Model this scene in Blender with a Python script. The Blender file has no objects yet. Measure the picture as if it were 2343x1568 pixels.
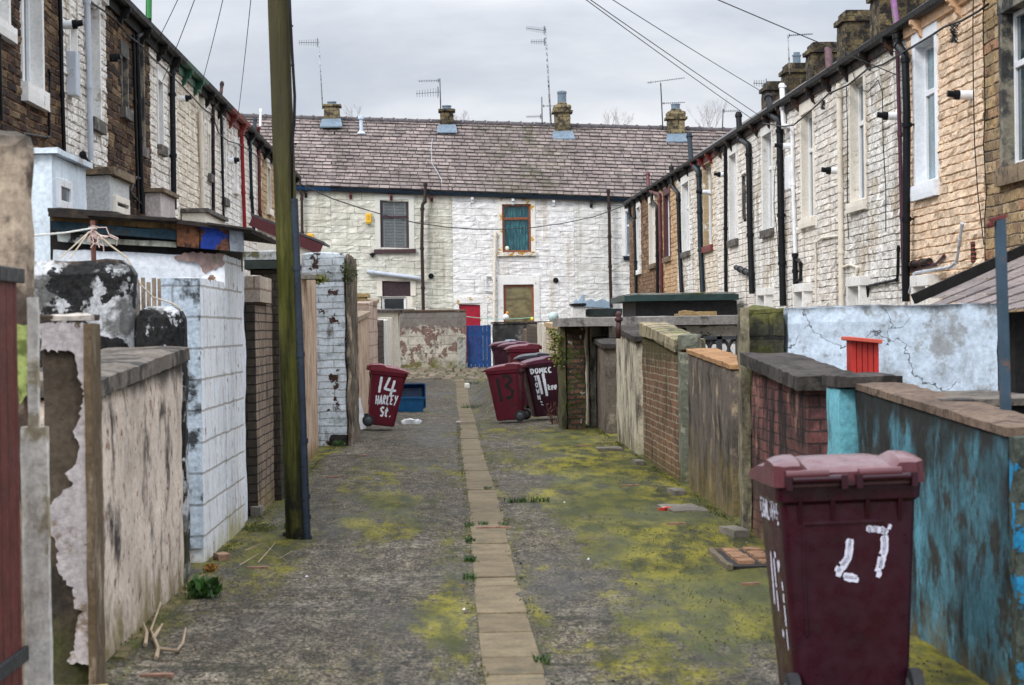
import bpy, math, random
import numpy as np
from mathutils import Vector, Matrix, noise as mnoise
random.seed(7)
R = math.radians
scene = bpy.context.scene
COL = scene.collection

# ------------------------------------------------------------------ camera
FPX, CU, CV = 4962.0, 1171.0, 784.0          # focal length and centre in units of a 2342 px wide picture
EYE = Vector((0, 0, 1.7))
_yaw, _pit, _rol = math.atan(133.6/FPX), math.atan(30.9/FPX), R(0.8)
_f = Vector((math.sin(_yaw)*math.cos(_pit), math.cos(_yaw)*math.cos(_pit), -math.sin(_pit)))
_r0 = _f.cross(Vector((0, 0, 1))).normalized()
_u0 = _r0.cross(_f)
_r = _r0*math.cos(_rol) - _u0*math.sin(_rol)
_u = _u0*math.cos(_rol) + _r0*math.sin(_rol)
def ray(u, v): return _f*FPX + _r*(u-CU) - _u*(v-CV)
def on_y(u, v, Y):
    d = ray(u, v); t = (Y-EYE.y)/d.y; return EYE + d*t
def on_x(u, v, X):
    d = ray(u, v); t = (X-EYE.x)/d.x; return EYE + d*t
def y_at(u, X, v=600): return on_x(u, v, X).y
def sm(t):
    t = min(1, max(0, t)); return t*t*(3-2*t)
STRIP_X = 0.27
def gz(x, y):
    rise = .15*sm((y-40)/27) + .2*sm((y-66)/8) + .33*sm((y-40.3)/5)*sm((x-.45)/.6)*(1-sm((y-58)/8))
    return rise + 0.022*min(2.4, abs(x-STRIP_X)) + 0.012*mnoise.noise(Vector((x*.8, y*.35, 3.1))) + .009*mnoise.noise(Vector((x*.35, y*1.25, 9.7))) - .02
def on_g(u, v):
    d = ray(u, v); z = 0.0; p = None
    for _ in range(6):
        t = (z-EYE.z)/d.z; p = EYE + d*t; z = gz(p.x, p.y)
    return Vector((p.x, p.y, z))
cam = bpy.data.cameras.new('camera'); camo = bpy.data.objects.new('camera', cam); COL.objects.link(camo)
cam.sensor_width = 36; cam.lens = 36*FPX/2342; cam.clip_end = 3000; cam.clip_start = .1
m = Matrix((( _r.x, _u.x, -_f.x, EYE.x), (_r.y, _u.y, -_f.y, EYE.y), (_r.z, _u.z, -_f.z, EYE.z), (0, 0, 0, 1)))
camo.matrix_world = m
cam.dof.use_dof = True; cam.dof.focus_distance = 33; cam.dof.aperture_fstop = 6.5
scene.camera = camo

# ------------------------------------------------------------------ mesh builder
class MB:
    def __init__(s): s.v = []; s.f = []; s.uv = []; s.at = {}
    def vert(s, p): s.v.append((p[0], p[1], p[2])); return len(s.v)-1
    def face(s, idx, uvs=None):
        s.f.append(tuple(idx))
        if uvs is None:
            a, b, c = [Vector(s.v[i]) for i in idx[:3]]
            n = (b-a).cross(c-a); ax = [abs(n.x), abs(n.y), abs(n.z)]
            k = ax.index(max(ax))
            uvs = [((s.v[i][1], s.v[i][2]) if k == 0 else (s.v[i][0], s.v[i][2]) if k == 1 else (s.v[i][0], s.v[i][1])) for i in idx]
        s.uv.append(uvs)
    def hexa(s, p):           # 8 points: bottom 0-3 ccw, top 4-7
        o = len(s.v); [s.vert(q) for q in p]
        for q in ((3,2,1,0),(4,5,6,7),(0,1,5,4),(1,2,6,5),(2,3,7,6),(3,0,4,7)): s.face([o+i for i in q])
    def box(s, x0, x1, y0, y1, z0, z1):
        x0, x1 = sorted((x0, x1)); y0, y1 = sorted((y0, y1)); z0, z1 = sorted((z0, z1))
        s.hexa([(x0,y0,z0),(x1,y0,z0),(x1,y1,z0),(x0,y1,z0),(x0,y0,z1),(x1,y0,z1),(x1,y1,z1),(x0,y1,z1)])
    def beam(s, a, b, w, h, up=(0,0,1)):   # bar from a to b
        a, b = Vector(a), Vector(b); d = (b-a).normalized(); up = Vector(up)
        if abs(d.dot(up)) > .98: up = Vector((1, 0, 0))
        r = d.cross(up).normalized(); t = r.cross(d)
        q = []
        for z in (-1, 1):
            for (p, x) in ((a,-1),(b,-1),(b,1),(a,1)): q.append(p + r*(x*w/2) + t*(z*h/2))
        s.hexa([q[0],q[3],q[2],q[1],q[4],q[7],q[6],q[5]])
    def tube(s, path, r, n=10, cap=True):
        pts = [Vector(p) for p in path]; rings = []; prev = None
        rr = r if isinstance(r, (list, tuple)) else [r]*len(pts)
        for i, p in enumerate(pts):
            d = ((pts[min(i+1, len(pts)-1)]-p).normalized() + (p-pts[max(i-1, 0)]).normalized())
            d = d.normalized() if d.length > 1e-6 else Vector((0, 0, 1))
            if prev is None: a = d.cross(Vector((0, 0, 1)) if abs(d.z) < .9 else Vector((1, 0, 0))).normalized()
            else:
                a = (prev - d*prev.dot(d)); a = a.normalized() if a.length > 1e-6 else d.orthogonal().normalized()
            prev = a; b = d.cross(a)
            rings.append([s.vert(p + (a*math.cos(2*math.pi*k/n) + b*math.sin(2*math.pi*k/n))*rr[i]) for k in range(n)])
        for i in range(len(rings)-1):
            for k in range(n): s.face((rings[i][k], rings[i][(k+1) % n], rings[i+1][(k+1) % n], rings[i+1][k]))
        if cap: s.face(rings[0][::-1]); s.face(rings[-1])
    def lathe(s, c, prof, n=14, axis='z'):
        c = Vector(c); rings = []
        for (r, h) in prof:
            ring = []
            for k in range(n):
                x, y = r*math.cos(2*math.pi*k/n), r*math.sin(2*math.pi*k/n)
                p = {'z': (x, y, h), 'x': (h, x, y), 'y': (y, h, x)}[axis]
                ring.append(s.vert(c+Vector(p)))
            rings.append(ring)
        for i in range(len(rings)-1):
            for k in range(n): s.face((rings[i][k], rings[i][(k+1) % n], rings[i+1][(k+1) % n], rings[i+1][k]))
        s.face(rings[0][::-1]); s.face(rings[-1])
    def prism(s, poly, ext):   # planar polygon (3-D points) extruded
        o = len(s.v); e = Vector(ext); n = len(poly)
        for p in poly: s.vert(p)
        for p in poly: s.vert(Vector(p)+e)
        s.face([o+i for i in range(n)][::-1]); s.face([o+n+i for i in range(n)])
        for i in range(n): s.face((o+i, o+(i+1) % n, o+n+(i+1) % n, o+n+i))
    def rough(s, x0, x1, y0, y1, z0, z1, cell=.1, amp=.012, rnd=.012, z1b=None, z0f=None, freq=5, top=0., cap=70):
        """weathered block: subdivided, noisy, soft edges; z1 at y0 and z1b at y1 (along y, or along x if longer)."""
        x0, x1 = sorted((x0, x1)); y0, y1 = sorted((y0, y1))
        nx, ny, nz = [max(1, min(cap, int(round(abs(d)/cell)))) for d in (x1-x0, y1-y0, z1-z0)]
        if z1b is None: z1b = z1
        alongx = (x1-x0) > (y1-y0); idx = {}; flat = {}
        def V(i, j, k):
            q = (i, j, k)
            if q in idx: return idx[q]
            fx, fy, fz = i/nx, j/ny, k/nz
            zt = z1 + (z1b-z1)*(fx if alongx else fy)
            p = Vector((x0+(x1-x0)*fx, y0+(y1-y0)*fy, z0+(zt-z0)*fz))
            flat[q] = p.copy()
            e = [i in (0, nx), j in (0, ny), k in (0, nz)]
            if sum(e) >= 2:
                if e[0]: p.x += rnd*(1 if i == 0 else -1)*.6
                if e[1]: p.y += rnd*(1 if j == 0 else -1)*.6
                if e[2] and k == nz: p.z -= rnd*.6
            nv = mnoise.noise_vector(p*freq)*amp + mnoise.noise_vector(p*freq*3.3)*amp*.45
            if k == 0: nv.z = 0
            if k == nz and top: nv.z += mnoise.noise(p*2.1)*top
            idx[q] = s.vert(p+nv); return idx[q]
        def Q(a, b, c, d, ax):
            uv = []
            for q in (a, b, c, d):
                V(*q); p = flat[q]
                uv.append((p.y, p.z) if ax == 0 else (p.x, p.z) if ax == 1 else (p.x, p.y))
            s.face([idx[q] for q in (a, b, c, d)], uv)
        for j in range(ny):
            for k in range(nz):
                Q((0,j,k),(0,j,k+1),(0,j+1,k+1),(0,j+1,k),0); Q((nx,j,k),(nx,j+1,k),(nx,j+1,k+1),(nx,j,k+1),0)
        for i in range(nx):
            for k in range(nz):
                Q((i,0,k),(i+1,0,k),(i+1,0,k+1),(i,0,k+1),1); Q((i,ny,k),(i,ny,k+1),(i+1,ny,k+1),(i+1,ny,k),1)
        for i in range(nx):
            for j in range(ny):
                Q((i,j,nz),(i+1,j,nz),(i+1,j+1,nz),(i,j+1,nz),2); Q((i,j,0),(i,j+1,0),(i+1,j+1,0),(i+1,j,0),2)
    def bounds(s):
        a = np.array(s.v); return a.min(0), a.max(0)

ORG = {}
def mk(name, mb, mat, parent=None, smooth=False, bevel=0, local=False, org=None, auto=None):
    me = bpy.data.meshes.new(name)
    L = Vector((0, 0, 0))
    if not local:
        if parent is not None: L = ORG[parent.name]
        elif org is not None: L = Vector(org)
        else:
            a, b = mb.bounds(); L = Vector(((a[0]+b[0])/2, (a[1]+b[1])/2, a[2]))
    elif org is not None: L = Vector(org)
    vs = [(x-L.x, y-L.y, z-L.z) for x, y, z in mb.v] if not local else mb.v
    me.from_pydata(vs, [], mb.f)
    uvl = me.uv_layers.new(name='UVMap')
    flat = [c for u in mb.uv for q in u for c in q]
    if len(flat) == 2*len(me.loops): uvl.data.foreach_set('uv', flat)
    for k, arr in mb.at.items():
        a = me.attributes.new(k, 'FLOAT', 'POINT'); a.data.foreach_set('value', arr)
    if mat: me.materials.append(mat)
    if smooth: me.polygons.foreach_set('use_smooth', [True]*len(me.polygons))
    me.update()
    o = bpy.data.objects.new(name, me); COL.objects.link(o)
    if parent is not None: o.parent = parent; ORG[o.name] = L
    else: o.location = L; ORG[o.name] = L
    if auto:
        try: me.set_sharp_from_angle(angle=R(auto))
        except Exception: pass
    if bevel:
        b = o.modifiers.new('bevel', 'BEVEL'); b.width = bevel; b.segments = 2; b.limit_method = 'ANGLE'; b.angle_limit = R(40)
    return o
def tag(o, label, cat, group=None):
    o['label'] = label; o['category'] = cat
    if group: o['group'] = group
    return o
def thing(name, label, cat, loc, rot=(0, 0, 0), group=None):
    o = bpy.data.objects.new(name, None); COL.objects.link(o); o.location = loc; o.rotation_euler = rot
    o.empty_display_size = .2; ORG[o.name] = Vector(loc)
    return tag(o, label, cat, group)
def single(name, label, cat, mb, mat, group=None, **k):
    return tag(mk(name, mb, mat, None, **k), label, cat, group)
def struct(name, mb, mat, **k):
    o = mk(name, mb, mat, None, **k); o['kind'] = 'structure'; return o

# ------------------------------------------------------------------ materials
def lin(c): return (c[0], c[1], c[2], 1.0)
class NT:
    def __init__(s, name):
        s.m = bpy.data.materials.new(name); s.m.use_nodes = True; s.t = s.m.node_tree
        s.b = s.t.nodes['Principled BSDF']; s.seed = random.uniform(0, 60)
        s.tc = s.t.nodes.new('ShaderNodeTexCoord'); s.co = s.tc.outputs['Object']; s.uv = s.tc.outputs['UV']
    def n(s, typ, ins=None, out=0, **at):
        nd = s.t.nodes.new(typ)
        for k, v in at.items(): setattr(nd, k, v)
        for k, v in (ins or {}).items():
            if isinstance(v, bpy.types.NodeSocket): s.t.links.new(v, nd.inputs[k])
            else: nd.inputs[k].default_value = v
        return nd.outputs[out]
    def map(s, vec, scale=(1, 1, 1), loc=None):
        loc = loc or (s.seed, s.seed*.7, s.seed*.3)
        return s.n('ShaderNodeMapping', {0: vec, 1: loc, 3: scale})
    def noise(s, scale, detail=5, vec=None, rough=.6, sc=(1, 1, 1), out=0, dist=0):
        s.seed += 3.7
        return s.n('ShaderNodeTexNoise', {'Vector': s.map(vec or s.co, sc), 'Scale': scale, 'Detail': detail, 'Roughness': rough, 'Distortion': dist}, out)
    def ramp(s, x, a, b, lo=0., hi=1.):
        return s.n('ShaderNodeMapRange', {0: x, 1: a, 2: b, 3: lo, 4: hi}, interpolation_type='SMOOTHSTEP')
    def math(s, op, a, b=0.):
        return s.n('ShaderNodeMath', {0: a, 1: b}, operation=op)
    def mix(s, f, a, b, bt='MIX'):
        a = lin(a) if isinstance(a, tuple) and len(a) == 3 else a; b = lin(b) if isinstance(b, tuple) and len(b) == 3 else b
        return s.n('ShaderNodeMix', {0: f, 6: a, 7: b}, 2, data_type='RGBA', blend_type=bt)
    def scale(s, c, f):       # colour times scalar socket
        return s.mix(1., c, s.n('ShaderNodeCombineColor', {0: f, 1: f, 2: f}), 'MULTIPLY')
    def attr(s, name): return s.n('ShaderNodeAttribute', None, 2, attribute_name=name)
    def z(s): return s.n('ShaderNodeSeparateXYZ', {0: s.co}, 2)
    def bump(s, h, strength=.4, dist=.02, normal=None):
        ins = {'Height': h, 'Strength': strength, 'Distance': dist}
        if normal is not None: ins['Normal'] = normal
        return s.n('ShaderNodeBump', ins)
    def done(s, col, rough=.9, nor=None, spec=.3, metal=0.):
        for k, v in (('Base Color', lin(col) if isinstance(col, tuple) else col), ('Roughness', rough), ('Specular IOR Level', spec), ('Metallic', metal)):
            if isinstance(v, bpy.types.NodeSocket): s.t.links.new(v, s.b.inputs[k])
            else: s.b.inputs[k].default_value = v
        if nor is not None: s.t.links.new(nor, s.b.inputs['Normal'])
        return s.m
_C = {}
def sc(c, k): return (c[0]*k, c[1]*k, c[2]*k)
def wallmat(name, base, var=.35, brick=None, streak=None, blotch=None, peel=None, moss=None, top=None, bump=.5, rough=.92, grain=.35, cracks=None):
    if name in _C: return _C[name]
    t = NT(name); h = None
    n1 = t.noise(1.1, 6); n2 = t.noise(26, 4, rough=.7)
    if brick:
        w, hh, mor, c2, mc = brick
        wob = t.noise(9, 2, vec=t.uv, out=1)
        uvw = t.n('ShaderNodeVectorMath', {0: t.uv, 1: t.n('ShaderNodeVectorMath', {0: wob, 1: (.012, .012, 0)}, operation='MULTIPLY')}, operation='ADD')
        bt = t.t.nodes.new('ShaderNodeTexBrick'); t.t.links.new(uvw, bt.inputs['Vector'])
        for k, v in (('Color1', lin(base)), ('Color2', lin(c2)), ('Mortar', lin(mc)), ('Scale', 1.), ('Mortar Size', mor), ('Mortar Smooth', .3), ('Brick Width', w), ('Row Height', hh)): bt.inputs[k].default_value = v
        col = bt.outputs['Color']; h = t.math('SUBTRACT', 1., bt.outputs['Fac'])
    else:
        col = t.mix(0., base, base)
    col = t.scale(col, t.ramp(n1, .25, .75, 1-var, 1+var*.4))
    if blotch:
        c, amt, s_ = blotch; b = t.noise(s_, 9, rough=.68)
        col = t.mix(t.ramp(b, .62-amt*.3, .70-amt*.25), col, c)
    pm = None
    if peel:
        c, amt, s_ = peel; b = t.noise(s_, 8, rough=.62); pm = t.ramp(b, .66-amt*.35, .675-amt*.35)
        c2 = t.scale(t.mix(0., c, c), t.ramp(n2, .3, .7, .6, 1.3)); col = t.mix(pm, col, c2)
    if streak:
        c, amt, s_ = streak[:3]; vs_ = streak[3] if len(streak) > 3 else .3
        b = t.noise(s_, 7, sc=(1, 1, vs_), rough=.7); b2 = t.noise(s_*.35, 3)
        mk_ = t.math('MULTIPLY', t.ramp(b, .60-amt*.28, .74-amt*.2), t.ramp(b2, .38, .6, .25, 1.))
        col = t.mix(mk_, col, c)
    if top:
        c, H, d = top
        zz = t.math('ADD', t.z(), t.math('MULTIPLY', t.noise(5, 6, sc=(1, 1, .35)), d*2.2))
        col = t.mix(t.ramp(zz, H-d+d*1.1, H+d*1.1, 0, .92), col, c)
    if moss:
        c, H, a = moss
        zz = t.math('SUBTRACT', t.z(), t.math('MULTIPLY', t.noise(4, 7), H*2))
        col = t.mix(t.ramp(zz, -H*.15, -H*1.1, 0, a), col, c)
    if cracks:
        vv = t.n('ShaderNodeVectorMath', {0: t.co, 1: t.n('ShaderNodeVectorMath', {0: t.noise(3, 4, out=1), 1: (.5, .5, .5)}, operation='MULTIPLY')}, operation='ADD')
        vo = t.n('ShaderNodeTexVoronoi', {'Vector': vv, 'Scale': cracks}, 0, feature='DISTANCE_TO_EDGE')
        cm = t.math('MULTIPLY', t.ramp(vo, .011, .002, 0, .85), t.ramp(t.noise(1.3, 2), .45, .52)); col = t.mix(cm, col, (.05, .045, .04))
    col = t.scale(col, t.ramp(n2, .25, .75, 1-grain, 1+grain*.5))
    hb = t.math('MULTIPLY', t.noise(38, 5, rough=.7), .5)
    hb = t.math('ADD', hb, t.math('MULTIPLY', t.noise(6, 4), .8))
    if h is not None: hb = t.math('ADD', hb, t.math('MULTIPLY', h, 1.6))
    if pm is not None: hb = t.math('SUBTRACT', hb, t.math('MULTIPLY', pm, .8))
    _C[name] = t.done(col, rough, t.bump(hb, bump, .012), .2)
    return _C[name]

def blockmat(name, cols, joint, jamt=.9, dirt=((.16, .13, .1), .35), bump=.6, grain=.3, patches=None, streak=None):
    """coursed stone; 'rnd' and 'jnt' are stored on the block mesh"""
    if name in _C: return _C[name]
    t = NT(name); rnd = t.attr('rnd'); jn = t.attr('jnt')
    cr = t.t.nodes.new('ShaderNodeValToRGB'); t.t.links.new(rnd, cr.inputs[0]); e = cr.color_ramp.elements
    while len(e) < len(cols): e.new(.5)
    for i, c in enumerate(cols): e[i].position = i/(max(1, len(cols)-1)); e[i].color = lin(c)
    col = cr.outputs[0]
    n2 = t.noise(30, 5, rough=.72); n1 = t.noise(3.2, 5)
    col = t.scale(col, t.ramp(n1, .3, .7, .8, 1.1))
    if patches:
        c, a, s_ = patches; col = t.mix(t.ramp(t.noise(s_, 7, rough=.6), .66-a*.3, .68-a*.3), col, c)
    if dirt:
        dn = t.noise(11, 8, sc=(1, 1, 1.9), rough=.72)
        col = t.mix(t.ramp(dn, .63-dirt[1]*.2, .74-dirt[1]*.16, 0, .85), col, dirt[0])
    if streak:
        c, a, s_ = streak; b = t.noise(s_, 5, sc=(1, 1, .07)); col = t.mix(t.ramp(b, .62-a*.25, .78-a*.2, 0, .8), col, c)
    col = t.mix(t.math('MULTIPLY', t.ramp(jn, .35, 1.), jamt), col, joint)
    col = t.scale(col, t.ramp(n2, .25, .75, 1-grain, 1+grain*.45))
    hb = t.math('ADD', t.math('MULTIPLY', t.noise(45, 5, rough=.75), .5), t.noise(13, 5, rough=.7))
    _C[name] = t.done(col, .92, t.bump(hb, bump, .02), .2)
    return _C[name]

def plain(name, col, rough=.6, var=.2, spec=.4, metal=0., bump=.08, scale=8, dirt=None, streak=False):
    if name in _C: return _C[name]
    t = NT(name); n = t.noise(scale, 6)
    c = t.scale(t.mix(0., col, col), t.ramp(n, .25, .75, 1-var, 1+var*.5))
    if dirt:
        dc, da, ds = dirt
        c = t.mix(t.ramp(t.noise(ds, 8, rough=.7, sc=(1, 1, .15) if streak else (1, 1, 1)), .66-da*.3, .74-da*.25), c, dc)
    r = t.ramp(t.noise(scale*3, 4), .3, .7, max(.05, rough-.12), min(1, rough+.12))
    _C[name] = t.done(c, r, t.bump(t.noise(scale*6, 4), bump, .01), spec, metal)
    return _C[name]
def glass(name, col, rough=.06, trans=0.):
    if name in _C: return _C[name]
    t = NT(name); n = t.noise(2.2, 3)
    c = t.scale(t.mix(0., col, col), t.ramp(n, .3, .7, .6, 1.25))
    m_ = t.done(c, rough, t.bump(t.noise(1.3, 1), .02, .02), .8)
    if trans:
        tr = t.n('ShaderNodeBsdfTransparent'); mx = t.t.nodes.new('ShaderNodeMixShader'); mx.inputs[0].default_value = 1-trans
        t.t.links.new(tr, mx.inputs[1]); t.t.links.new(t.b.outputs[0], mx.inputs[2])
        t.t.links.new(mx.outputs[0], t.t.nodes['Material Output'].inputs[0])
    _C[name] = m_; return m_

# ------------------------------------------------------------------ sky and light
SUN_EL, SUN_AZ = R(40), R(228)      # azimuth from north (+Y) clockwise: behind the camera, a little left
world = bpy.data.worlds.new('World'); scene.world = world; world.use_nodes = True
wt = world.node_tree; bg = wt.nodes['Background']
def wn(typ, ins=None, out=0, **at):
    nd = wt.nodes.new(typ)
    for k, v in at.items(): setattr(nd, k, v)
    for k, v in (ins or {}).items():
        if isinstance(v, bpy.types.NodeSocket): wt.links.new(v, nd.inputs[k])
        else: nd.inputs[k].default_value = v
    return nd.outputs[out]
sky = wn('ShaderNodeTexSky', sky_type='NISHITA', sun_disc=False, sun_elevation=SUN_EL, sun_rotation=SUN_AZ)
tc = wn('ShaderNodeTexCoord'); gen = wt.nodes[-1].outputs['Generated'] if False else [n for n in wt.nodes if n.bl_idname == 'ShaderNodeTexCoord'][0].outputs['Generated']
zz = wn('ShaderNodeSeparateXYZ', {0: gen}, 2)
mp = wn('ShaderNodeMapping', {0: gen, 3: (1, 1, 2.6), 1: (.3, 1.7, 0)})
cn = wn('ShaderNodeTexNoise', {'Vector': mp, 'Scale': 4.2, 'Detail': 7, 'Roughness': .55, 'Distortion': .25})
cn2 = wn('ShaderNodeMapRange', {0: cn, 1: .36, 2: .66, 3: .80, 4: 1.14}, interpolation_type='SMOOTHSTEP')
grad = wn('ShaderNodeMapRange', {0: zz, 1: .13, 2: .8, 3: 1., 4: 3.4})
yy = wn('ShaderNodeSeparateXYZ', {0: gen}, 1)
grad = wn('ShaderNodeMath', {0: grad, 1: wn('ShaderNodeMapRange', {0: yy, 1: .5, 2: -.9, 3: 1., 4: 1.25})}, operation='MULTIPLY')
lum = wn('ShaderNodeMath', {0: cn2, 1: grad}, operation='MULTIPLY')
SKYL = 5.0
lum = wn('ShaderNodeMath', {0: lum, 1: SKYL}, operation='MULTIPLY')
tint = wn('ShaderNodeMix', {0: wn('ShaderNodeMapRange', {0: cn, 1: .35, 2: .65, 3: 0., 4: 1.}), 6: (.84, .92, 1.07, 1), 7: (1.0, 1.0, 1.02, 1)}, 2, data_type='RGBA')
cl = wn('ShaderNodeMix', {0: 1., 6: tint, 7: wn('ShaderNodeCombineColor', {0: lum, 1: lum, 2: lum})}, 2, data_type='RGBA', blend_type='MULTIPLY')
skc = wn('ShaderNodeMix', {0: .93, 6: sky, 7: cl}, 2, data_type='RGBA')
wt.links.new(skc, bg.inputs[0]); bg.inputs[1].default_value = .1
sl = bpy.data.lights.new('sun', 'SUN'); sl.energy = 1.15; sl.angle = R(16); sl.color = (1, .965, .91)
so = bpy.data.objects.new('sun', sl); COL.objects.link(so)
dirv = Vector((math.sin(SUN_AZ)*math.cos(SUN_EL), math.cos(SUN_AZ)*math.cos(SUN_EL), math.sin(SUN_EL)))
so.rotation_euler = dirv.to_track_quat('Z', 'Y').to_euler(); so.location = (0, -20, 40)
scene.view_settings.view_transform = 'Standard'; scene.view_settings.look = 'None'
scene.view_settings.exposure = .72; scene.view_settings.gamma = 1
scene.render.engine = 'CYCLES'
# ------------------------------------------------------------------ coursed stone walls
def blocks(mb, ax, plane, n, a0, a1, z0, ztop, holes, course=.115, ll=(.22, .42), depth=.03, nu=5, nv=4, shear=0., seed=1, irregular=.12, plain_=False, vj=.55, wob=.016):
    rg = random.Random(seed); rnd = mb.at.setdefault('rnd', []); jn = mb.at.setdefault('jnt', [])
    z = z0; am = (a0+a1)/2
    while z < ztop(am) - .02:
        h = course*(1+rg.uniform(-irregular, irregular)); zt = z+h
        if ztop(am)-zt < course*.5: zt = ztop(am)
        zc = (z+zt)/2; iv = [(a0, a1)]
        for (h0, h1, hb, ht) in holes:
            s_ = shear*((h0+h1)/2-am)
            if hb < zc+s_ < ht:
                o = []
                for (p, q) in iv:
                    if h1 <= p or h0 >= q: o.append((p, q)); continue
                    if h0 > p: o.append((p, h0))
                    if h1 < q: o.append((h1, q))
                iv = o
        for (p, q) in iv:
            a = p
            while a < q-1e-4:
                b = a+rg.uniform(*ll)
                if q-b < ll[0]*.6: b = q
                L = b-a; e = min(.014, L*.15); ez = min(.013, (zt-z)*.18)
                us = [0, e/L] + [k/(nu-3) for k in range(1, nu-3)] + [1-e/L, 1]
                H = zt-z; vs = [0, ez/H] + [k/(nv-3) for k in range(1, nv-3)] + [1-ez/H, 1]
                rv = rg.random(); off = rg.uniform(.55, 1.1); o = len(mb.v)
                for j, fv in enumerate(vs):
                    for i, fu in enumerate(us):
                        bd = i in (0, len(us)-1) or j in (0, len(vs)-1)
                        aa = a+L*fu; zz_ = z+H*fv; d = 0.
                        if not bd:
                            q3 = Vector((aa*5.3, zz_*7.5, plane*3.1+seed))
                            d = depth*off*(.72+.7*mnoise.noise(q3)+.55*mnoise.noise(q3*2.9)); d = max(.004, d)
                            if not plain_:
                                aa += rg.uniform(-.4, .4)*e; zz_ += rg.uniform(-.5, .5)*ez
                        zz_ += shear*(aa-am)+wob*mnoise.noise(Vector((aa*2.1, zz_*3.3, seed*1.7)))
                        if ax == 'x': mb.v.append((plane+n*d, aa, zz_))
                        else: mb.v.append((aa, plane+n*d, zz_))
                        rnd.append(rv); jn.append((1. if j in (0, len(vs)-1) else vj) if bd else 0.)
                W = len(us)
                for j in range(len(vs)-1):
                    for i in range(W-1):
                        f = (o+j*W+i, o+j*W+i+1, o+(j+1)*W+i+1, o+(j+1)*W+i)
                        if (ax == 'x' and n < 0) or (ax == 'y' and n > 0): f = f[::-1]
                        mb.face(f)
                a = b
        z = zt

# frequently used materials
W_STONE = blockmat('white painted rock faced stone', [(.83, .81, .76), (.87, .85, .81), (.80, .77, .71), (.85, .83, .79)], (.40, .34, .28), .5, ((.14, .105, .075), .44), bump=1., streak=((.32, .25, .18), .42, 2.6), patches=((.60, .54, .45), .3, 1.1))
W_STONE2 = blockmat('cream painted stone', [(.80, .71, .58), (.83, .76, .64), (.76, .66, .53)], (.34, .25, .18), .5, ((.17, .12, .08), .4), bump=1., streak=((.36, .27, .18), .3, 2.6))
WARM_STONE = blockmat('old white paint on stone', [(.84, .79, .71), (.87, .83, .77), (.80, .74, .66)], (.34, .26, .19), .5, ((.15, .11, .075), .44), bump=1., streak=((.36, .28, .2), .36, 2.6))
PEACH = blockmat('peach painted stone', [(.86, .65, .46), (.88, .69, .51), (.83, .61, .42)], (.55, .34, .2), .4, ((.28, .15, .07), .34), bump=1.)
BROWN = blockmat('brown weathered stone', [(.022, .015, .012), (.06, .036, .024), (.035, .022, .017), (.13, .075, .04), (.05, .03, .022), (.22, .15, .085), (.03, .02, .016)], (.42, .26, .17), 1., ((.015, .011, .009), .4), grain=.5)
BROWN2 = blockmat('brown red stone', [(.16, .09, .055), (.26, .16, .09), (.12, .07, .045), (.33, .21, .12)], (.40, .28, .18), .85, ((.04, .025, .018), .4))
SAND = blockmat('natural sandstone', [(.17, .12, .08), (.42, .29, .15), (.30, .22, .13), (.48, .34, .18), (.24, .17, .11), (.38, .21, .12), (.55, .42, .25)], (.30, .28, .26), .95, ((.035, .03, .024), .5), grain=.45)
TAN = blockmat('tan painted stone', [(.52, .34, .19), (.6, .42, .25), (.44, .28, .15)], (.26, .17, .1), .7, ((.16, .1, .06), .4))
GREY_STONE = blockmat('grey cream painted stone', [(.66, .65, .56), (.70, .69, .60), (.62, .60, .52), (.68, .66, .56)], (.38, .35, .28), .45, ((.28, .24, .17), .3), bump=.7, streak=((.36, .33, .25), .3, 1.6))
WHITE_STONE = blockmat('clean white painted stone', [(.82, .81, .80), (.84, .83, .81), (.79, .77, .75)], (.50, .45, .39), .45, ((.36, .27, .18), .22), bump=.7, streak=((.5, .42, .32), .25, 1.8))
GREY_STONE2 = blockmat('dull white painted stone', [(.76, .75, .71), (.79, .78, .74), (.72, .70, .65)], (.40, .36, .30), .45, ((.3, .25, .18), .3), bump=.7, streak=((.4, .35, .27), .35, 1.8))
UPVC = plain('white plastic', (.78, .80, .82), .35, .08)
DARKFR = plain('dark plum frame', (.05, .022, .03), .4, .15)
BROWNFR = plain('brown frame paint', (.24, .075, .03), .5, .3)
BLACKFR = plain('black frame paint', (.02, .02, .022), .5, .3)
TANFR = plain('tan frame paint', (.42, .27, .12), .6, .25)
BLACK = plain('black pipe plastic', (.007, .008, .010), .5, .35, .2, dirt=((.05, .05, .05), .12, 12))
IRON = plain('rusty black iron', (.014, .011, .011), .7, .4, .2, dirt=((.10, .045, .03), .5, 9))
MAROON = plain('maroon pipe paint', (.11, .025, .028), .5, .3, dirt=((.05, .02, .02), .4, 7))
PURPLE = plain('purple pipe paint', (.06, .012, .03), .45, .3, dirt=((.05, .015, .02), .5, 5))
LILAC = plain('lilac and mossy pipe', (.20, .07, .20), .5, .3, dirt=((.10, .13, .03), .55, 4))
RED = plain('red pipe paint', (.26, .010, .014), .5, .2)
GREEN = plain('green pipe paint', (.01, .16, .03), .35, .2)
LGREY = plain('pale grey pipe', (.45, .49, .55), .45, .12, dirt=((.25, .24, .24), .2, 5))
CREAMP = plain('cream pipe paint', (.70, .64, .54), .5, .12, dirt=((.25, .18, .12), .25, 6))
WHITEP = plain('white pipe paint', (.74, .75, .76), .45, .1, dirt=((.25, .2, .15), .2, 6))
BROWNP = plain('brown pipe plastic', (.035, .02, .018), .5, .25, .25)
TEALP = plain('dark teal pipe', (.010, .022, .032), .5, .3, .25)
PURPLESILL = plain('plum sill paint', (.055, .025, .03), .6, .2)
NAVY = plain('navy gutter paint', (.005, .014, .026), .35, .3)
BLUEG = plain('blue gutter paint', (.006, .035, .085), .35, .3)
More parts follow.
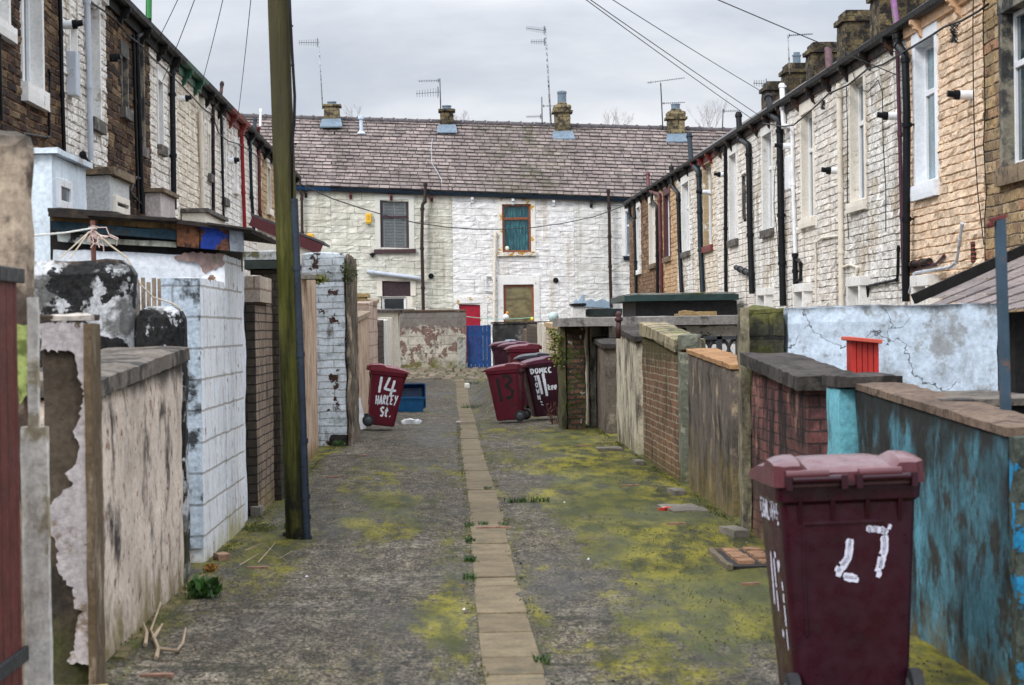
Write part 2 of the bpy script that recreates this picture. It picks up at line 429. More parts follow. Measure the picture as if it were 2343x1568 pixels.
REDP = plain('red eaves paint', (.17, .02, .015), .5, .3, dirt=((.10, .05, .04), .4, 7))
GREENP = plain('green eaves paint', (.01, .075, .04), .45, .3)
GLASS_D = glass('dark window glass', (.012, .018, .024))
GLASS_T = glass('teal window glass', (.025, .055, .07), .07)
GLASS_P = glass('pale curtained glass', (.20, .28, .32), .1)
PLASTER_W = wallmat('white window surround', (.77, .76, .73), .15, bump=.25, blotch=((.45, .40, .34), .12, 5), grain=.15)
PLASTER_C = wallmat('cream window surround', (.74, .69, .60), .12, bump=.25, blotch=((.45, .38, .3), .06, 5), grain=.15)
PLASTER_B = wallmat('bluish white render', (.66, .74, .80), .18, bump=.45, blotch=((.42, .42, .42), .2, 2.2), grain=.2)
STONE_DK = wallmat('dark sill stone', (.10, .095, .09), .4, bump=.5, blotch=((.22, .19, .15), .4, 6))
STONE_SM = wallmat('smoke stained jamb stone', (.06, .06, .06), .5, bump=.4, blotch=((.24, .22, .17), .55, 3))
SILL_OLD = wallmat('old sandstone sill', (.23, .17, .11), .4, bump=.5, blotch=((.08, .065, .05), .4, 5))
PEELSUR = wallmat('peeling cream surround', (.76, .73, .67), .12, bump=.3, peel=((.55, .32, .06), .28, 6), grain=.15)
SLATE_ROOF = plain('plain slate', (.10, .09, .095), .8, .4)
CHIM = wallmat('sooty chimney stone', (.19, .145, .07), .5, brick=(.34, .14, .012, (.09, .07, .042), (.10, .085, .06)), blotch=((.025, .022, .02), .55, 4), bump=.9, moss=None, grain=.6)
CHIM2 = wallmat('buff chimney stone', (.30, .24, .13), .4, brick=(.32, .17, .012, (.20, .155, .09), (.14, .12, .09)), blotch=((.05, .045, .035), .45, 4), bump=.9, grain=.5)
LEAD = plain('lead flashing', (.14, .19, .24), .5, .3)
SOFFIT = plain('dark timber fascia', (.012, .011, .011), .8, .4, .2)

def house(label, loc, group): return thing('terraced_house', label, 'house', loc, group=group)

def side_window(h, n, X, w):
    """window of a house whose front lies in the plane x = X and faces n."""
    y0, y1, zb, zt = w['r']; sur = w.get('sur', PLASTER_W); jw = w.get('jw', .11); lh = w.get('lh', .2)
    f0, f1 = X-n*.17, X+n*.035
    s = MB()
    s.box(f0, f1, y0-jw, y0, zb, zt); s.box(f0, f1, y1, y1+jw, zb, zt)
    if lh: s.box(f0, f1+n*.003, y0-jw-.04, y1+jw+.04, zt, zt+lh)
    win = mk('window', s, sur, h, bevel=.006)
    if w.get('sill', True):
        q = MB(); so_ = w.get('so', .06); q.rough(f0, X+n*.09, y0-jw-so_, y1+jw+so_, zb-w.get('sh', .15), zb, .08, .006, .008)
        mk('sill', q, w.get('sillm', sur), win)
    if w.get('blank'):
        q = MB(); q.box(X-n*.12, X-n*.06, y0, y1, zb, zt); mk('panel', q, w.get('blankm', PLASTER_W), win); return
    fm = w.get('frm', UPVC); q = MB(); b = .05; xa, xb = X-n*.155, X-n*.095
    q.box(xa, xb, y0, y0+b, zb, zt); q.box(xa, xb, y1-b, y1, zb, zt); q.box(xa, xb, y0+b, y1-b, zb, zb+b*1.3); q.box(xa, xb, y0+b, y1-b, zt-b, zt)
    tz = zb+(zt-zb)*w.get('tr', .66)
    if w.get('tr', .66): q.box(xa, xb, y0+b, y1-b, tz-.035, tz+.035)
    mk('frame', q, fm, win, bevel=.006)
    q = MB(); q.box(X-n*.15, X-n*.13, y0+b*.8, y1-b*.8, zb+b, zt-b*.8)
    mk('pane', q, w.get('gl', GLASS_T), win)

def pipe_path(X, n, pts, out=.08):
    return [on_x(u, v, X+n*out) for (u, v) in pts]
def pipe(h, X, n, pts, wpx, mat, collars=True, out=None, name='drainpipe', per=1.75):
    P = [on_x(u, v, X) for u, v in pts]
    r = wpx*(1.18 if mat in (BLACK, IRON, TEALP) and n < 0 else 1.)*P[len(P)//2].y/FPX/2; o = out if out is not None else r+.03
    P = [on_x(u, v, X+n*o) for (u, v) in pts]
    q = []                                         # round the corners
    for i, p in enumerate(P):
        if 0 < i < len(P)-1:
            a, b = P[i-1]-p, P[i+1]-p
            if a.normalized().dot(b.normalized()) > -.985:
                k = min(.09, a.length*.4, b.length*.4)
                q += [p+a.normalized()*k, p+(a.normalized()+b.normalized())*k*.18, p+b.normalized()*k]; continue
        q.append(p)
    m_ = MB(); m_.tube(q, r, 10)
    if collars:
        for i in range(len(P)-1):
            a, b = P[i], P[i+1]; L = (b-a).length; k = int(L/per)+1
            for j in range(k):
                t = (j+.12)/k; c = a.lerp(b, t); d = (b-a).normalized()
                m_.tube([c-d*.03, c+d*.03], r*1.28, 10)
                if L > .8: m_.box(c.x-.02, X, c.y-r*.5, c.y+r*.5, c.z-.012, c.z+.012)
    return mk(name, m_, mat, h, smooth=True, auto=40)
def flue(h, X, n, u, v, L=.32, r=.055, col=None, name='boiler_flue'):
    p = on_x(u, v, X+n*L*.5); c = (X, p.y, p.z)
    q = MB(); q.tube([c, (X+n*L*.62, p.y, p.z)], r, 12); q.tube([c, (X+n*.012, p.y, p.z)], r*1.5, 12)
    f = mk(name, q, col or UPVC, h, smooth=True, auto=40)
    q = MB(); q.tube([(X+n*L*.58, p.y, p.z), (X+n*L*.8, p.y, p.z+.005)], r*1.05, 12); q.tube([(X+n*L*.8, p.y, p.z+.01), (X+n*L*1.05, p.y, p.z+.02)], r*.7, 12)
    mk('cowl', q, BLACK, f, smooth=True, auto=40)

def eave_fn(X, pa, pb):
    A, B = on_x(*pa, X), on_x(*pb, X); k = (B.z-A.z)/(B.y-A.y)
    return lambda y: A.z+k*(y-A.y)
def row_house(label, group, X, n, ya, yb, ez, mat, course, ll, wins, seed, gut=BLACK, brk=SOFFIT, depth=.027, roof=True, brackets=None, base=.25, gaps=()):
    h = house(label, (X-n*3.5, (ya+yb)/2, 0), group)
    rects = []
    for w in wins:
        if 'r' in w: y0, y1, zb, zt = w['r']
        else:
            u0, u1, vt, vb = w['px']; y0, y1 = sorted((y_at(u0, X), y_at(u1, X))); uc = (u0+u1)/2
            zt, zb = on_x(uc, vt, X).z, on_x(uc, vb, X).z; w['r'] = (y0, y1, zb, zt)
        rects.append((y0-.06, y1+.06, zb-.05, zt+.05))
    near = ya < 33; b = MB(); blocks(b, 'x', X, n, ya, yb, base, lambda y: ez(y)-.1, rects, course, (ll[0]*1.15, ll[1]*1.5), depth, nu=9 if near else 6, nv=5, seed=seed, vj=.35, wob=.014)
    wall = mk('wall', b, mat, h)
    # body behind the facing stones
    q = MB(); x1, x0 = X-n*.2, X-n*7.0
    q.box(x0, x1, ya+.002, yb-.002, 0, min(ez(ya), ez(yb))-.12); mk('rear_wall', q, SOFFIT, h)
    for w in wins: side_window(h, n, X, w)
    # eaves
    q = MB(); za, zb_ = ez(ya), ez(yb)
    q.hexa([(X-n*.02, ya, za-.22), (X+n*.06, ya, za-.22), (X+n*.06, yb, zb_-.22), (X-n*.02, yb, zb_-.22), (X-n*.02, ya, za-.06), (X+n*.06, ya, za-.06), (X+n*.06, yb, zb_-.06), (X-n*.02, yb, zb_-.06)] if n < 0 else
           [(X-n*.02, yb, zb_-.22), (X+n*.06, yb, zb_-.22), (X+n*.06, ya, za-.22), (X-n*.02, ya, za-.22), (X-n*.02, yb, zb_-.06), (X+n*.06, yb, zb_-.06), (X+n*.06, ya, za-.06), (X-n*.02, ya, za-.06)])
    mk('fascia', q, brk, h)
    q = MB(); prof = [(.06, -.02), (.065, -.07), (.09, -.10), (.14, -.105), (.185, -.085), (.20, -.02), (.185, -.015), (.17, -.06), (.13, -.08), (.09, -.06), (.075, -.02)]
    ya_, yb_ = ya+.01, yb-.01
    q.prism([(X+n*a, ya_, za+c) for a, c in (prof if n < 0 else prof[::-1])], (0, yb_-ya_, zb_-za)); mk('gutter', q, gut, h)
    nb = brackets if brackets is not None else max(2, int((yb-ya)/1.5))
    for i in range(nb):
        y = ya+(yb-ya)*(i+.5)/nb; z = ez(y)-.105
        q = MB(); pr = [(0, 0), (.19, 0), (.19, -.05), (.15, -.08), (.15, -.11), (.09, -.14), (.07, -.2), (0, -.27)]
        q.prism([(X+n*a, y-.05, z+c) for a, c in (pr if n < 0 else pr[::-1])], (0, .1, 0)); mk('bracket', q, brk, h)
    rf = None
    if roof:
        q = MB(); a = (X+n*.05, za-.03); r = (X-n*3.6, za+2.45); c = (X-n*7.1, za-.05); d = zb_-za
        for (p1, p2) in ((a, r), (r, c)):
            q.hexa([(p1[0], ya, p1[1]-.08), (p2[0], ya, p2[1]-.08), (p2[0], yb, p2[1]-.08+d), (p1[0], yb, p1[1]-.08+d), (p1[0], ya, p1[1]), (p2[0], ya, p2[1]), (p2[0], yb, p2[1]+d), (p1[0], yb, p1[1]+d)])
        rf = mk('roof', q, SLATE_ROOF, h)
    return h, rf

# ------------------------------------------------------------------ left terrace (faces +x)
XL = -4.3
ezl = eave_fn(XL, (264, -1), (625, 356))
def yl(u, v=300): return y_at(u, XL, v)
GL = 'terraced houses on the left of the alley'
Lh = []
def LH(*a, **k): h, rf = row_house(*a, **k); Lh.append(h); return h
hA = LH('dark brown stone house with a tall white framed window, nearest on the left', GL, XL, 1, 19.0, yl(141), ezl, BROWN, .085, (.18, .36), [
    dict(px=(56, 98, -60, 203), frm=UPVC, gl=GLASS_T, sillm=PLASTER_W, jw=.09, sh=.2, so=.02, tr=0), dict(px=(-40, 22, -70, 47), frm=UPVC, gl=GLASS_D, jw=.08)], 11)
hB = LH('white painted house with a pale grey pipe between two dark brown houses on the left', GL, XL, 1, yl(141), yl(243), ezl, W_STONE, .095, (.2, .4), [
    dict(px=(163, 178, 66, 172), blank=1, sill=False, lh=.05, jw=.03), dict(px=(209, 230, 18, 277), sillm=STONE_DK, gl=GLASS_T, jw=.08, so=.03)], 12, brk=PLASTER_W)
hC = LH('soot dark brown house with black window frames and a green topped pipe', GL, XL, 1, yl(243), yl(342), ezl, BROWN, .095, (.2, .4), [
    dict(px=(281, 293, 138, 252), sur=STONE_DK, frm=BLACKFR, gl=GLASS_D, jw=.07, tr=0, lh=.2), dict(px=(318, 330, 86, 338), sur=STONE_SM, frm=BLACKFR, gl=GLASS_D, jw=.06, sillm=STONE_DK, so=.02)], 13)
hD = LH('off white house with one narrow white window, past the soot dark brown house', GL, XL, 1, yl(342), yl(403), ezl, WARM_STONE, .105, (.22, .42), [
    dict(px=(363, 374, 192, 336), sillm=STONE_DK, so=.0, jw=.05)], 14)
hE = LH('cream house under a green painted gutter on the left', GL, XL, 1, yl(403), yl(454), ezl, W_STONE2, .115, (.25, .45), [], 15, gut=GREENP, brk=GREENP)
hF = LH('cream house with a wide cream downpipe beside a plastered strip', GL, XL, 1, yl(454), yl(511), ezl, WARM_STONE, .115, (.25, .45), [
    dict(px=(455, 468, 205, 400), blank=1, blankm=PLASTER_C, sur=PLASTER_C, sill=False, jw=.02, lh=.05), dict(px=(477, 481, 312, 400), frm=UPVC, sur=PLASTER_C, jw=.05, sillm=STONE_DK), dict(px=(509, 517, 275, 455), sillm=STONE_DK, jw=.08)], 16)
hG = LH('white house under a red painted gutter on the left', GL, XL, 1, yl(511), yl(553), ezl, W_STONE, .12, (.25, .45), [
    dict(px=(536, 542, 340, 430), frm=UPVC, jw=.06)], 17, gut=REDP, brk=REDP)
hH = LH('off white house between a red pipe and a dark red pipe', GL, XL, 1, yl(553), yl(594), ezl, WARM_STONE, .12, (.25, .45), [], 18)
hI = LH('bare sandstone house at the far end of the left terrace', GL, XL, 1, yl(594), yl(672), ezl, blockmat('light sandstone', [(.42, .30, .17), (.5, .37, .22), (.36, .25, .14)], (.2, .14, .09), .7), .13, (.25, .45), [
    dict(px=(612, 619, 388, 480), frm=BROWNFR, sur=PLASTER_C, gl=GLASS_D, jw=.06)], 19)
P = lambda *a, **k: pipe(*a, **k)
P(hA, XL, 1, [(136, -30), (139, 60), (142, 200), (147, 352)], 9.5, BLACK)
P(hA, XL, 1, [(112, 163), (115, 170), (112, 250), (114, 316), (52, 306)], 6, BLACK)
P(hA, XL, 1, [(-2, 60), (4, 275)], 7, BLACK, per=3)
P(hB, XL, 1, [(199, -20), (208, 368)], 13, LGREY)
P(hB, XL, 1, [(189, 352), (200, 372), (209, 385), (212, 470)], 11, BLACK, per=.5)
P(hB, XL, 1, [(212, 380), (201, 390), (200, 455), (211, 466)], 7, BLACK, per=.6)
P(hC, XL, 1, [(341, -30), (340, 44)], 14, GREEN, collars=False)
P(hC, XL, 1, [(340, 44), (339, 68), (314, 84), (313, 95), (326, 490)], 11, BLACK)
P(hC, XL, 1, [(305, 80), (308, 200), (316, 480)], 7, BLACK)
P(hC, XL, 1, [(326, 412), (311, 405), (297, 440), (308, 452), (325, 470)], 6, BLACK, per=.7)
P(hD, XL, 1, [(394, 163), (394, 200), (398, 480)], 13, BLACK)
P(hF, XL, 1, [(458, 255), (464, 484)], 11, CREAMP)
P(hF, XL, 1, [(508, 189), (504, 228), (490, 244), (487, 260), (488, 505)], 8, IRON)
P(hF, XL, 1, [(505, 252), (512, 506)], 5.5, BLACK)
P(hH, XL, 1, [(568, 296), (552, 300), (553, 320), (560, 535)], 8.5, RED)
P(hH, XL, 1, [(584, 270), (582, 310), (572, 330), (575, 440), (582, 548)], 7.5, TEALP)
P(hH, XL, 1, [(590, 290), (592, 330), (594, 482), (598, 510)], 8, MAROON)
P(hI, XL, 1, [(596, 250), (595, 290)], 5.5, WHITEP, name='roof_flue')
flue(hB, XL, 1, 162, 57, .24, .05); flue(hE, XL, 1, 422, 226, .2, .05); flue(hG, XL, 1, 534, 368, .2, .06); flue(hC, XL, 1, 261, 133, .15, .05, BLACK)
q = MB(); p = on_x(154, 160, XL); q.box(XL, XL+.12, p.y-.12, p.y+.14, p.z-.3, p.z+.2); mk('meter_box', q, LGREY, hB, bevel=.01)

# ground floor extensions on the left
def ext(name, label, cat, x0, x1, ya, yb, zt, mat, group=None, slab=None, sm_=STONE_DK, win=None):
    e = thing(name, label, cat, ((x0+x1)/2, (ya+yb)/2, 0), group=group)
    q = MB(); q.rough(x0, x1, ya, yb, 0, zt, .16, .008, .01); mk('wall', q, mat, e)
    if slab: q = MB(); q.rough(x0-.02, x1+.06, ya-.06, yb+.04, zt, zt+slab*.8, .15, .01, .012); mk('roof', q, sm_, e)
    return e
GX = 'rear extensions against the left terrace'
ya = yl(104, 480); e = ext('rear_extension', 'bluish white rendered extension with a small white window, nearest behind the stained yard walls', 'extension', XL+.02, on_y(121, 450, 18.2).x, 18.2, 19.9, on_y(110, 352, 18.2).z, PLASTER_B, GX, .07, PLASTER_B)
def ywin(par, u0, u1, vt, vb, Y, frm, gl, dep=.06, b=.05, tr=0, name='window', sur=None):
    a, c = on_y(u0, vt, Y), on_y(u1, vb, Y); q = MB(); x0, x1, z0, z1 = a.x, c.x, c.z, a.z
    ya_, yb_ = Y-dep, Y+.02
    q.box(x0, x0+b, ya_, yb_, z0, z1); q.box(x1-b, x1, ya_, yb_, z0, z1); q.box(x0+b, x1-b, ya_, yb_, z0, z0+b); q.box(x0+b, x1-b, ya_, yb_, z1-b, z1)
    if tr: zt_ = z0+(z1-z0)*tr; q.box(x0+b, x1-b, ya_, yb_, zt_-b*.5, zt_+b*.5)
    w = mk(name, q, frm, par, bevel=.005)
    q = MB(); q.box(x0+b*.8, x1-b*.8, Y-dep*.4, Y-dep*.2, z0+b*.8, z1-b*.8); mk('pane', q, gl, w)
    return w, (x0, x1, z0, z1)
# its window looks on to the alley
def flat_window(par, n, X, y0, y1, zb, zt, frm, gl, b=.07):
    q = MB(); xa, xb = X-n*.02, X+n*.035
    q.box(xa, xb, y0, y0+b, zb, zt); q.box(xa, xb, y1-b, y1, zb, zt); q.box(xa, xb, y0+b, y1-b, zb, zb+b); q.box(xa, xb, y0+b, y1-b, zt-b, zt); w = mk('window', q, frm, par, bevel=.006)
    q = MB(); q.box(X+n*.01, X+n*.015, y0+b*.8, y1-b*.8, zb+b*.8, zt-b*.8); mk('pane', q, gl, w)
yb0, yb1 = y_at(128, -3.35, 450), y_at(156, -3.35, 450)
_x = on_y(121, 450, 18.2).x; flat_window(e, 1, _x, y_at(128, _x, 450), y_at(157, _x, 450), on_x(142, 480, _x).z, on_x(142, 412, _x).z, UPVC, GLASS_T)
ya = y_at(226, -3.35, 450); e = ext('rear_extension', 'grey rendered extension with a worn stone slab roof below the soot dark house', 'extension', XL+.02, on_y(252, 450, 22.7).x, 22.7, 24.1, on_y(240, 400, 22.7).z, wallmat('grey render', (.5, .51, .5), .15, bump=.35, peel=((.12, .09, .07), .1, 3)), GX, .11, SILL_OLD)
_x = on_y(252, 450, 22.7).x; flat_window(e, 1, _x, y_at(259, _x, 450), y_at(290, _x, 450), on_x(274, 490, _x).z, on_x(274, 452, _x).z, PLASTER_C, GLASS_D)
e = ext('rear_extension', 'pinkish grey extension with a thin mossy slab roof under the thick black pipe', 'extension', XL+.02, on_y(368, 450, 30.4).x, 30.4, 32., on_y(350, 440, 30.4).z, wallmat('pinkish render', (.5, .45, .43), .18, bump=.35, streak=((.25, .2, .18), .3, 5)), GX, .08, SILL_OLD)
e = ext('rear_extension', 'low cream extension with a flat felt roof at the cream downpipe', 'extension', XL+.02, on_y(470, 490, 34.5).x, 34.5, 37.5, on_y(405, 487, 34.5).z, PLASTER_C, GX, .09, STONE_DK)
# lean-to with maroon bargeboard further on
e = thing('lean_to_shed', 'lean-to with a maroon bargeboard and a dark slate roof, behind the telegraph pole', 'shed', (-3.2, 37, 0))
Ylt = 36.; A, B, C_ = on_y(588, 508, Ylt), on_y(728, 572, Ylt), on_y(588, 600, Ylt)
q = MB(); q.prism([(A.x, Ylt, A.z), (A.x, Ylt, 0), (B.x, Ylt, 0), (B.x, Ylt, B.z)], (0, 1.5, 0)); mk('wall', q, PLASTER_C, e)
q = MB(); q.beam((A.x-.1, Ylt-.04, A.z+.02), (B.x+.05, Ylt-.04, B.z), .04, .17); mk('bargeboard', q, plain('maroon board', (.10, .02, .025), .5, .2), e)
q = MB(); q.hexa([(A.x-.1, Ylt-.06, A.z+.11), (B.x+.1, Ylt-.06, B.z+.09), (B.x+.1, Ylt+1.6, B.z+.09), (A.x-.1, Ylt+1.6, A.z+.11), (A.x-.1, Ylt-.06, A.z+.15), (B.x+.1, Ylt-.06, B.z+.13), (B.x+.1, Ylt+1.6, B.z+.13), (A.x-.1, Ylt+1.6, A.z+.15)]); mk('roof', q, SLATE_ROOF, e)

# ------------------------------------------------------------------ right terrace (faces -x)
XR = 6.1
_e1, _e2 = on_x(2058, 64, XR), on_x(1441, 460, XR); _e3 = on_x(1633, 340, XR)
def ezr(y):
    pts = [(15, _e1.z-(_e1.y-15)*(_e3.z-_e1.z)/(_e3.y-_e1.y)), (_e1.y, _e1.z), (_e3.y, _e3.z), (_e2.y, _e2.z), (100, _e2.z+.1)]
    for (a, za), (b, zb) in zip(pts, pts[1:]):
        if y <= b: return za+(zb-za)*(y-a)/(b-a)
    return pts[-1][1]
def yr(u, v=400): return y_at(u, XR, v)
GRr = 'terraced houses on the right of the alley'
def RH(*a, **k): return row_house(*a, **k)
RB = [2600, 2254, 2080, 1925, 1817, 1722, 1640, 1588, 1548, 1500, 1462, 1441]
RY = [yr(u) for u in RB]
R1, rf1 = RH('bare yellow sandstone house with a smoke blackened window jamb, nearest on the right', GRr, XR, -1, RY[0], RY[1], ezr, SAND, .125, (.16, .34), [
    dict(px=(2304, 2372, 8, 374), sur=STONE_SM, sillm=SILL_OLD, jw=.14, sh=.2, so=.06, gl=GLASS_T)], 21)
R2, rf2 = RH('peach painted house with a broad white window surround', GRr, XR, -1, RY[1], RY[2], ezr, PEACH, .105, (.3, .7), [
    dict(px=(2103, 2148, 92, 418), sur=wallmat('bright white surround', (.78, .81, .85), .1, bump=.25, grain=.12), jw=.14, lh=.22, sh=.2, so=.03, gl=glass('blue teal curtained glass', (.10, .19, .23), .08))], 22, brk=plain('peach bracket paint', (.66, .42, .25), .8, .3), depth=.036)
R3, rf3 = RH('white painted house with tangled cables between the purple pipe and a cream pipe', GRr, XR, -1, RY[2], RY[3], ezr, W_STONE, .11, (.25, .45), [
    dict(px=(1953, 1984, 180, 460), sillm=PLASTER_C, sur=PLASTER_C, gl=GLASS_T, jw=.12, lh=.28, so=.03)], 23, brk=IRON, depth=.032)
R4, rf4 = RH('white painted house with a cracked pale sill, left of the cream downpipe', GRr, XR, -1, RY[3], RY[4], ezr, WARM_STONE, .115, (.25, .45), [
    dict(px=(1840, 1866, 255, 500), sillm=PLASTER_C, sur=PLASTER_C, jw=.12, lh=.3, so=.03, gl=GLASS_T)], 24, brk=IRON, depth=.032)
R5, rf5 = RH('white painted house with a white flue pipe passing its gutter', GRr, XR, -1, RY[4], RY[5], ezr, W_STONE, .118, (.25, .45), [
    dict(px=(1750, 1771, 305, 525), sillm=STONE_DK, jw=.13, lh=.35, so=.02, gl=GLASS_T)], 25, brk=IRON)
R6, rf6 = RH('off white house with a narrow boarded slit beside its window on the right', GRr, XR, -1, RY[5], RY[6], ezr, WARM_STONE, .12, (.25, .45), [
    dict(px=(1673, 1689, 352, 548), sillm=STONE_DK, jw=.13, lh=.3, so=.02, gl=GLASS_D), dict(px=(1703, 1709, 402, 500), frm=BLACKFR, sur=STONE_DK, jw=.02, lh=.05, sill=False, gl=GLASS_D, tr=0)], 26, brk=IRON)
R7, rf7 = RH('cream house with red eaves brackets and a red window sill', GRr, XR, -1, RY[6], RY[7], ezr, W_STONE2, .12, (.25, .45), [
    dict(px=(1614, 1632, 372, 562), sillm=REDP, sur=wallmat('tan surround', (.46, .34, .2), .2, peel=((.72, .66, .56), .35, 5)), jw=.12, so=.02, gl=GLASS_P, lh=.3)], 27, brk=REDP)
R8, rf8 = RH('white house with a slate grey sill between two black downpipes', GRr, XR, -1, RY[7], RY[8], ezr, W_STONE, .125, (.25, .45), [
    dict(px=(1564, 1579, 418, 576), sillm=STONE_DK, jw=.16, so=.02, gl=GLASS_P)], 28)
R9, rf9 = RH('tan house with a plum painted window surround', GRr, XR, -1, RY[8], RY[9], ezr, TAN, .125, (.25, .45), [
    dict(px=(1522, 1535, 444, 588), sur=plain('plum paint', (.09, .03, .035), .6, .2), sillm=SILL_OLD, jw=.14, so=.02, gl=GLASS_P)], 29)
R10, rf10 = RH('tan and brown stone house with a maroon soil pipe', GRr, XR, -1, RY[9], RY[10], ezr, BROWN2, .125, (.25, .45), [
    dict(px=(1488, 1500, 462, 604), sur=PLASTER_C, sillm=SILL_OLD, jw=.14, so=.02, gl=GLASS_D)], 30)
R11, rf11 = RH('brown stone house at the far end of the right terrace', GRr, XR, -1, RY[10], RY[11]+.6, ezr, BROWN2, .125, (.25, .45), [
    dict(px=(1459, 1467, 474, 618), sur=PLASTER_W, jw=.14, so=.02, gl=GLASS_P)], 31)
P(R3, XR, -1, [(2041, -20), (2053, 80)], 15, LILAC, per=9)
P(R3, XR, -1, [(2053, 78), (2052, 100), (2062, 470), (2067, 668)], 9, PURPLE)
P(R3, XR, -1, [(2052, 82), (2053, 104), (2070, 122), (2074, 260), (2072, 690)], 15, BLACK, out=.13)
P(R3, XR, -1, [(2055, 562), (2053, 640), (1985, 655), (1984, 690)], 5.5, BLACK, per=.9)
P(R2, XR, -1, [(2070, 608), (2126, 598)], 13, IRON, per=.5)
P(R2, XR, -1, [(2160, 585), (2140, 605), (2076, 620), (2070, 660)], 6, PURPLE, per=.8)
P(R2, XR, -1, [(2201, 512), (2196, 545), (2188, 600), (2172, 612), (2092, 625), (2080, 670)], 7.5, LGREY, per=.7, out=.12)
P(R3, XR, -1, [(1919, 192), (1922, 420), (1925, 700)], 13, CREAMP)
P(R3, XR, -1, [(1926, 612), (1944, 606), (1960, 612), (1958, 632), (1938, 645), (1931, 672)], 6, CREAMP, per=.4)
P(R4, XR, -1, [(1917, 540), (1880, 545), (1866, 556), (1866, 690)], 5, CREAMP, per=2)
P(R5, XR, -1, [(1788, 192), (1793, 294)], 12, WHITEP, per=.8)
P(R4, XR, -1, [(1793, 288), (1812, 292), (1813, 400), (1819, 580)], 9.5, WHITEP)
P(R4, XR, -1, [(1818, 580), (1820, 690)], 10, BLACK, per=.4)
P(R4, XR, -1, [(1821, 595), (1831, 600), (1831, 640), (1821, 645)], 6, BLACK, per=.4)
P(R5, XR, -1, [(1756, 218), (1764, 262), (1783, 276), (1786, 480), (1791, 700)], 13, BLACK)
P(R6, XR, -1, [(1689, 258), (1692, 318), (1712, 332), (1715, 520), (1720, 672)], 11.5, BLACK)
P(R6, XR, -1, [(1718, 628), (1683, 612)], 10, BLACK, per=1.)
P(R6, XR, -1, [(1659, 334), (1660, 672)], 7, BLACK)
P(R7, XR, -1, [(1576, 305), (1581, 372), (1598, 392), (1602, 560), (1607, 668)], 10, TEALP)
P(R8, XR, -1, [(1535, 380), (1537, 425), (1551, 444), (1554, 560), (1559, 670)], 8, BLACK)
P(R9, XR, -1, [(1481, 395), (1483, 436), (1508, 446), (1511, 560), (1513, 672)], 9, MAROON)
P(R10, XR, -1, [(1490, 440), (1491, 460), (1503, 476), (1504, 672)], 6.5, BLACK)
P(R11, XR, -1, [(1438, 470), (1441, 498), (1451, 508), (1455, 672)], 6, BLACK)
P(R11, XR, -1, [(1450, 462), (1452, 500)], 6, BLACK, per=3)
for hh, u, v in ((R2, 2199, 218), (R3, 2034, 266), (R4, 1903, 391), (R5, 1793, 335), (R7, 1650, 400), (R8, 1608, 440)):
    flue(hh, XR, -1, u, v, .30, .055)
flue(R3, XR, -1, 2110, 600, .1, .02)
q = MB(); p = on_x(1804, 395, XR-.1); q.box(XR, XR-.14, p.y-.25, p.y+.25, p.z-.32, p.z+.3); mk('alarm_box', q, WHITEP, R4, bevel=.03)
q = MB(); p = on_x(2232, 577, XR); q.box(XR, XR-.045, p.y-.07, p.y+.07, p.z-.12, p.z+.12); mk('airbrick', q, wallmat('terracotta', (.3, .09, .06), .2, brick=(.5, .05, .02, (.25, .07, .05), (.04, .02, .02))), R2)
# lower windows showing over the yard walls
for hh, u0, u1, vt, vb, gl in ((R2, 2118, 2148, 655, 760, GLASS_T), (R3, 1965, 1990, 655, 780, GLASS_T), (R4, 1838, 1858, 668, 780, GLASS_T), (R5, 1752, 1768, 676, 780, GLASS_T)):
    y0, y1 = sorted((yr(u0, 700), yr(u1, 700))); uc = (u0+u1)/2
    side_window(hh, -1, XR-.14, dict(r=(y0, y1, on_x(uc, vb, XR).z, on_x(uc, vt, XR).z), jw=.1, lh=.14, gl=gl, tr=0, sur=PLASTER_W))
# chimneys of the right terrace sit on the ridge
def stack(rf, u0, u1, vt, vb, X, mat=CHIM, pot=False, depth=1.1, name='chimney'):
    Y = on_x((u0+u1)/2, vt, X).y; a, b = on_y(u0, vt, Y), on_y(u1, vb, Y); q = MB()
    zt = a.z; x0, x1 = a.x, b.x; w = x1-x0
    q.rough(x0, x1, Y, Y+depth, b.z, zt-.28, .13, .02, .02)
    q.rough(x0-.07, x1+.07, Y-.07, Y+depth+.07, zt-.28, zt-.16, .13, .012, .02); q.rough(x0+.03, x1-.03, Y+.03, Y+depth-.03, zt-.16, zt, .13, .012, .02)
    c = mk(name, q, mat, rf)
    if pot:
        q = MB(); xm = (x0+x1)/2; q.lathe((xm, Y+.4, zt-.01), [(.11, 0), (.11, .22), (.13, .22), (.13, .26), (.09, .27), (.09, .33)]); mk('pot', q, pot, c, smooth=True, auto=40)
    return c
XC = 9.7
stack(rf3, 2010, 2150, -40, 230, XC); stack(rf4, 1931, 2012, 22, 240, XC); stack(rf5, 1857, 1928, 95, 260, XC)
stack(rf6, 1799, 1858, 143, 290, XC, pot=LEAD); stack(rf7, 1752, 1798, 185, 320, XC)
q = MB(); pa, pb = on_x(1892, 178, XR), on_x(1898, 100, XR)
q = MB(); p0 = on_x(1898, 180, XR+.1); p1 = on_x(1894, 110, XR+.1); q.tube([p0, p1], .06, 10); mk('roof_flue', q, plain('rusty purple flue', (.14, .08, .09), .7, .4), R4, smooth=True, auto=40)
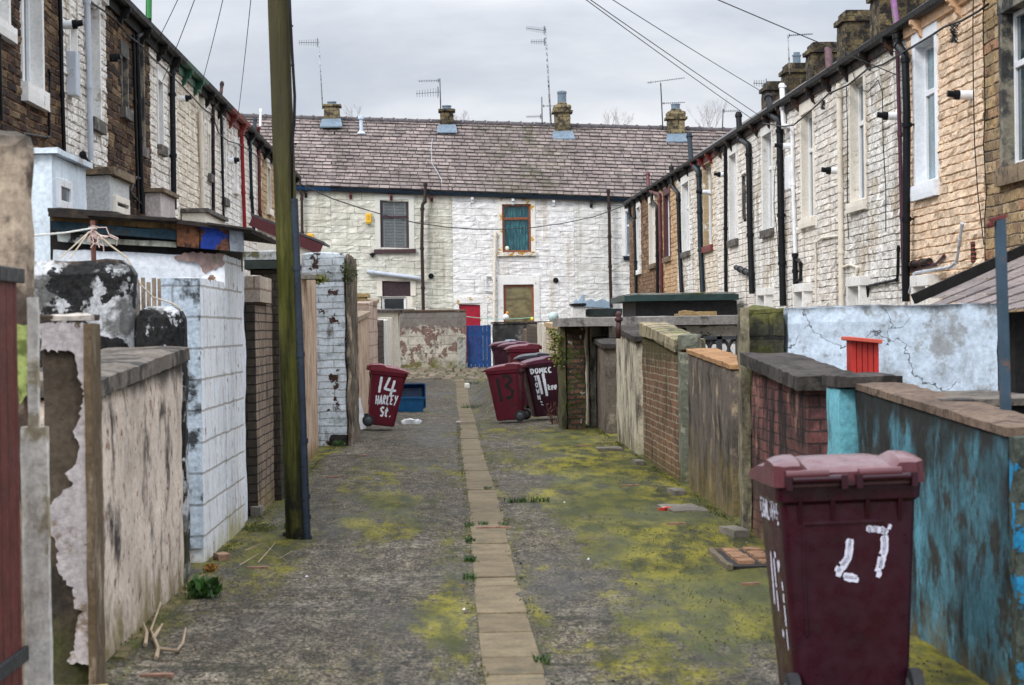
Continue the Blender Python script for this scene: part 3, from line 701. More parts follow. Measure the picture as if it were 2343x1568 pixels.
# ------------------------------------------------------------------ far terrace across the end of the alley
YF = 80.0
_a, _b = on_y(690, 427, YF), on_y(1440, 454, YF); KF = (_b.z-_a.z)/(_b.x-_a.x)
def ezf(x): return _a.z+KF*(x-_a.x)
YRDG = 84.0; _c, _d = on_y(560, 268, YRDG), on_y(1660, 300, YRDG); KR = (_d.z-_c.z)/(_d.x-_c.x)
def rzf(x): return _c.z+KR*(x-_c.x)
def xf(u, v=500): return on_y(u, v, YF).x
FB = [xf(u) for u in (420, 757, 1034, 1313, 1549, 1830)]
GF = 'terraced houses across the end of the alley'
SL = NT('weathered slates'); _r_ = SL.attr('rnd')
_n = SL.noise(3.5, 8, rough=.7); _n2 = SL.noise(.5, 4)
_cr = SL.t.nodes.new('ShaderNodeValToRGB'); SL.t.links.new(_r_, _cr.inputs[0]); _e = _cr.color_ramp.elements
for i, c in enumerate([(.33, .28, .275), (.42, .36, .35), (.47, .41, .39), (.36, .30, .30), (.27, .24, .24), (.50, .43, .405)]):
    if i >= 2: _e.new(.5)
for i, c in enumerate([(.33, .28, .275), (.42, .36, .35), (.47, .41, .39), (.36, .30, .30), (.27, .24, .24), (.50, .43, .405)]): _e[i].position = .1+.9*i/5; _e[i].color = lin(c)
_k = _e.new(0.); _k.color = (.045, .04, .04, 1); _k = _e.new(.06); _k.color = (.045, .04, .04, 1)  # darkest stop: gap shadow put into the colour of slate edges and under-sheet
_col = SL.mix(SL.ramp(_n, .47, .66, 0, .85), SL.scale(_cr.outputs[0], SL.ramp(_n2, .3, .7, .55, .85)), (.075, .068, .06))
_x = SL.n('ShaderNodeSeparateXYZ', {0: SL.n('ShaderNodeNewGeometry')}, 0); _g = SL.math('SUBTRACT', 1., SL.math('MINIMUM', SL.math('ABSOLUTE', SL.math('MULTIPLY', SL.math('SUBTRACT', _x, 2.9), .42)), 1.))
_col = SL.mix(SL.math('MULTIPLY', SL.ramp(SL.noise(2., 7, rough=.7), .40, .62), SL.math('MULTIPLY', _g, .85)), _col, (.085, .085, .05))
SLATES = SL.done(SL.scale(SL.mix(1., _col, (.80, .755, .72), 'MULTIPLY'), SL.ramp(SL.noise(22, 5), .25, .75, .8, 1.12)), .85, SL.bump(SL.noise(30, 5), .4, .02), .25)
RIDGE = plain('ridge tile clay', (.085, .075, .08), .8, .5, dirt=((.16, .07, .04), .25, 3))
fl = ['cream grey stone house behind the telegraph pole at the alley end', 'cream grey stone house with the plum framed blind window', 'clean white stone house with the red door and teal curtains',
      'dull white stone house right of the red door house', 'dull white stone house mostly hidden by the right terrace']
FM = [GREY_STONE, GREY_STONE, WHITE_STONE, GREY_STONE2, GREY_STONE2]
def prect(u0, u1, vt, vb, Y=YF): a, b = on_y(u0, vt, Y), on_y(u1, vb, Y); return (a.x, b.x, b.z, a.z)
FW = [[], [prect(869, 936, 458, 570), prect(874, 940, 643, 745)], [prect(1148, 1215, 468, 577), prect(1151, 1222, 652, 748), prect(1050, 1100, 695, 830)], [prect(1430, 1449, 484, 586), prect(1429, 1460, 690, 770)], []]
FH = []; FR = []
rg = random.Random(5)
for i in range(5):
    x0, x1 = FB[i], FB[i+1]; xm = (x0+x1)/2
    h = house(fl[i], (xm, YF+4, .3), GF); FH.append(h)
    b = MB(); holes = [(r[0]-.05, r[1]+.05, r[2]-.06, r[3]+.06) for r in FW[i]]
    blocks(b, 'y', YF, -1, x0, x1, .2, lambda a: ezf(xm)-.14, holes, .238, (.5, 1.15), .036, nu=9, nv=6, shear=KF, seed=41+i, irregular=.08)
    mk('wall', b, FM[i], h)
    q = MB(); q.box(x0+.002, x1-.002, YF+.16, YF+7.6, 0, min(ezf(x0), ezf(x1))-.15); mk('rear_wall', q, SOFFIT, h)
    # slated roof: every slate is a thin tilted slab
    q = MB(); rn = q.at.setdefault('rnd', []); n = 20
    for k in range(n):
        t0, t1 = k/n, min(1.02, (k+1.25)/n); x = x0-rg.uniform(0, .25); dy = YRDG-YF+.22
        while x < x1:
            w = rg.uniform(.24, .44); xa, xb = max(x, x0), min(x+w-.02, x1)
            if xb-xa > .03:
                lift = rg.uniform(-.004, .012); o = len(q.v); jag = rg.uniform(-.02, .02)
                pts = []
                for (t, hh) in ((t0, .05+lift), (t1, .004)):
                    for xx in (xa, xb):
                        z = ezf(xx)+(rzf(xx)-ezf(xx))*t; y = YF-.22+dy*t+(jag if t == t0 else 0); pts.append((xx, y, z+hh))
                for p_ in pts: q.v.append(p_)
                for p_ in pts[:2]: q.v.append((p_[0], p_[1], p_[2]))
                q.v.append((xa, pts[0][1]+.004, pts[0][2]-.05)); q.v.append((xb, pts[1][1]+.004, pts[1][2]-.05))
                q.face((o, o+1, o+3, o+2)); q.face((o+6, o+7, o+5, o+4)); rv = .1+.9*rg.random(); rn += [rv]*4+[.0]*4  # front edge takes the dark stop, a painted shadow line under each slate
            x += w
    # under-sheet, near black so shade shows in the gaps, and rear slope
    o = len(q.v)
    for (y, f, dz) in ((YF-.15, ezf, -.04), (YRDG, rzf, -.03), (YF+8.2, ezf, 0)):
        for xx in (x0, x1): q.v.append((xx, y, f(xx)+dz)); rn.append(.0)
    q.face((o, o+1, o+3, o+2)); q.face((o+2, o+3, o+5, o+4))
    rf = mk('roof', q, SLATES, h); FR.append(rf)
    q = MB(); x = x0
    while x < x1-.05:
        xe = min(x+.46, x1); za, zb = rzf(x)+.03+rg.uniform(-.012, .012), rzf(xe)+.03+rg.uniform(-.012, .012)
        q.tube([(x+.012, YRDG, za-.03), (xe-.09, YRDG, zb-.03)], .12, 12); q.tube([(xe-.09, YRDG, zb-.03), (xe, YRDG, zb-.03)], .145, 12); x = xe
    mk('ridge_tiles', q, RIDGE, rf, smooth=True, auto=40)
    q = MB(); z0, z1 = ezf(x0), ezf(x1)
    pr = [(-.05, -.02), (-.06, -.12), (-.1, -.16), (-.17, -.17), (-.22, -.13), (-.235, -.03), (-.215, -.02), (-.2, -.1), (-.15, -.13), (-.09, -.1)]
    q.prism([(x0, YF+a, z0+c) for a, c in pr], (x1-x0, 0, z1-z0)); mk('gutter', q, BLUEG if i < 1 else NAVY, h)
    q = MB(); q.hexa([(x0, YF-.05, z0-.17), (x1, YF-.05, z1-.17), (x1, YF+.12, z1-.17), (x0, YF+.12, z0-.17), (x0, YF-.05, z0-.03), (x1, YF-.05, z1-.03), (x1, YF+.12, z1-.03), (x0, YF+.12, z0-.03)]); mk('fascia', q, PLASTER_C, h)
    for j in range(3):
        xx = x0+(x1-x0)*(j+.5)/3; z = ezf(xx)-.16; q = MB()
        q.prism([(xx-.05, YF, z), (xx-.05, YF-.16, z), (xx-.05, YF-.16, z-.1), (xx-.05, YF-.1, z-.14), (xx-.05, YF-.08, z-.22), (xx-.05, YF, z-.26)], (.1, 0, 0)); mk('bracket', q, [IRON, MAROON, UPVC, BLACKFR, IRON][i], h)
def fwin(h, r, sur, frm, gl, jw=.16, lh=.22, sh=.14, sillm=None, tr=.62, b=.075, name='window', so=.1, sill=True):
    x0, x1, z0, z1 = r; s = MB(); f0, f1 = YF+.17, YF-.05
    s.box(x0-jw, x0, f0, f1, z0, z1); s.box(x1, x1+jw, f0, f1, z0, z1); s.box(x0-jw, x1+jw, f0, f1-.003, z1, z1+lh)
    w = mk(name, s, sur, h, bevel=.008)
    if sill: q = MB(); q.rough(x0-so, x1+so, f0, YF-.13, z0-sh, z0, .1, .006, .01); mk('sill', q, sillm or sur, w)
    q = MB(); ya, yb = YF+.03, YF+.1
    q.box(x0, x0+b, ya, yb, z0, z1); q.box(x1-b, x1, ya, yb, z0, z1); q.box(x0+b, x1-b, ya, yb, z0, z0+b); q.box(x0+b, x1-b, ya, yb, z1-b, z1)
    if tr: t = z0+(z1-z0)*tr; q.box(x0+b, x1-b, ya, yb, t-b*.6, t+b*.6)
    mk('frame', q, frm, w, bevel=.008)
    if gl: q = MB(); q.box(x0+b*.8, x1-b*.8, YF+.06, YF+.075, z0+b*.8, z1-b*.8); mk('pane', q, gl, w)
    return w
CLEAR = glass('clear pane', (.10, .12, .13), .04, .6)
# plum framed window with white blinds
r = FW[1][0]; w = fwin(FH[1], r, wallmat('grey cream surround', (.62, .62, .56), .1, bump=.2, grain=.1), DARKFR, CLEAR, sillm=PURPLESILL, tr=.655, jw=.2, so=.25)
q = MB(); z = r[2]+.08
while z < r[3]-.08: q.hexa([(r[0]+.09, YF+.10, z), (r[1]-.09, YF+.10, z), (r[1]-.09, YF+.13, z+.022), (r[0]+.09, YF+.13, z+.022), (r[0]+.09, YF+.10, z+.006), (r[1]-.09, YF+.10, z+.006), (r[1]-.09, YF+.13, z+.028), (r[0]+.09, YF+.13, z+.028)]); z += .055
for f in (.06, .5, .93):
    x = r[0]+.08+(r[1]-r[0]-.16)*f; q.box(x-.022, x+.022, YF+.085, YF+.098, r[2]+.08, r[3]-.08)
mk('blind', q, plain('white blind', (.66, .69, .68), .6, .05), w)
# ground floor: plum boards over a small window
r = FW[1][1]; zsplit = on_y(905, 678, YF).z
w = fwin(FH[1], (r[0], r[1], zsplit, r[3]), PLASTER_C, DARKFR, None, jw=.2, tr=0, b=.03, name='boarded_panel', sill=False, lh=.14)
q = MB(); n = 9
for k in range(n): q.box(r[0]+.03+(r[1]-r[0]-.06)*k/n+.004, r[0]+.03+(r[1]-r[0]-.06)*(k+1)/n-.004, YF+.02, YF+.06, zsplit+.03, r[3]-.03)
mk('boards', q, plain('plum boards', (.045, .025, .03), .7, .3), w)
xr_ = on_y(928, 690, YF).x
fwin(FH[1], (r[0], xr_, r[2], zsplit-.02), PLASTER_C, UPVC, GLASS_D, jw=.02, lh=.015, tr=0, b=.07, sill=False)
q = MB(); q.box(xr_+.025, r[1]+.2, YF-.02, YF+.1, r[2], zsplit-.01); mk('infill_panel', q, PLASTER_C, FH[1])
# teal curtained window
r = FW[2][0]; w = fwin(FH[2], r, PEELSUR, BROWNFR, glass('teal tinted pane', (.015, .07, .09), .05, .72), tr=.70, jw=.17, so=.2, sillm=wallmat('peeling sill', (.72, .68, .6), .15, peel=((.42, .24, .05), .45, 4)))
t = NT('teal curtain'); c = t.mix(t.ramp(t.noise(6, 6, sc=(3, 1, .6)), .45, .6), (.012, .15, .19), (.10, .42, .47)); CURT = t.done(t.mix(t.ramp(t.noise(14, 4, sc=(2, 1, .3)), .55, .7), c, (.004, .05, .07)), .9)
q = MB(); N = 40; o = len(q.v); z0, z1 = r[2]+.06, r[3]-.06
for k in range(N+1):
    x = r[0]+.07+(r[1]-r[0]-.14)*k/N; y = YF+.13+.02*math.sin(k*1.3)+.008*math.sin(k*3.1); q.vert((x, y, z0)); q.vert((x, y, z1))
for k in range(N): q.face((o+2*k, o+2*k+2, o+2*k+3, o+2*k+1))
mk('curtain', q, CURT, w)
q = MB(); q.lathe((r[0]+.17, YF+.09, r[2]+.06), [(.01, 0), (.07, .02), (.09, .09), (.06, .16), (.01, .18)], 12); mk('vase', q, plain('pale glaze', (.6, .66, .5), .3, .1), w, smooth=True)
# living room window with brown frame
r = FW[2][1]; t = NT('blind and reflection'); n = t.noise(2.2, 6, sc=(1, 1, 2)); c = t.mix(t.ramp(n, .35, .65), (.07, .055, .02), (.19, .155, .07)); BLN = t.done(c, .12, None, .6)
fwin(FH[2], r, PLASTER_W, BROWNFR, BLN, tr=0, jw=.22, b=.085, lh=.32)
# red door
r = FW[2][2]; s = MB(); s.box(r[0]-.13, r[0], YF+.17, YF-.05, .2, r[3]); s.box(r[1], r[1]+.26, YF+.17, YF-.05, .2, r[3]); s.box(r[0]-.18, r[1]+.36, YF+.17, YF-.054, r[3], r[3]+.24)
w = mk('door_surround', s, wallmat('white peeling surround', (.78, .76, .72), .12, peel=((.5, .33, .15), .14, 5)), FH[2], bevel=.01)
q = MB(); q.box(r[0], r[1], YF+.05, YF+.1, .3, r[3]); d = mk('door', q, plain('crimson door paint', (.33, .006, .025), .45, .12, dirt=((.22, .004, .02), .4, 2)), FH[2])
q = MB(); q.tube([(r[0]+.1, YF+.05, 1.45), (r[0]+.1, YF-.0, 1.45), (r[0]+.2, YF-.0, 1.45)], .015, 8); mk('handle', q, LGREY, d)
# upper window and low door at the right end
fwin(FH[3], FW[3][0], PLASTER_W, UPVC, GLASS_P, tr=.68, jw=.14, sillm=NAVY, b=.06)
fwin(FH[3], FW[3][1], PLASTER_W, UPVC, GLASS_P, tr=0, jw=.14, sill=False, b=.06)
# pipes of the far terrace
def fpipe(h, pts, wpx, mat, Y=YF, out=.1, per=1.9, name='drainpipe'):
    Pp = [on_y(u, v, Y-out) for u, v in pts]; r = wpx*Y/FPX/2; q = MB(); q.tube(Pp, r, 10)
    for i in range(len(Pp)-1):
        a, b = Pp[i], Pp[i+1]; L = (b-a).length
        for j in range(int(L/per)+1):
            c = a.lerp(b, (j+.1)/(int(L/per)+1)); d = (b-a).normalized(); q.tube([c-d*.05, c+d*.05], r*1.3, 10)
    return mk(name, q, mat, h, smooth=True, auto=40)
fpipe(FH[0], [(685, 405), (687, 438), (690, 448), (692, 600)], 6.5, BROWNP, out=.16)
fpipe(FH[1], [(973, 417), (972, 460), (966, 470), (965, 560), (969, 740)], 8, BROWNP, out=.27)
fpipe(FH[1], [(839, 622), (962, 637)], 10, LGREY, out=.16, per=30)
fpipe(FH[2], [(1133, 530), (1131, 610), (1130, 745)], 7, CREAMP, out=.12)
fpipe(FH[2], [(1130, 640), (1123, 632), (1112, 632)], 5, WHITEP, per=9); fpipe(FH[2], [(1111, 636), (1111, 665), (1128, 666)], 3, WHITEP, per=9)
fpipe(FH[3], [(1391, 435), (1393, 470), (1395, 600), (1398, 705)], 7.5, BROWNP, out=.27)
for hh, u, v, m_ in ((FH[1], 986, 632, BLACK), (FH[2], 1271, 642, IRON)):
    p = on_y(u, v, YF); q = MB(); q.lathe((p.x, YF-.06, p.z), [(.1, 0), (.1, .03), (.06, .03), (.06, -.06), (.05, -.06)][::1], 14, 'y'); q.lathe((p.x, YF-.03, p.z), [(.09, -.03), (.1, .05)], 14, 'y'); mk('round_vent', q, m_, hh, smooth=True, auto=40)
YEL = plain('yellow box plastic', (.75, .42, .02), .4, .08)
def ybox(h, u0, u1, v0, v1, nm='alarm_box'):
    a, b = on_y(u0, v0, YF), on_y(u1, v1, YF); q = MB(); q.box(a.x, b.x, YF-.15, YF-.02, b.z, a.z); o = mk(nm, q, YEL, h, bevel=.03)
    q = MB(); q.box(a.x+.02, b.x-.02, YF-.13, YF-.04, b.z-.03, b.z); mk('base_plate', q, plain('olive plastic', (.4, .36, .1), .5, .1), o)
    q = MB()
    for k in range(3):
        zq = a.z-(a.z-b.z)*(.3+.17*k); q.box(a.x+.06, b.x-.06, YF-.154, YF-.15, zq-.012, zq+.012)
    mk('lettering', q, plain('ochre ink', (.36, .2, .01), .6, .1), o)
ybox(FH[1], 837, 850, 489, 511); ybox(FH[0], 702, 717, 535, 556)
q = MB(); p = on_y(852, 586, YF); q.lathe((p.x, YF-.1, p.z), [(.03, 0), (.09, .01), (.1, .06), (.07, .1), (.02, .12)], 12); q.box(p.x-.03, p.x+.03, YF-.1, YF+.02, p.z-.05, p.z+.02); mk('security_lamp', q, BLACK, FH[1], smooth=True, auto=40)
# chimneys, vents on the far roof
def fstack(rf, u0, u1, vt, vb, mat, cap='flat', pot=None, Y=83.55):
    a, b = on_y(u0, vt, Y), on_y(u1, vb, Y); x0, x1, z1, z0 = a.x, b.x, a.z, b.z; q = MB(); D = .8
    if cap == 'flat':
        q.rough(x0+.04, x1-.04, Y, Y+D, z0-.5, z1-.1, .11, .02, .02); q.rough(x0-.04, x1+.04, Y-.06, Y+D+.06, z1-.1, z1, .11, .012, .02)
    else:
        q.rough(x0+.04, x1-.04, Y, Y+D, z0-.5, z1-.42, .11, .02, .02); q.rough(x0-.06, x1+.06, Y-.08, Y+D+.08, z1-.42, z1-.32, .11, .012, .02); q.rough(x0, x1, Y-.02, Y+D, z1-.32, z1-.1, .09, .03, .05); q.rough(x0+.15, x1-.15, Y+.1, Y+D-.1, z1-.1, z1, .09, .02, .04)
    c = mk('chimney', q, mat, rf)
    q = MB(); q.hexa([(x0-.1, Y-.42, z0-.17), (x1+.1, Y-.42, z0-.17), (x1+.03, Y+.04, z0+.03), (x0-.03, Y+.04, z0+.03), (x0-.1, Y-.42, z0-.12), (x1+.1, Y-.42, z0-.12), (x1+.03, Y-.035, z0+.2), (x0-.03, Y-.035, z0+.2)]); mk('flashing', q, LEAD, c)
    if pot:
        xm = (x0+x1)/2; q = MB(); hh = pot; q.lathe((xm, Y+.4, z1-.03), [(.17, 0), (.17, hh*.75), (.19, hh*.75), (.19, hh*.9), (.1, hh)], 12); mk('pot', q, LEAD, c, smooth=True, auto=40)
    return c
c0 = fstack(FR[0], 738, 778, 238, 284, CHIM2, 'flat', .16); c1 = fstack(FR[1], 1004, 1040, 249, 297, CHIM, 'flat', .2)
c2 = fstack(FR[2], 1266, 1308, 233, 312, CHIM2, 'hip', .5); c3 = fstack(FR[3], 1526, 1570, 248, 318, CHIM2, 'hip', .25)
q = MB(); p = on_y(826, 290, 83.2); q.lathe((p.x, 83.2, p.z-.25), [(.07, 0), (.07, .52), (.12, .54), (.12, .64), (.03, .66)], 12); q.lathe((p.x, 83.2, p.z-.28), [(.2, 0), (.09, .1)], 12); mk('roof_vent', q, plain('pale blue vent', (.5, .6, .7), .4, .1), FR[1], smooth=True, auto=40)
# little porch roofs in front of the far houses
YP = 76.5; e = thing('porch', 'small dark flat roofed outhouse below blue grey smeared plaster at the alley end', 'porch', (3.9, YP+1, .3))
a, b = on_y(1343, 707, YP), on_y(1424, 800, YP); q = MB(); q.box(a.x+.1, b.x-.1, YP, YF-.06, .3, a.z-.2); mk('wall', q, PLASTER_C, e)
q = MB(); q.rough(a.x, b.x, YP-.15, YF-.06, a.z-.24, a.z, .2, .01, .01); mk('roof', q, plain('black felt', (.02, .03, .03), .8, .4), e)
e = thing('coal_store', 'narrow white store with a black lid next to the dark flat roofed outhouse', 'outbuilding', (3.2, YP+.6, .3))
a, b = on_y(1309, 700, YP-.3), on_y(1341, 800, YP-.3); q = MB(); q.rough(a.x, b.x, YP-.3, YP+1, .3, a.z, .15, .01, .02); mk('wall', q, PLASTER_W, e)
q = MB(); q.rough(a.x-.05, b.x+.03, YP-.4, YP+1, a.z, a.z+.09, .15, .01, .02); mk('lid', q, BLACK, e)
q = MB(); p = on_y(1345, 672, YF); o = len(q.v)
pts = [(1309, 700), (1318, 682), (1322, 690), (1334, 672), (1337, 690), (1352, 684), (1362, 690), (1378, 684), (1400, 695), (1402, 706)]
q.prism([tuple(on_y(u, v, YF-.062)) for u, v in pts], (0, .03, 0)); mk('plaster_smear', q, wallmat('blue grey mortar', (.36, .47, .58), .25, bump=.5), FH[3])
# ------------------------------------------------------------------ ground
t = NT('ground soil'); n = t.noise(.6, 6); GROUND = t.done(t.mix(t.ramp(n, .35, .65), (.10, .095, .085), (.16, .15, .135)), .95, t.bump(t.noise(9, 6), .4, .03), .1)
q = MB(); q.face([q.vert(p) for p in ((-400, -60, -.12), (400, -60, -.12), (400, 700, -.12), (-400, 700, -.12))]); struct('ground', q, GROUND)
t = NT('worn mossy asphalt')
sp = t.noise(62, 4, rough=.8, sc=(1, .5, 1)); sp2 = t.noise(21, 6, rough=.75, sc=(1, .5, 1)); big = t.noise(.9, 6, rough=.6, sc=(1, .3, 1)); st = t.noise(1.6, 7, sc=(1, .38, 1), rough=.7); sp4 = t.noise(8, 6, sc=(1, .28, 1), rough=.75); ln = t.noise(1.3, 4, sc=(.2, 1., 1), rough=.5); sp3 = t.noise(34, 3, rough=.8, sc=(1, .36, 1))
c = t.mix(t.ramp(sp, .38, .62), (.007, .006, .004), (.235, .198, .142)); c = t.scale(c, t.ramp(sp3, .36, .64, .45, 1.3))
c = t.mix(t.ramp(st, .46, .68, 0, .55), c, t.mix(t.ramp(sp3, .38, .62), (.03, .026, .021), (.36, .315, .25)))
c = t.scale(c, t.ramp(big, .3, .7, .45, .95)); c = t.scale(c, t.ramp(sp4, .38, .62, .55, 1.25)); seam = t.ramp(t.math('ABSOLUTE', t.math('SUBTRACT', ln, .5)), .014, .003); c = t.mix(t.math('MULTIPLY', seam, .6), c, (.018, .02, .010))
c = t.mix(t.ramp(t.noise(1.7, 8, sc=(1, .5, 1), rough=.7), .56, .70, 0, .6), c, (.025, .025, .024))
sx = t.n('ShaderNodeSeparateXYZ', {0: t.n('ShaderNodeNewGeometry')}, 0); sy = t.n('ShaderNodeSeparateXYZ', {0: t.n('ShaderNodeNewGeometry')}, 1)
def hump(x, c0, w): return t.math('MAXIMUM', t.math('SUBTRACT', 1., t.math('MULTIPLY', t.math('ABSOLUTE', t.math('SUBTRACT', x, c0)), 1/w)), 0.)
zone = t.math('MULTIPLY', hump(sx, 1.75, 1.25), t.ramp(hump(sy, 23.5, 17), 0, .55))
zone = t.math('MAXIMUM', zone, t.math('MULTIPLY', t.math('MULTIPLY', hump(sx, -.65, .95), hump(sy, 22, 7)), .72))
zone = t.math('MAXIMUM', zone, t.math('MULTIPLY', t.math('MULTIPLY', hump(sx, -1.45, .45), hump(sy, 17, 6)), .9))
zone = t.math('MAXIMUM', zone, t.math('MULTIPLY', t.math('MULTIPLY', hump(sx, -.05, .3), hump(sy, 14, 9)), .75))
zone = t.math('MAXIMUM', zone, t.math('MULTIPLY', hump(sx, .9, 2.4), .36)); zone = t.math('MAXIMUM', zone, t.math('MULTIPLY', hump(sx, 2.3, .9), .75)); zone = t.math('MAXIMUM', zone, t.math('MULTIPLY', hump(sx, -1.8, .4), .62)); zone = t.math('MAXIMUM', zone, t.math('MULTIPLY', t.math('MULTIPLY', hump(sx, -.8, 1.1), hump(sy, 24, 12)), .54))
mn = t.math('ADD', t.noise(2.0, 9, sc=(1, .17, 1), rough=.72), t.math('MULTIPLY', t.math('SUBTRACT', zone, .375), .50)); mn = t.math('ADD', mn, t.math('MULTIPLY', t.math('SUBTRACT', t.noise(9, 5, sc=(1, .35, 1), rough=.75), .5), .42)); mn = t.math('ADD', mn, t.math('MULTIPLY', t.math('SUBTRACT', sp3, .5), .30))
mcol = t.mix(t.ramp(t.noise(5, 6, sc=(1, .25, 1)), .36, .64), (.022, .027, .003), (.20, .175, .005)); mcol = t.mix(t.ramp(t.noise(1.1, 3, sc=(1, .3, 1)), .42, .6, 0, .7), mcol, (.045, .055, .010))
mm = t.math('MULTIPLY', t.ramp(mn, .44, .64, 0, .97), t.ramp(sp3, .3, .56, .35, 1.))
c = t.mix(mm, c, mcol)
wet = t.ramp(big, .35, .6, .65, .95)
hb = t.math('ADD', t.math('MULTIPLY', sp, .6), t.math('ADD', t.math('MULTIPLY', sp2, .6), t.math('ADD', t.math('MULTIPLY', st, .8), t.math('MULTIPLY', sp4, .8))))
ASPH = t.done(c, wet, t.bump(hb, .85, .018), .25)
q = MB(); xs = np.linspace(-2.6, 3.4, 61); ys = np.concatenate([np.linspace(2, 30, 225), np.linspace(30.2, 68.4, 160)])
for y in ys:
    for x in xs: q.v.append((x, y, gz(x, y)+.006*mnoise.noise(Vector((x*6, y*3, 0)))))
W = len(xs)
for j in range(len(ys)-1):
    for i in range(W-1): q.face((j*W+i, j*W+i+1, (j+1)*W+i+1, (j+1)*W+i))
struct('alley_road', q, ASPH, smooth=True)
# central channel of long stone setts
t = NT('channel sandstone'); n = t.noise(5, 7, rough=.68); fine = t.noise(40, 4, rough=.7); rn = t.attr('rnd')
c = t.mix(rn, (.135, .104, .06), (.18, .14, .083)); c = t.scale(c, t.ramp(n, .3, .7, .7, 1.12)); c = t.scale(c, t.ramp(fine, .3, .7, .75, 1.15))
c = t.mix(t.ramp(t.noise(2.4, 7), .58, .68, 0, .6), c, (.05, .05, .035)); CHAN = t.done(c, .85, t.bump(t.math('ADD', n, fine), .4, .012), .25)
q = MB(); rn = q.at.setdefault('rnd', []); y = 4.; rg = random.Random(3)
_s0, _s1 = on_g(1178, 1540), on_g(1053, 878)
def strip_c(y): return _s0.x+(_s1.x-_s0.x)*(y-_s0.y)/(_s1.y-_s0.y) + .012*math.sin(y*.35)
while y < 68:
    L = rg.choice([.55, .8, .95, .7, .42]); c0, c1 = strip_c(y), strip_c(y+L); hw = .148+rg.uniform(-.006, .006); n0 = len(q.v)
    z0, z1 = gz(c0, y)+.010+rg.uniform(-.006, .006), gz(c1, y+L)+.010+rg.uniform(-.006, .006); g = .003
    q.hexa([(c0-hw, y+g, z0-.1), (c0+hw, y+g, z0-.1), (c1+hw, y+L-g, z1-.1), (c1-hw, y+L-g, z1-.1), (c0-hw, y+g, z0), (c0+hw, y+g, z0), (c1+hw, y+L-g, z1), (c1-hw, y+L-g, z1)])
    rn += [rg.random()]*(len(q.v)-n0); y += L
struct('stone_channel', q, CHAN, bevel=.006)
# cobbled cross street at the end
q = MB(); rn = q.at.setdefault('rnd', []); jn_ = q.at.setdefault('jnt', []); rg = random.Random(9); y = 67.2
while y < 74.2:
    x = -7.+rg.uniform(0, .1); D = rg.uniform(.8, 1.0)
    while x < 9:
        w = rg.uniform(.24, .36); z = gz(x, y)+.02+rg.uniform(-.02, .02); o = len(q.v)
        q.hexa([(x, y, z-.14), (x+w, y, z-.14), (x+w, y+D, z-.14), (x, y+D, z-.14), (x+.03, y+.06, z), (x+w-.05, y+.06, z), (x+w-.05, y+D-.09, z+rg.uniform(.03, .06)), (x+.03, y+D-.09, z+.04)])
        rn += [rg.random()]*8; jn_ += [1.]*4+[0.]*4; x += w
    y += D
COB = blockmat('stone setts', [(.11, .085, .06), (.19, .15, .11), (.08, .075, .04), (.15, .12, .085)], (.02, .02, .012), .95, ((.06, .07, .02), .3), bump=.8)
struct('cobbles', q, COB)
q = MB(); q.face([q.vert((x, y, gz(x, y)-.045)) for x, y in ((-9, 67), (12, 67), (12, 76), (-9, 76))]); struct('street_bed', q, wallmat('setts joint soil', (.035, .035, .02), .3))

# ------------------------------------------------------------------ yard walls
MOSSG = (.075, .085, .015)
COPE = wallmat('weathered coping stone', (.17, .145, .12), .45, bump=.7, blotch=((.045, .042, .038), .5, 3.2), grain=.45)
COPE_D = wallmat('dark slab coping', (.068, .058, .052), .45, bump=.8, blotch=((.022, .02, .018), .45, 5), grain=.4)
def sw(name, label, cat, X, side, un, uf, vn, vf, th, mat, cell=.11, amp=.012, group=None, zb=None, cope=None, copeth=.09, over=.05, rnd=.012, top=0., copem=None):
    """wall run along the alley: un / uf are the picture columns of its near and far end, vn / vf the heights of the top there"""
    yn, yf = y_at(un, X, 900), y_at(uf, X, 900); zn, zf = on_x(un, vn, X).z, on_x(uf, vf, X).z
    x0, x1 = (X-th, X) if side < 0 else (X, X+th); b = gz(X, (yn+yf)/2)-.12 if zb is None else zb
    ct = copeth if cope else 0
    q = MB(); q.rough(x0, x1, yn, yf, b, zn-ct, cell, amp, rnd, z1b=zf-ct, top=top)
    if not cope: return single(name, label, cat, q, mat, group), (x0, x1, yn, yf, zn, zf)
    e = thing(name, label, cat, ((x0+x1)/2, (yn+yf)/2, b), group=group); mk('wall_face', q, mat, e)
    q = MB(); q.rough(x0-(over if side > 0 else .02), x1+(over if side < 0 else .02), yn-over, yf+.01, zn-ct, zn, .09, .012, .015, z1b=zf)
    # tilt the slab bottom together with its top
    k = (zf-zn)/(yf-yn); z0_ = zn-ct
    q.v = [(x, y, z+(k*(y-yn) if z < z0_+.02 and abs(zf-zn) > .01 else 0)) for x, y, z in q.v]
    mk('coping', q, copem or COPE, e)
    return e, (x0, x1, yn, yf, zn, zf)
GWL, GWR = 'yard walls along the left of the alley', 'yard walls along the right of the alley'
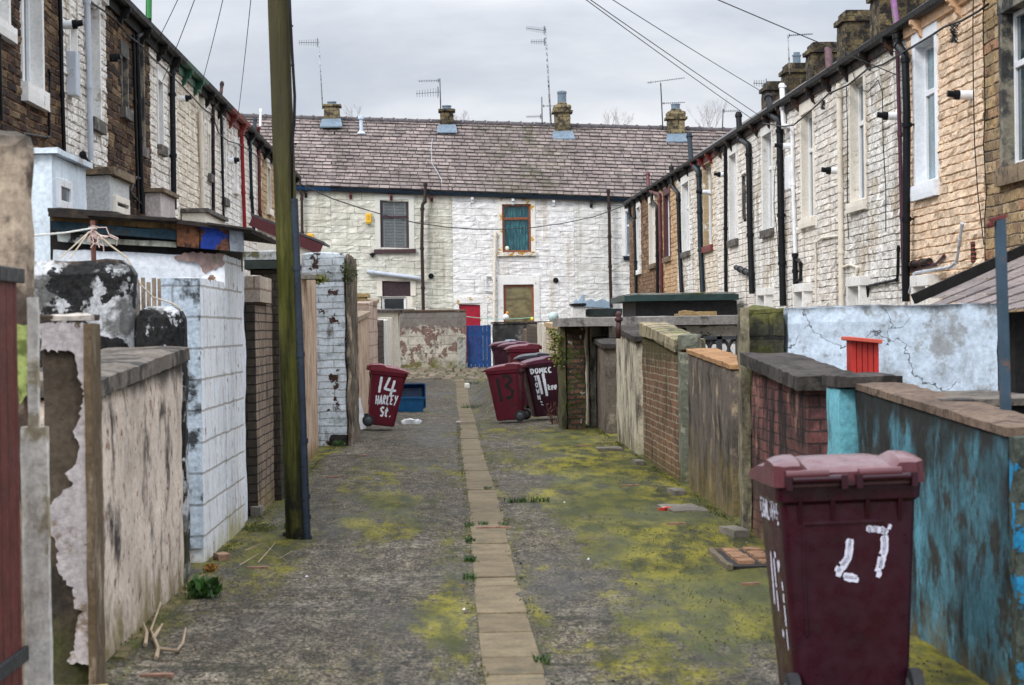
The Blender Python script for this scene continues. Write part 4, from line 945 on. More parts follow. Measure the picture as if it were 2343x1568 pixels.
# --- right side, from near to far
TEAL = wallmat('peeling teal paint on concrete', (.075, .215, .275), .4, streak=((.018, .018, .017), .85, 4., .45), blotch=((.04, .045, .04), .35, 3.), moss=((.10, .075, .03), .42, .95), top=((.016, .016, .015), 1.32, .12), bump=.7, grain=.4)
_X = 2.46
q = MB(); y0, y1 = y_at(2300, _X, 1000), y_at(1956, _X, 900); z0, z1 = on_x(2300, 983, _X).z, on_x(1956, 880, _X).z
e = thing('yard_wall', 'teal painted wall with black streaks and a rusty brown top, behind the nearest bin', 'wall', (_X+.2, (y0+y1)/2, -.1), group=GWR)
q.rough(_X, _X+.26, y0, y1, -.1, z0-.03, .1, .012, .012, z1b=z1-.03); mk('wall_face', q, TEAL, e)
q = MB(); q.rough(_X-.012, _X+.30, y0-.02, y1, z0-.03, z0+.015, .1, .008, .01, z1b=z1+.015)
k = (z1-z0)/(y1-y0); q.v = [(x, y, z+(k*(y-y0) if z < z0-.01 else 0)) for x, y, z in q.v]
mk('coping', q, wallmat('rust brown concrete top', (.155, .108, .078), .4, bump=.8, blotch=((.07, .05, .04), .4, 9), grain=.5), e)
BLUEEND = wallmat('bright blue paint', (.02, .22, .42), .35, peel=((.05, .06, .05), .62, 5), moss=((.05, .045, .02), .7, .95), bump=.6)
q = MB(); q.rough(_X-.004, _X+1.6, y0-.16, y0-.03, -.1, z0-.02, .1, .012, .012); single('wall_return', 'bright blue flaking return wall at the right edge of the picture', 'wall', q, BLUEEND)
# teal pier with its cap
a, b = on_y(1916, 890, y1+.05), on_y(2058, 890, y1+.05)
e = thing('gate_pier', 'teal gate pier with a dark chipped cap stone', 'pier', ((a.x+b.x)/2, y1+.2, -.1))
q = MB(); q.rough(a.x, b.x, y1+.02, y1+.5, -.1, a.z, .1, .01, .012); mk('shaft', q, wallmat('pale teal paint', (.13, .36, .43), .3, streak=((.03, .05, .05), .3, 5), blotch=((.2, .12, .08), .12, 3), moss=((.04, .06, .05), .6, .9), bump=.5), e)
a, b = on_y(1911, 840, y1), on_y(2064, 884, y1); q = MB(); q.rough(a.x, b.x, y1-.08, y1+.62, b.z, on_y(1911, 858, y1).z, .09, .015, .02); mk('cap', q, COPE_D, e)
# purple brick wall
PBR = wallmat('purple red brick', (.13, .055, .055), .4, brick=(.235, .082, .007, (.20, .08, .07), (.05, .038, .035)), streak=((.018, .013, .013), .85, 5, .4), blotch=((.30, .16, .12), .22, 2), moss=((.16, .12, .05), .6, .75), bump=.8, grain=.35)
_X = 2.38
e, g5 = sw('brick_wall', 'purple red brick wall under thick dark slabs, left of the teal pier', 'wall', _X, 1, 1846, 1717, 858, 806, .34, PBR, cell=.1, group=GWR, cope=1, copeth=.1, over=.09, copem=COPE_D)
# flaky post against it
YQ = g5[3]; a, b = on_y(1694, 900, YQ+.1), on_y(1717, 900, YQ+.1)
q = MB(); q.rough(a.x, b.x, YQ+.06, YQ+.3, -.1, on_y(1700, 705, YQ).z, .07, .015, .01); single('gate_post', 'flaking grey timber gate post at the end of the purple brick wall', 'post', q, wallmat('flaking timber', (.26, .23, .15), .4, streak=((.05, .045, .035), .8, 9), bump=.8))
# tall white cracked yard wall across the yard
YW = YQ+.38; a, b = on_y(1699, 704, YW), on_y(2284, 692, YW)
WCR = wallmat('cracked white paint', (.52, .61, .70), .16, blotch=((.28, .30, .31), .34, 3.2), cracks=1.5, top=((.035, .035, .035), a.z+.02, .09), streak=((.2, .2, .2), .3, 3), bump=.4, grain=.25, peel=((.10, .05, .045), .06, 1.4))
q = MB(); q.rough(a.x+.36, b.x, YW, YW+.3, 0, a.z, .13, .014, .02, z1b=b.z); single('yard_wall', 'tall white painted wall with cracks and a black stained top, across the yard on the right', 'wall', q, WCR, GWR)
STAINST = wallmat('black green stone', (.045, .045, .035), .5, brick=(.4, .2, .02, (.08, .075, .05), (.03, .03, .025)), blotch=((.10, .10, .03), .5, 2.2), bump=.9, grain=.5)
q = MB(); q.rough(a.x, a.x+.36, YW-.03, YW+.33, 0, a.z+.01, .11, .02, .04); single('stone_pier', 'black and green stained stone pier at the end of the cracked white wall', 'pier', q, STAINST)
# red box on the brick wall
YB = g5[2]+1.6; a, b = on_y(1946, 778, YB), on_y(2011, 836, YB); e = thing('letter_box', 'red painted wooden box with a sloping lid above the purple brick wall', 'box', ((a.x+b.x)/2, YB+.1, 0))
RB_ = plain('red box paint', (.40, .02, .012), .55, .2, dirt=((.2, .01, .01), .3, 6), bump=.2)
q = MB(); n = 5
for k in range(n): q.box(a.x+(b.x-a.x)*k/n+.002, a.x+(b.x-a.x)*(k+1)/n-.002, YB, YB+.2, 0, a.z)
mk('body', q, RB_, e, bevel=.004)
a2, b2 = on_y(1938, 770, YB-.04), on_y(2017, 782, YB-.04); q = MB(); q.beam((a2.x, YB+.08, a2.z-.015), (b2.x, YB+.08, b2.z), .3, .03); mk('lid', q, plain('faded red lid', (.5, .08, .05), .6, .15), e, bevel=.005)
# dark concrete wall
CON_D = wallmat('dark streaked concrete', (.14, .115, .098), .4, streak=((.022, .02, .019), .7, 4, .4), blotch=((.30, .23, .15), .26, 3), moss=((.20, .15, .05), 1.0, .75), bump=.5, grain=.35)
q_, g6 = sw('yard_wall', 'dark streaked concrete wall with an orange brown sloping top', 'wall', 2.42, 1, 1672, 1572, 832, 797, .3, CON_D, group=GWR, cope=1, copeth=.05, over=.02, copem=wallmat('orange brown top', (.34, .19, .09), .3, bump=.6, blotch=((.2, .1, .05), .4, 5)))
# brown brick wall with broken stone coping
BBR = wallmat('brown brick wall', (.24, .12, .065), .35, brick=(.235, .082, .010, (.13, .075, .05), (.36, .30, .2)), streak=((.04, .035, .025), .5, 5), blotch=((.32, .28, .2), .2, 3), moss=((.10, .085, .02), .5, .8), top=((.06, .055, .02), 1.55, .3), bump=.8)
e, g7 = sw('brick_wall', 'brown brick wall with a broken mossy stone coping', 'wall', 2.42, 1, 1549, 1469, 776, 736, .3, BBR, group=GWR, cope=1, copeth=.14, over=.04, top=.03, copem=wallmat('broken mossy coping', (.30, .25, .16), .4, bump=.9, blotch=((.06, .06, .04), .35, 4), peel=((.13, .15, .05), .25, 3)))
q = MB(); a, b = on_y(1551, 800, g7[2]-.15), on_y(1602, 775, g7[2]-.15); q.rough(a.x, a.x+.14, g7[2]-.3, g7[2]-.06, -.1, a.z-.02, .1, .012, .01); q.rough(a.x, b.x, g7[2]-.32, g7[2]-.05, a.z, b.z+.05, .06, .025, .02)
single('gate_pier', 'grey green concrete pier with a crumbling stone block on top', 'pier', q, wallmat('grey green concrete', (.15, .155, .12), .35, blotch=((.3, .29, .22), .3, 6), moss=((.07, .07, .02), .6, .8), bump=.7))
# pale plank wall
PLK = wallmat('pale streaked planks', (.56, .51, .40), .3, streak=((.07, .055, .045), .75, 5), moss=((.17, .15, .06), .5, .7), bump=.4, brick=(8., .001, 0., (.5, .46, .36), (.3, .25, .2)) if False else None)
e, g8 = sw('yard_wall', 'pale streaky rendered wall with a flat dark slab, between brown brick and plain concrete', 'wall', 2.40, 1, 1457, 1409, 768, 744, .3, PLK, group=GWR, cope=1, copeth=.08, over=.05, copem=COPE_D)
e, g9 = sw('yard_wall', 'low plain concrete wall with four dark coping slabs', 'wall', 2.40, 1, 1386, 1350, 786, 762, .36, wallmat('plain grey brown concrete', (.18, .15, .12), .35, streak=((.04, .034, .03), .6, 4, .4), blotch=((.26, .22, .17), .2, 3), bump=.5), group=GWR, cope=1, copeth=.08, over=.07, copem=COPE_D)
q_, g10 = sw('gate_post', 'narrow pale timber post beside the low concrete wall', 'post', 2.30, 1, 1350, 1336, 748, 746, .3, PLK)
# crumbling brick pier and the flat concrete roof it carries
YP7 = on_g(1310, 982).y
CRB = wallmat('crumbling dark brick', (.09, .045, .03), .5, brick=(.24, .085, .02, (.17, .09, .055), (.05, .05, .035)), blotch=((.05, .065, .015), .45, 2.5), peel=((.33, .32, .27), .16, 4), bump=1., grain=.5)
a, b = on_y(1283, 745, YP7), on_y(1337, 745, YP7); zt7 = on_y(1300, 748, YP7).z
q = MB(); q.rough(a.x+.08, b.x, YP7, YP7+1., gz(2, YP7)-.1, zt7, .09, .03, .02); single('brick_pier', 'crumbling dark brick pier under the flat concrete roof', 'pier', q, CRB)
q = MB(); q.rough(a.x-.02, a.x+.075, YP7-.03, YP7+.9, gz(2, YP7)-.1, zt7, .07, .02, .01); single('gate_post', 'rotten mossy timber post against the crumbling brick pier', 'post', q, wallmat('rotten timber', (.13, .12, .06), .5, streak=((.03, .03, .02), .7, 8), bump=.9))
a, b = on_y(1281, 722, YP7-.3), on_y(1712, 716, YP7-.3); zs = on_y(1281, 727, YP7-.3).z
q = MB(); q.rough(a.x, XR-.12, YP7-.3, YP7+2.6, zs-.15, zs, .22, .012, .015); e = thing('outhouse', 'outhouse with a long flat concrete roof in the right hand yard', 'outbuilding', (4, YP7+1, 0))
mk('roof', q, wallmat('grey concrete roof slab', (.26, .245, .23), .25, blotch=((.08, .075, .07), .35, 2), top=None, bump=.5), e)
q = MB(); q.rough(b.x-2.3, XR-.15, YP7+.1, YP7+2.4, 0, zs-.16, .2, .012, .015); mk('wall', q, wallmat('flaking white yard plaster', (.5, .48, .43), .3, peel=((.05, .045, .04), .4, 2.2), bump=.6), e)
# green edged flat roof behind
Y2 = 45.; a, b = on_y(1428, 680, Y2), on_y(1738, 676, Y2); z2 = on_y(1428, 690, Y2).z
e = thing('rear_extension', 'dark extension with a green edged flat felt roof against the right terrace', 'extension', (4.8, Y2+1.5, 0))
q = MB(); q.rough(a.x, XR-.15, Y2, Y2+4, z2, z2+.13, .25, .01, .01); mk('roof_edge', q, plain('dark green fascia', (.015, .04, .038), .5, .3), e)
q = MB(); q.rough(a.x+.12, XR-.18, Y2+.1, Y2+3.9, z2+.13, z2+.17, .2, .012, .01); mk('roof_felt', q, wallmat('mossy felt', (.25, .25, .23), .25, blotch=((.08, .09, .03), .35, 2), bump=.5), e)
q = MB(); q.rough(a.x+.25, XR-.15, Y2+.3, Y2+3.8, 0, z2, .3, .01, .01); mk('wall', q, plain('black tarred wall', (.022, .023, .026), .7, .4), e)
# shed roof at the right edge
YS = YW+1.2; p1, p2 = on_y(2106, 696, YS+2.2), on_y(2345, 588, YS+2.2)
e = thing('shed', 'shed with a sloping slate roof dotted with moss at the right edge', 'shed', (p2.x, YS+1, 0))
x_0, z_0, x_1, z_1 = p1.x, p1.z, p2.x+1.0, p1.z+(p2.z-p1.z)*(p2.x+1-p1.x)/(p2.x-p1.x)
ya_, yb_ = YS-.55, YS+2.2; q = MB(); rn = q.at.setdefault('rnd', []); rg = random.Random(2)
# slope falls towards the camera too, so its slates show
dz = -.42
for k in range(6):
    for j in range(9):
        f0, f1 = k/6, (k+1.2)/6; g0, g1 = (j+(.5 if k % 2 else 0))/9, (j+.985+(.5 if k % 2 else 0))/9
        g0, g1 = min(1, g0), min(1, g1)
        if g1-g0 < .02: continue
        o = len(q.v); lf = rg.uniform(0, .012)
        for (f, h_) in ((f0, .022+lf), (f1, .008)):
            for g_ in (g0, g1):
                x = x_0+(x_1-x_0)*g_; q.v.append((x, ya_+(yb_-ya_)*f, z_0+(z_1-z_0)*g_+dz*(1-f)*(.35+g_)+h_))
        q.v.append((q.v[o][0], q.v[o][1]+.004, q.v[o][2]-.015)); q.v.append((q.v[o+1][0], q.v[o+1][1]+.004, q.v[o+1][2]-.015))
        q.face((o, o+1, o+3, o+2)); q.face((o+4, o+5, o+1, o)); rn += [rg.random()]*6
rfs = mk('roof', q, blockmat('shed slates', [(.20, .17, .165), (.26, .22, .215), (.17, .15, .15), (.30, .25, .24)], (.1, .1, .1), 0, ((.07, .065, .055), .4), patches=((.09, .10, .02), .12, 7)), e)
q = MB(); q.beam((x_0-.05, yb_+.1, z_0+.05), (x_1, yb_+.1, z_1+.06), .1, .1); mk('verge', q, SOFFIT, rfs)
q = MB(); q.prism([(x_0+.3, ya_+.35, 0), (x_1, ya_+.35, 0), (x_1, ya_+.35, z_1-.9), (x_0+.3, ya_+.35, z_0-.12)], (0, 1.8, 0)); mk('wall', q, SOFFIT, e)
# black box with pale top right behind the teal wall
YT = y0+1.8; a, b = on_y(2170, 912, YT), on_y(2420, 912, YT); e = thing('cold_frame', 'low black shed with a pale ledge behind the teal wall', 'shed', ((a.x+b.x)/2, YT+.3, 0))
q = MB(); q.box(a.x, b.x, YT, YT+1.2, 0, a.z-.04); mk('body', q, SOFFIT, e)
q = MB(); q.rough(a.x-.04, b.x, YT-.06, YT+1.26, a.z-.04, a.z, .12, .006, .006); mk('ledge', q, COPE, e)
# steel post
YPq = on_x(2300, 940, 2.75).y; a = on_y(2297, 1000, YPq); tp = on_y(2287, 500, YPq)
e = thing('clothes_post', 'grey blue steel post with a rusty bracket at the right edge', 'post', (a.x, YPq, 0))
STL = plain('grey blue steel paint', (.03, .06, .09), .5, .25, dirt=((.12, .07, .05), .3, 6))
q = MB(); q.beam((a.x+.03, YPq, 0), (tp.x, YPq, tp.z), .05, .05, (0, 1, 0)); mk('post', q, STL, e, bevel=.006)
q = MB(); c = on_y(2265, 510, YPq); q.beam((tp.x+.03, YPq, tp.z+.012), (c.x, YPq, c.z+.012), .05, .02); q.lathe((c.x, YPq, c.z-.01), [(.008, -.02), (.016, -.015), (.016, .015), (.008, .02)], 12, 'y'); mk('bracket', q, plain('rusty iron', (.14, .03, .025), .8, .4), e)

# --- right side beyond the brick pier
FARR = [('brick_wall', 'cream painted brick wall with a sandy slab top, behind the bins', 1281, 1250, 742, 737, wallmat('cream flaking brick', (.62, .52, .40), .25, brick=(.28, .12, .014, (.55, .45, .33), (.22, .14, .1)), peel=((.2, .11, .08), .2, 4), bump=.7), (.45, .33, .2)),
        ('yard_wall', 'whitish timber boarded wall behind the bins', 1246, 1230, 740, 738, wallmat('whitish boards', (.60, .55, .47), .25, streak=((.18, .13, .1), .5, 5), bump=.5), None),
        ('brick_wall', 'dark brown brick wall with a stepped top behind the bins', 1229, 1206, 748, 742, wallmat('dark brown bricks', (.10, .07, .05), .3, brick=(.28, .12, .014, (.07, .05, .04), (.05, .04, .035)), bump=.7), None),
        ('yard_wall', 'narrow dark weathered wall between two brick walls behind the bins', 1206, 1196, 756, 752, wallmat('dark weathered boards', (.14, .10, .07), .3, streak=((.05, .04, .03), .5, 5)), None),
        ('brick_wall', 'low buff brick wall at the far right end of the alley', 1195, 1188, 764, 756, wallmat('buff brick', (.42, .32, .2), .25, brick=(.28, .12, .014, (.35, .26, .17), (.18, .13, .1)), bump=.7), None)]
for nm, lb, un, uf, vn, vf, mt, cp in FARR: sw(nm, lb, 'wall', 2.36, 1, un, uf, vn, vf, .45, mt, cell=.2, group=GWR, cope=1 if cp else None, copeth=.12, copem=wallmat('sandy coping', cp, .3) if cp else None)

# --- the end of the alley
YE = 74.3; zg = .36
ENDW = wallmat('end wall block and peeling render', (.50, .46, .38), .25, peel=((.19, .125, .10), .40, 2.6), streak=((.09, .08, .07), .4, 3, .6), blotch=((.30, .28, .24), .2, 2.5), moss=((.13, .13, .025), .75, .95), bump=.6, grain=.3, brick=(.62, .3, .012, (.46, .42, .35), (.3, .27, .22)), top=((.17, .15, .135), 1.72, .22))
a, b = on_y(908, 714, YE), on_y(1066, 713, YE); q = MB(); q.rough(a.x-2.2, b.x, YE, YE+.35, .2, a.z, .16, .014, .02); e = thing('yard_wall', 'peeling concrete block wall with a grey top left of the blue gate', 'wall', ((a.x+b.x)/2, YE, .2)); mk('wall_face', q, ENDW, e)
q = MB(); q.rough(a.x-2.2, b.x+.02, YE-.04, YE+.4, a.z, a.z+.06, .16, .01, .01); mk('coping', q, wallmat('rust stained coping', (.13, .085, .06), .4, bump=.5), e)
q = MB(); x = on_y(1045, 770, YE).x; q.rough(x, b.x-.03, YE-.1, YE-.02, .2, on_y(1045, 772, YE).z, .12, .012, .01); single('gate_post', 'pale lichen covered concrete gate post beside the blue gate', 'post', q, wallmat('lichen concrete', (.38, .38, .34), .3, blotch=((.14, .13, .1), .35, 4), moss=((.12, .12, .03), .5, .9)))
a, b = on_y(1067, 745, YE), on_y(1124, 846, YE); e = thing('yard_gate', 'blue painted plank gate at the end of the alley', 'gate', ((a.x+b.x)/2, YE+.1, .3))
GB = plain('blue gate paint', (.006, .045, .17), .75, .35, dirt=((.012, .06, .10), .4, 5), streak=True, bump=.3); n = 6
q = MB()
for k in range(n): q.box(a.x+(b.x-a.x)*k/n+.002, a.x+(b.x-a.x)*(k+1)/n-.002, YE+.08, YE+.12, b.z, a.z+.006*((k*7) % 3-1))
mk('planks', q, GB, e, bevel=.006)
q = MB(); q.box(a.x, b.x, YE+.125, YE+.16, b.z+.2, b.z+.32); q.box(a.x, b.x, YE+.125, YE+.16, a.z-.35, a.z-.23); mk('rail', q, GB, e)
q = MB(); q.rough(a.x-.06, b.x+.06, YE-.12, YE+.3, .25, b.z-.03, .12, .012, .02); mk('threshold', q, wallmat('mossy threshold', (.13, .12, .06), .4, bump=.6), e)
a, b = on_y(1126, 737, YE), on_y(1240, 738, YE); q = MB(); q.rough(a.x, b.x+3.5, YE, YE+.35, .2, a.z-.06, .16, .014, .02); e = thing('yard_wall', 'blackened concrete wall with pale runs right of the blue gate', 'wall', ((a.x+b.x)/2, YE, .2))
mk('wall_face', q, wallmat('blackened concrete', (.30, .29, .26), .3, streak=((.025, .025, .026), 1.0, 3.4), blotch=((.05, .05, .05), .7, 1.2), moss=((.13, .13, .05), .5, .7), bump=.5), e)
q = MB(); q.rough(a.x-.05, b.x+3.5, YE-.05, YE+.4, a.z-.06, a.z, .16, .01, .01); mk('coping', q, COPE_D, e)
# ------------------------------------------------------------------ left side, from near to far
# far left door in its frame
RDOOR = plain('red brown door paint', (.10, .018, .014), .6, .35, dirt=((.05, .015, .012), .5, 4), streak=True, bump=.25)
e = thing('yard_door', 'red brown plank door with a black strap hinge at the left edge', 'door', (-1.95, 8.0, 0))
q = MB(); yq = 6.6; xd = on_y(44, 1000, 8.92).x
while yq < 8.9: q.box(xd-.06, xd, yq+.004, min(yq+.15, 8.92)-.004, .06, 1.93); yq += .15
mk('planks', q, RDOOR, e, bevel=.006)
a = on_x(60, 1445, -1.9); q = MB(); q.box(xd-.004, xd+.018, 8.1, 9.02, a.z-.03, a.z+.03); q.tube([(xd+.03, 9.0, a.z-.045), (xd+.03, 9.0, a.z+.045)], .02, 8); mk('hinge', q, plain('black iron', (.03, .035, .04), .5, .4, metal=.3), e, bevel=.004)
q = MB(); z_ = on_x(40, 640, -1.9).z; q.box(xd-.004, xd+.018, 8.5, 9.0, z_-.03, z_+.03); mk('hinge', q, plain('black iron', (.03, .035, .04), .5, .4), e, bevel=.004)
# tall stone gate post
a = on_y(0, 300, 9.1); q = MB(); q.rough(-2.3, on_y(70, 600, 9.05).x, 9.05, 9.2, -.05, a.z, .07, .012, .03)
e = thing('gate_post', 'tall beige stone gate post with a green algae patch at the left edge', 'post', (-2.1, 9.1, -.05)); mk('shaft', q, wallmat('beige stained gate post', (.42, .335, .25), .35, blotch=((.10, .075, .06), .45, 2.2), streak=((.12, .08, .06), .45, 5), top=((.05, .045, .04), 2.62, .2), bump=.6), e); POSTE = e
q = MB(); z1 = on_y(95, 975, 8.96).z; q.rough(on_y(48, 1200, 8.96).x, on_y(112, 1200, 8.96).x, 8.96, 9.03, -.05, z1, .07, .008, .008); q.rough(on_y(60, 800, 8.96).x, on_y(86, 800, 8.96).x, 8.965, 9.025, z1-.02, on_y(70, 682, 8.96).z, .07, .008, .004); single('door_frame_board', 'whitish grey upright board between the gate post and the peeling pier', 'board', q, wallmat('greyish white board', (.60, .57, .52), .2, streak=((.24, .2, .15), .35, 5), blotch=((.3, .26, .18), .2, 4), moss=((.3, .2, .1), .2, .6), bump=.3))
# pier with peeling render
YA = 10.3; a, b = on_y(88, 735, YA), on_y(206, 735, YA); zA = a.z
e = thing('gate_pier', 'gate pier whose pale render peels off dark stone, beside the pinkish wall', 'pier', ((a.x+b.x)/2, YA+.2, 0))
q = MB(); q.rough(a.x, b.x, YA, YA+.2, -.1, zA, .08, .016, .025); mk('shaft', q, wallmat('dark core of pier', (.075, .058, .042), .5, blotch=((.03, .025, .02), .4, 3), moss=((.06, .075, .015), .45, .8), bump=.8), e)
# the render that is left: an irregular raised sheet on the front, modelled from its outline
def sheet(pts, Y, th): return [tuple(on_y(u, v, Y)) for u, v in pts]
rgp = random.Random(4)
def ragged(pts, amp):
    o = []
    for (p, q_) in zip(pts, pts[1:]+pts[:1]):
        n = max(1, int(math.hypot(q_[0]-p[0], q_[1]-p[1])/7))
        for k in range(n): o.append((p[0]+(q_[0]-p[0])*k/n+rgp.uniform(-amp, amp), p[1]+(q_[1]-p[1])*k/n+rgp.uniform(-amp, amp)))
    return o
def edge_rag(pts, amp, keep):   # ragged only along the free (inner) edge
    r = ragged(pts, amp); return [(max(keep[0], min(keep[1], u)), v) for u, v in r]
pl = [(207, 738), (92, 738), (93, 800), (128, 806), (150, 800), (168, 815), (178, 860), (192, 900), (180, 960), (168, 985), (182, 1020), (175, 1060), (150, 1080), (168, 1110), (140, 1130), (118, 1150), (108, 1180), (104, 1205), (124, 1230), (132, 1260), (128, 1300), (150, 1330), (168, 1345), (172, 1390), (186, 1400), (170, 1450), (168, 1490), (150, 1515), (207, 1520)]
q = MB(); q.prism(sheet(ragged([(30, 742), (74, 746), (73, 800), (66, 850), (60, 905), (46, 925), (36, 880), (30, 820)], 3), 9.035, .01), (0, .008, 0)); mk('algae_patch', q, wallmat('yellow green algae', (.42, .50, .17), .3, blotch=((.16, .2, .06), .4, 9)), POSTE)
q = MB(); q.prism(sheet(edge_rag(pl, 4.2, (90, 207)), YA-.035, .03), (0, .03, 0)); mk('peeling_render', q, wallmat('pale pink grey render', (.46, .42, .42), .25, blotch=((.20, .15, .11), .28, 4), peel=((.10, .075, .05), .08, 7), bump=.8), e)
q = MB(); q.rough(a.x-.02, b.x+.02, YA-.05, YA+.22, zA, zA+.035, .07, .012, .015); mk('cap', q, wallmat('flaking cap render', (.5, .45, .4), .3, peel=((.06, .045, .035), .5, 4)), e)
q = MB(); q.rough(b.x-.03, b.x+.016, YA-.055, YA+.24, -.1, zA-.01, .08, .008, .01); single('door_frame_board', 'dark rotten timber strip right of the peeling pier', 'board', q, wallmat('rotten brown timber', (.12, .085, .05), .4, streak=((.4, .33, .25), .45, 7), bump=.7))
q = MB(); g = on_g(170, 1545); q.rough(-2.0, -1.62, 9.55, 10.2, -.1, .08, .09, .012, .02); single('step', 'worn sandstone doorstep at the foot of the peeling pier', 'step', q, wallmat('worn yellow sandstone', (.36, .26, .12), .35, blotch=((.12, .10, .05), .3, 4), bump=.5))
# pinkish wall with its stone slab
XP = -1.80; PINK = wallmat('pinkish stained render', (.64, .54, .45), .2, streak=((.045, .036, .033), .50, 3.2, .8), blotch=((.20, .10, .05), .2, 12), moss=((.17, .13, .04), .6, .95), bump=.7, grain=.25, top=((.05, .045, .042), 1.6, .14))
yn, yf = y_at(219, XP, 1200), y_at(421, XP, 1050); zn, zf = on_x(232, 866, XP).z, on_x(415, 795, XP).z
e = thing('yard_wall', 'pinkish stained wall under a thick dark stone slab on the left', 'wall', (XP-.15, (yn+yf)/2, -.12), group=GWL)
q = MB(); q.rough(XP-.36, XP, yn, yf, -.12, zn-.1, .1, .012, .012, z1b=zf-.1); mk('wall_face', q, PINK, e)
q = MB(); q.rough(XP-.5, XP+.055, yn-.02, yf-.01, zn-.085, zn+.01, .075, .010, .015, z1b=zf+.01); k = (zf-zn)/(yf-yn); q.v = [(x, y, z+(k*(y-yn) if z < zn-.055 else 0)) for x, y, z in q.v]
mk('coping', q, COPE, e)
q = MB(); q.rough(XP+.002, XP+.10, yn+.3, yf+.5, -.12, .06, .08, .025, .03); single('plinth', 'mossy sandstone footing along the pinkish wall', 'footing', q, wallmat('mossy footing', (.20, .155, .08), .4, blotch=((.07, .075, .02), .5, 4), bump=.8))
# dark stained cross wall with step down
YC = yf+.02; DST = wallmat('black and white stained render', (.12, .12, .115), .5, blotch=((.46, .47, .48), .62, 4.2), peel=((.018, .018, .018), .5, 2.1), moss=((.06, .065, .02), .9, .8), bump=.6, grain=.45, top=((.10, .06, .04), 2.24, .08))
a, b = on_y(66, 597, YC), on_y(302, 597, YC); q = MB(); q.rough(a.x-.4, b.x, YC, YC+.32, 0, a.z, .09, .014, .06); single('yard_wall', 'tall black and white stained wall between two yards on the left', 'wall', q, DST, GWL)
a2, b2 = on_y(302, 703, YC), on_y(417, 703, YC); q = MB(); q.rough(b.x+.004, b2.x, YC+.01, YC+.31, 0, a2.z, .08, .014, .05); single('yard_wall', 'lower stained block stepping down from the tall stained wall, above the stone slab', 'wall', q, DST, GWL)
# white block wall
XB = -1.83; y0b, y1b = y_at(463, XB, 1000), y_at(516, XB, 900); zt = on_y(450, 634, y0b).z
WBL = wallmat('white painted blocks', (.70, .73, .77), .12, brick=(.45, .228, .010, (.73, .75, .78), (.42, .40, .38)), blotch=((.36, .40, .44), .10, 5), streak=((.18, .10, .07), .22, 9), moss=((.35, .30, .10), .42, .85), bump=.55, grain=.16, peel=((.2, .12, .08), .04, 8))
e = thing('block_wall', 'white painted block wall with a stained bluish end, in front of the white outhouse', 'wall', (XB-.2, (y0b+y1b)/2, -.1), group=GWL)
q = MB(); q.rough(XB-.22, XB, y0b+.035, y1b, -.1, zt, .1, .006, .008); mk('wall_face', q, WBL, e)
a = on_y(366, 640, y0b); q = MB(); q.rough(a.x, XB-.002, y0b, y0b+.03, on_y(440, 1255, y0b).z, zt-.005, .09, .006, .006); mk('end_face', q, wallmat('bluish stained blocks', (.52, .60, .68), .2, brick=(.45, .228, .010, (.48, .56, .64), (.3, .33, .36)), blotch=((.05, .055, .06), .34, 3.2), moss=((.05, .06, .02), .35, .9), bump=.6), e)
q = MB(); a1, a2 = on_y(309, 640, y0b+.1), on_y(371, 640, y0b+.1); n = 5
for k in range(n): q.rough(a1.x+(a2.x-a1.x)*k/n+.004, a1.x+(a2.x-a1.x)*(k+1)/n-.004, y0b+.08, y0b+.11, .2, a1.z+.02*math.sin(k*2.3), .2, .004, .003)
single('board_fence', 'weathered upright boards beside the bluish block end', 'fence', q, wallmat('weathered boards', (.32, .25, .18), .3, streak=((.12, .09, .07), .6, 9), bump=.5))
# white outhouse with stacked timber roof
YO = y1b; a, b = on_y(112, 575, YO), on_y(556, 578, YO); zl, zr = on_y(112, 560, YO).z, on_y(556, 580, YO).z
OUTW = wallmat('lumpy white limewash', (.66, .70, .75), .15, bump=1., blotch=((.40, .38, .38), .2, 4), grain=.2)
e = thing('outhouse', 'white outhouse with a sagging dark timber and slate roof on the left', 'outbuilding', ((a.x+b.x)/2, YO+.9, 0))
q = MB(); q.rough(a.x, XB-.03, YO+.02, YO+2.1, -.1, zl-.02, .13, .02, .03, z1b=zl-.02); q.v = [(x, y, z+((zr-zl)*(x-a.x)/(b.x-a.x) if z > zl-.3 else 0)) for x, y, z in q.v]; mk('wall', q, OUTW, e)
q = MB(); zA_, zB_ = on_y(112, 488, YO).z, on_y(556, 512, YO).z; q.hexa([(a.x, YO+.06, zl-.12), (XB-.04, YO+.06, zr-.12), (XB-.04, YO+2, zr-.12), (a.x, YO+2, zl-.12), (a.x, YO+.06, zA_), (XB-.04, YO+.06, zB_), (XB-.04, YO+2, zB_), (a.x, YO+2, zA_)]); mk('gable', q, SOFFIT, e)
y1c = y_at(557, XB+.01, 800); q = MB(); q.rough(XB-.18, XB+.008, YO+.005, y1c, -.1, on_x(516, 583, XB).z, .1, .006, .008); mk('corner_pier', q, WBL, e)
q = MB(); pk = [(395, 590), (425, 578), (512, 580), (512, 605), (470, 628), (455, 605), (420, 596)]; q.prism(sheet(ragged(pk, 3), YO-.004, .02), (0, .02, 0)); mk('bare_render_patch', q, wallmat('bare mauve render', (.28, .20, .18), .3, blotch=((.10, .12, .08), .4, 5)), e)
TIMB = wallmat('charred roof timber', (.035, .03, .027), .5, streak=((.10, .07, .04), .3, 6), bump=.6)
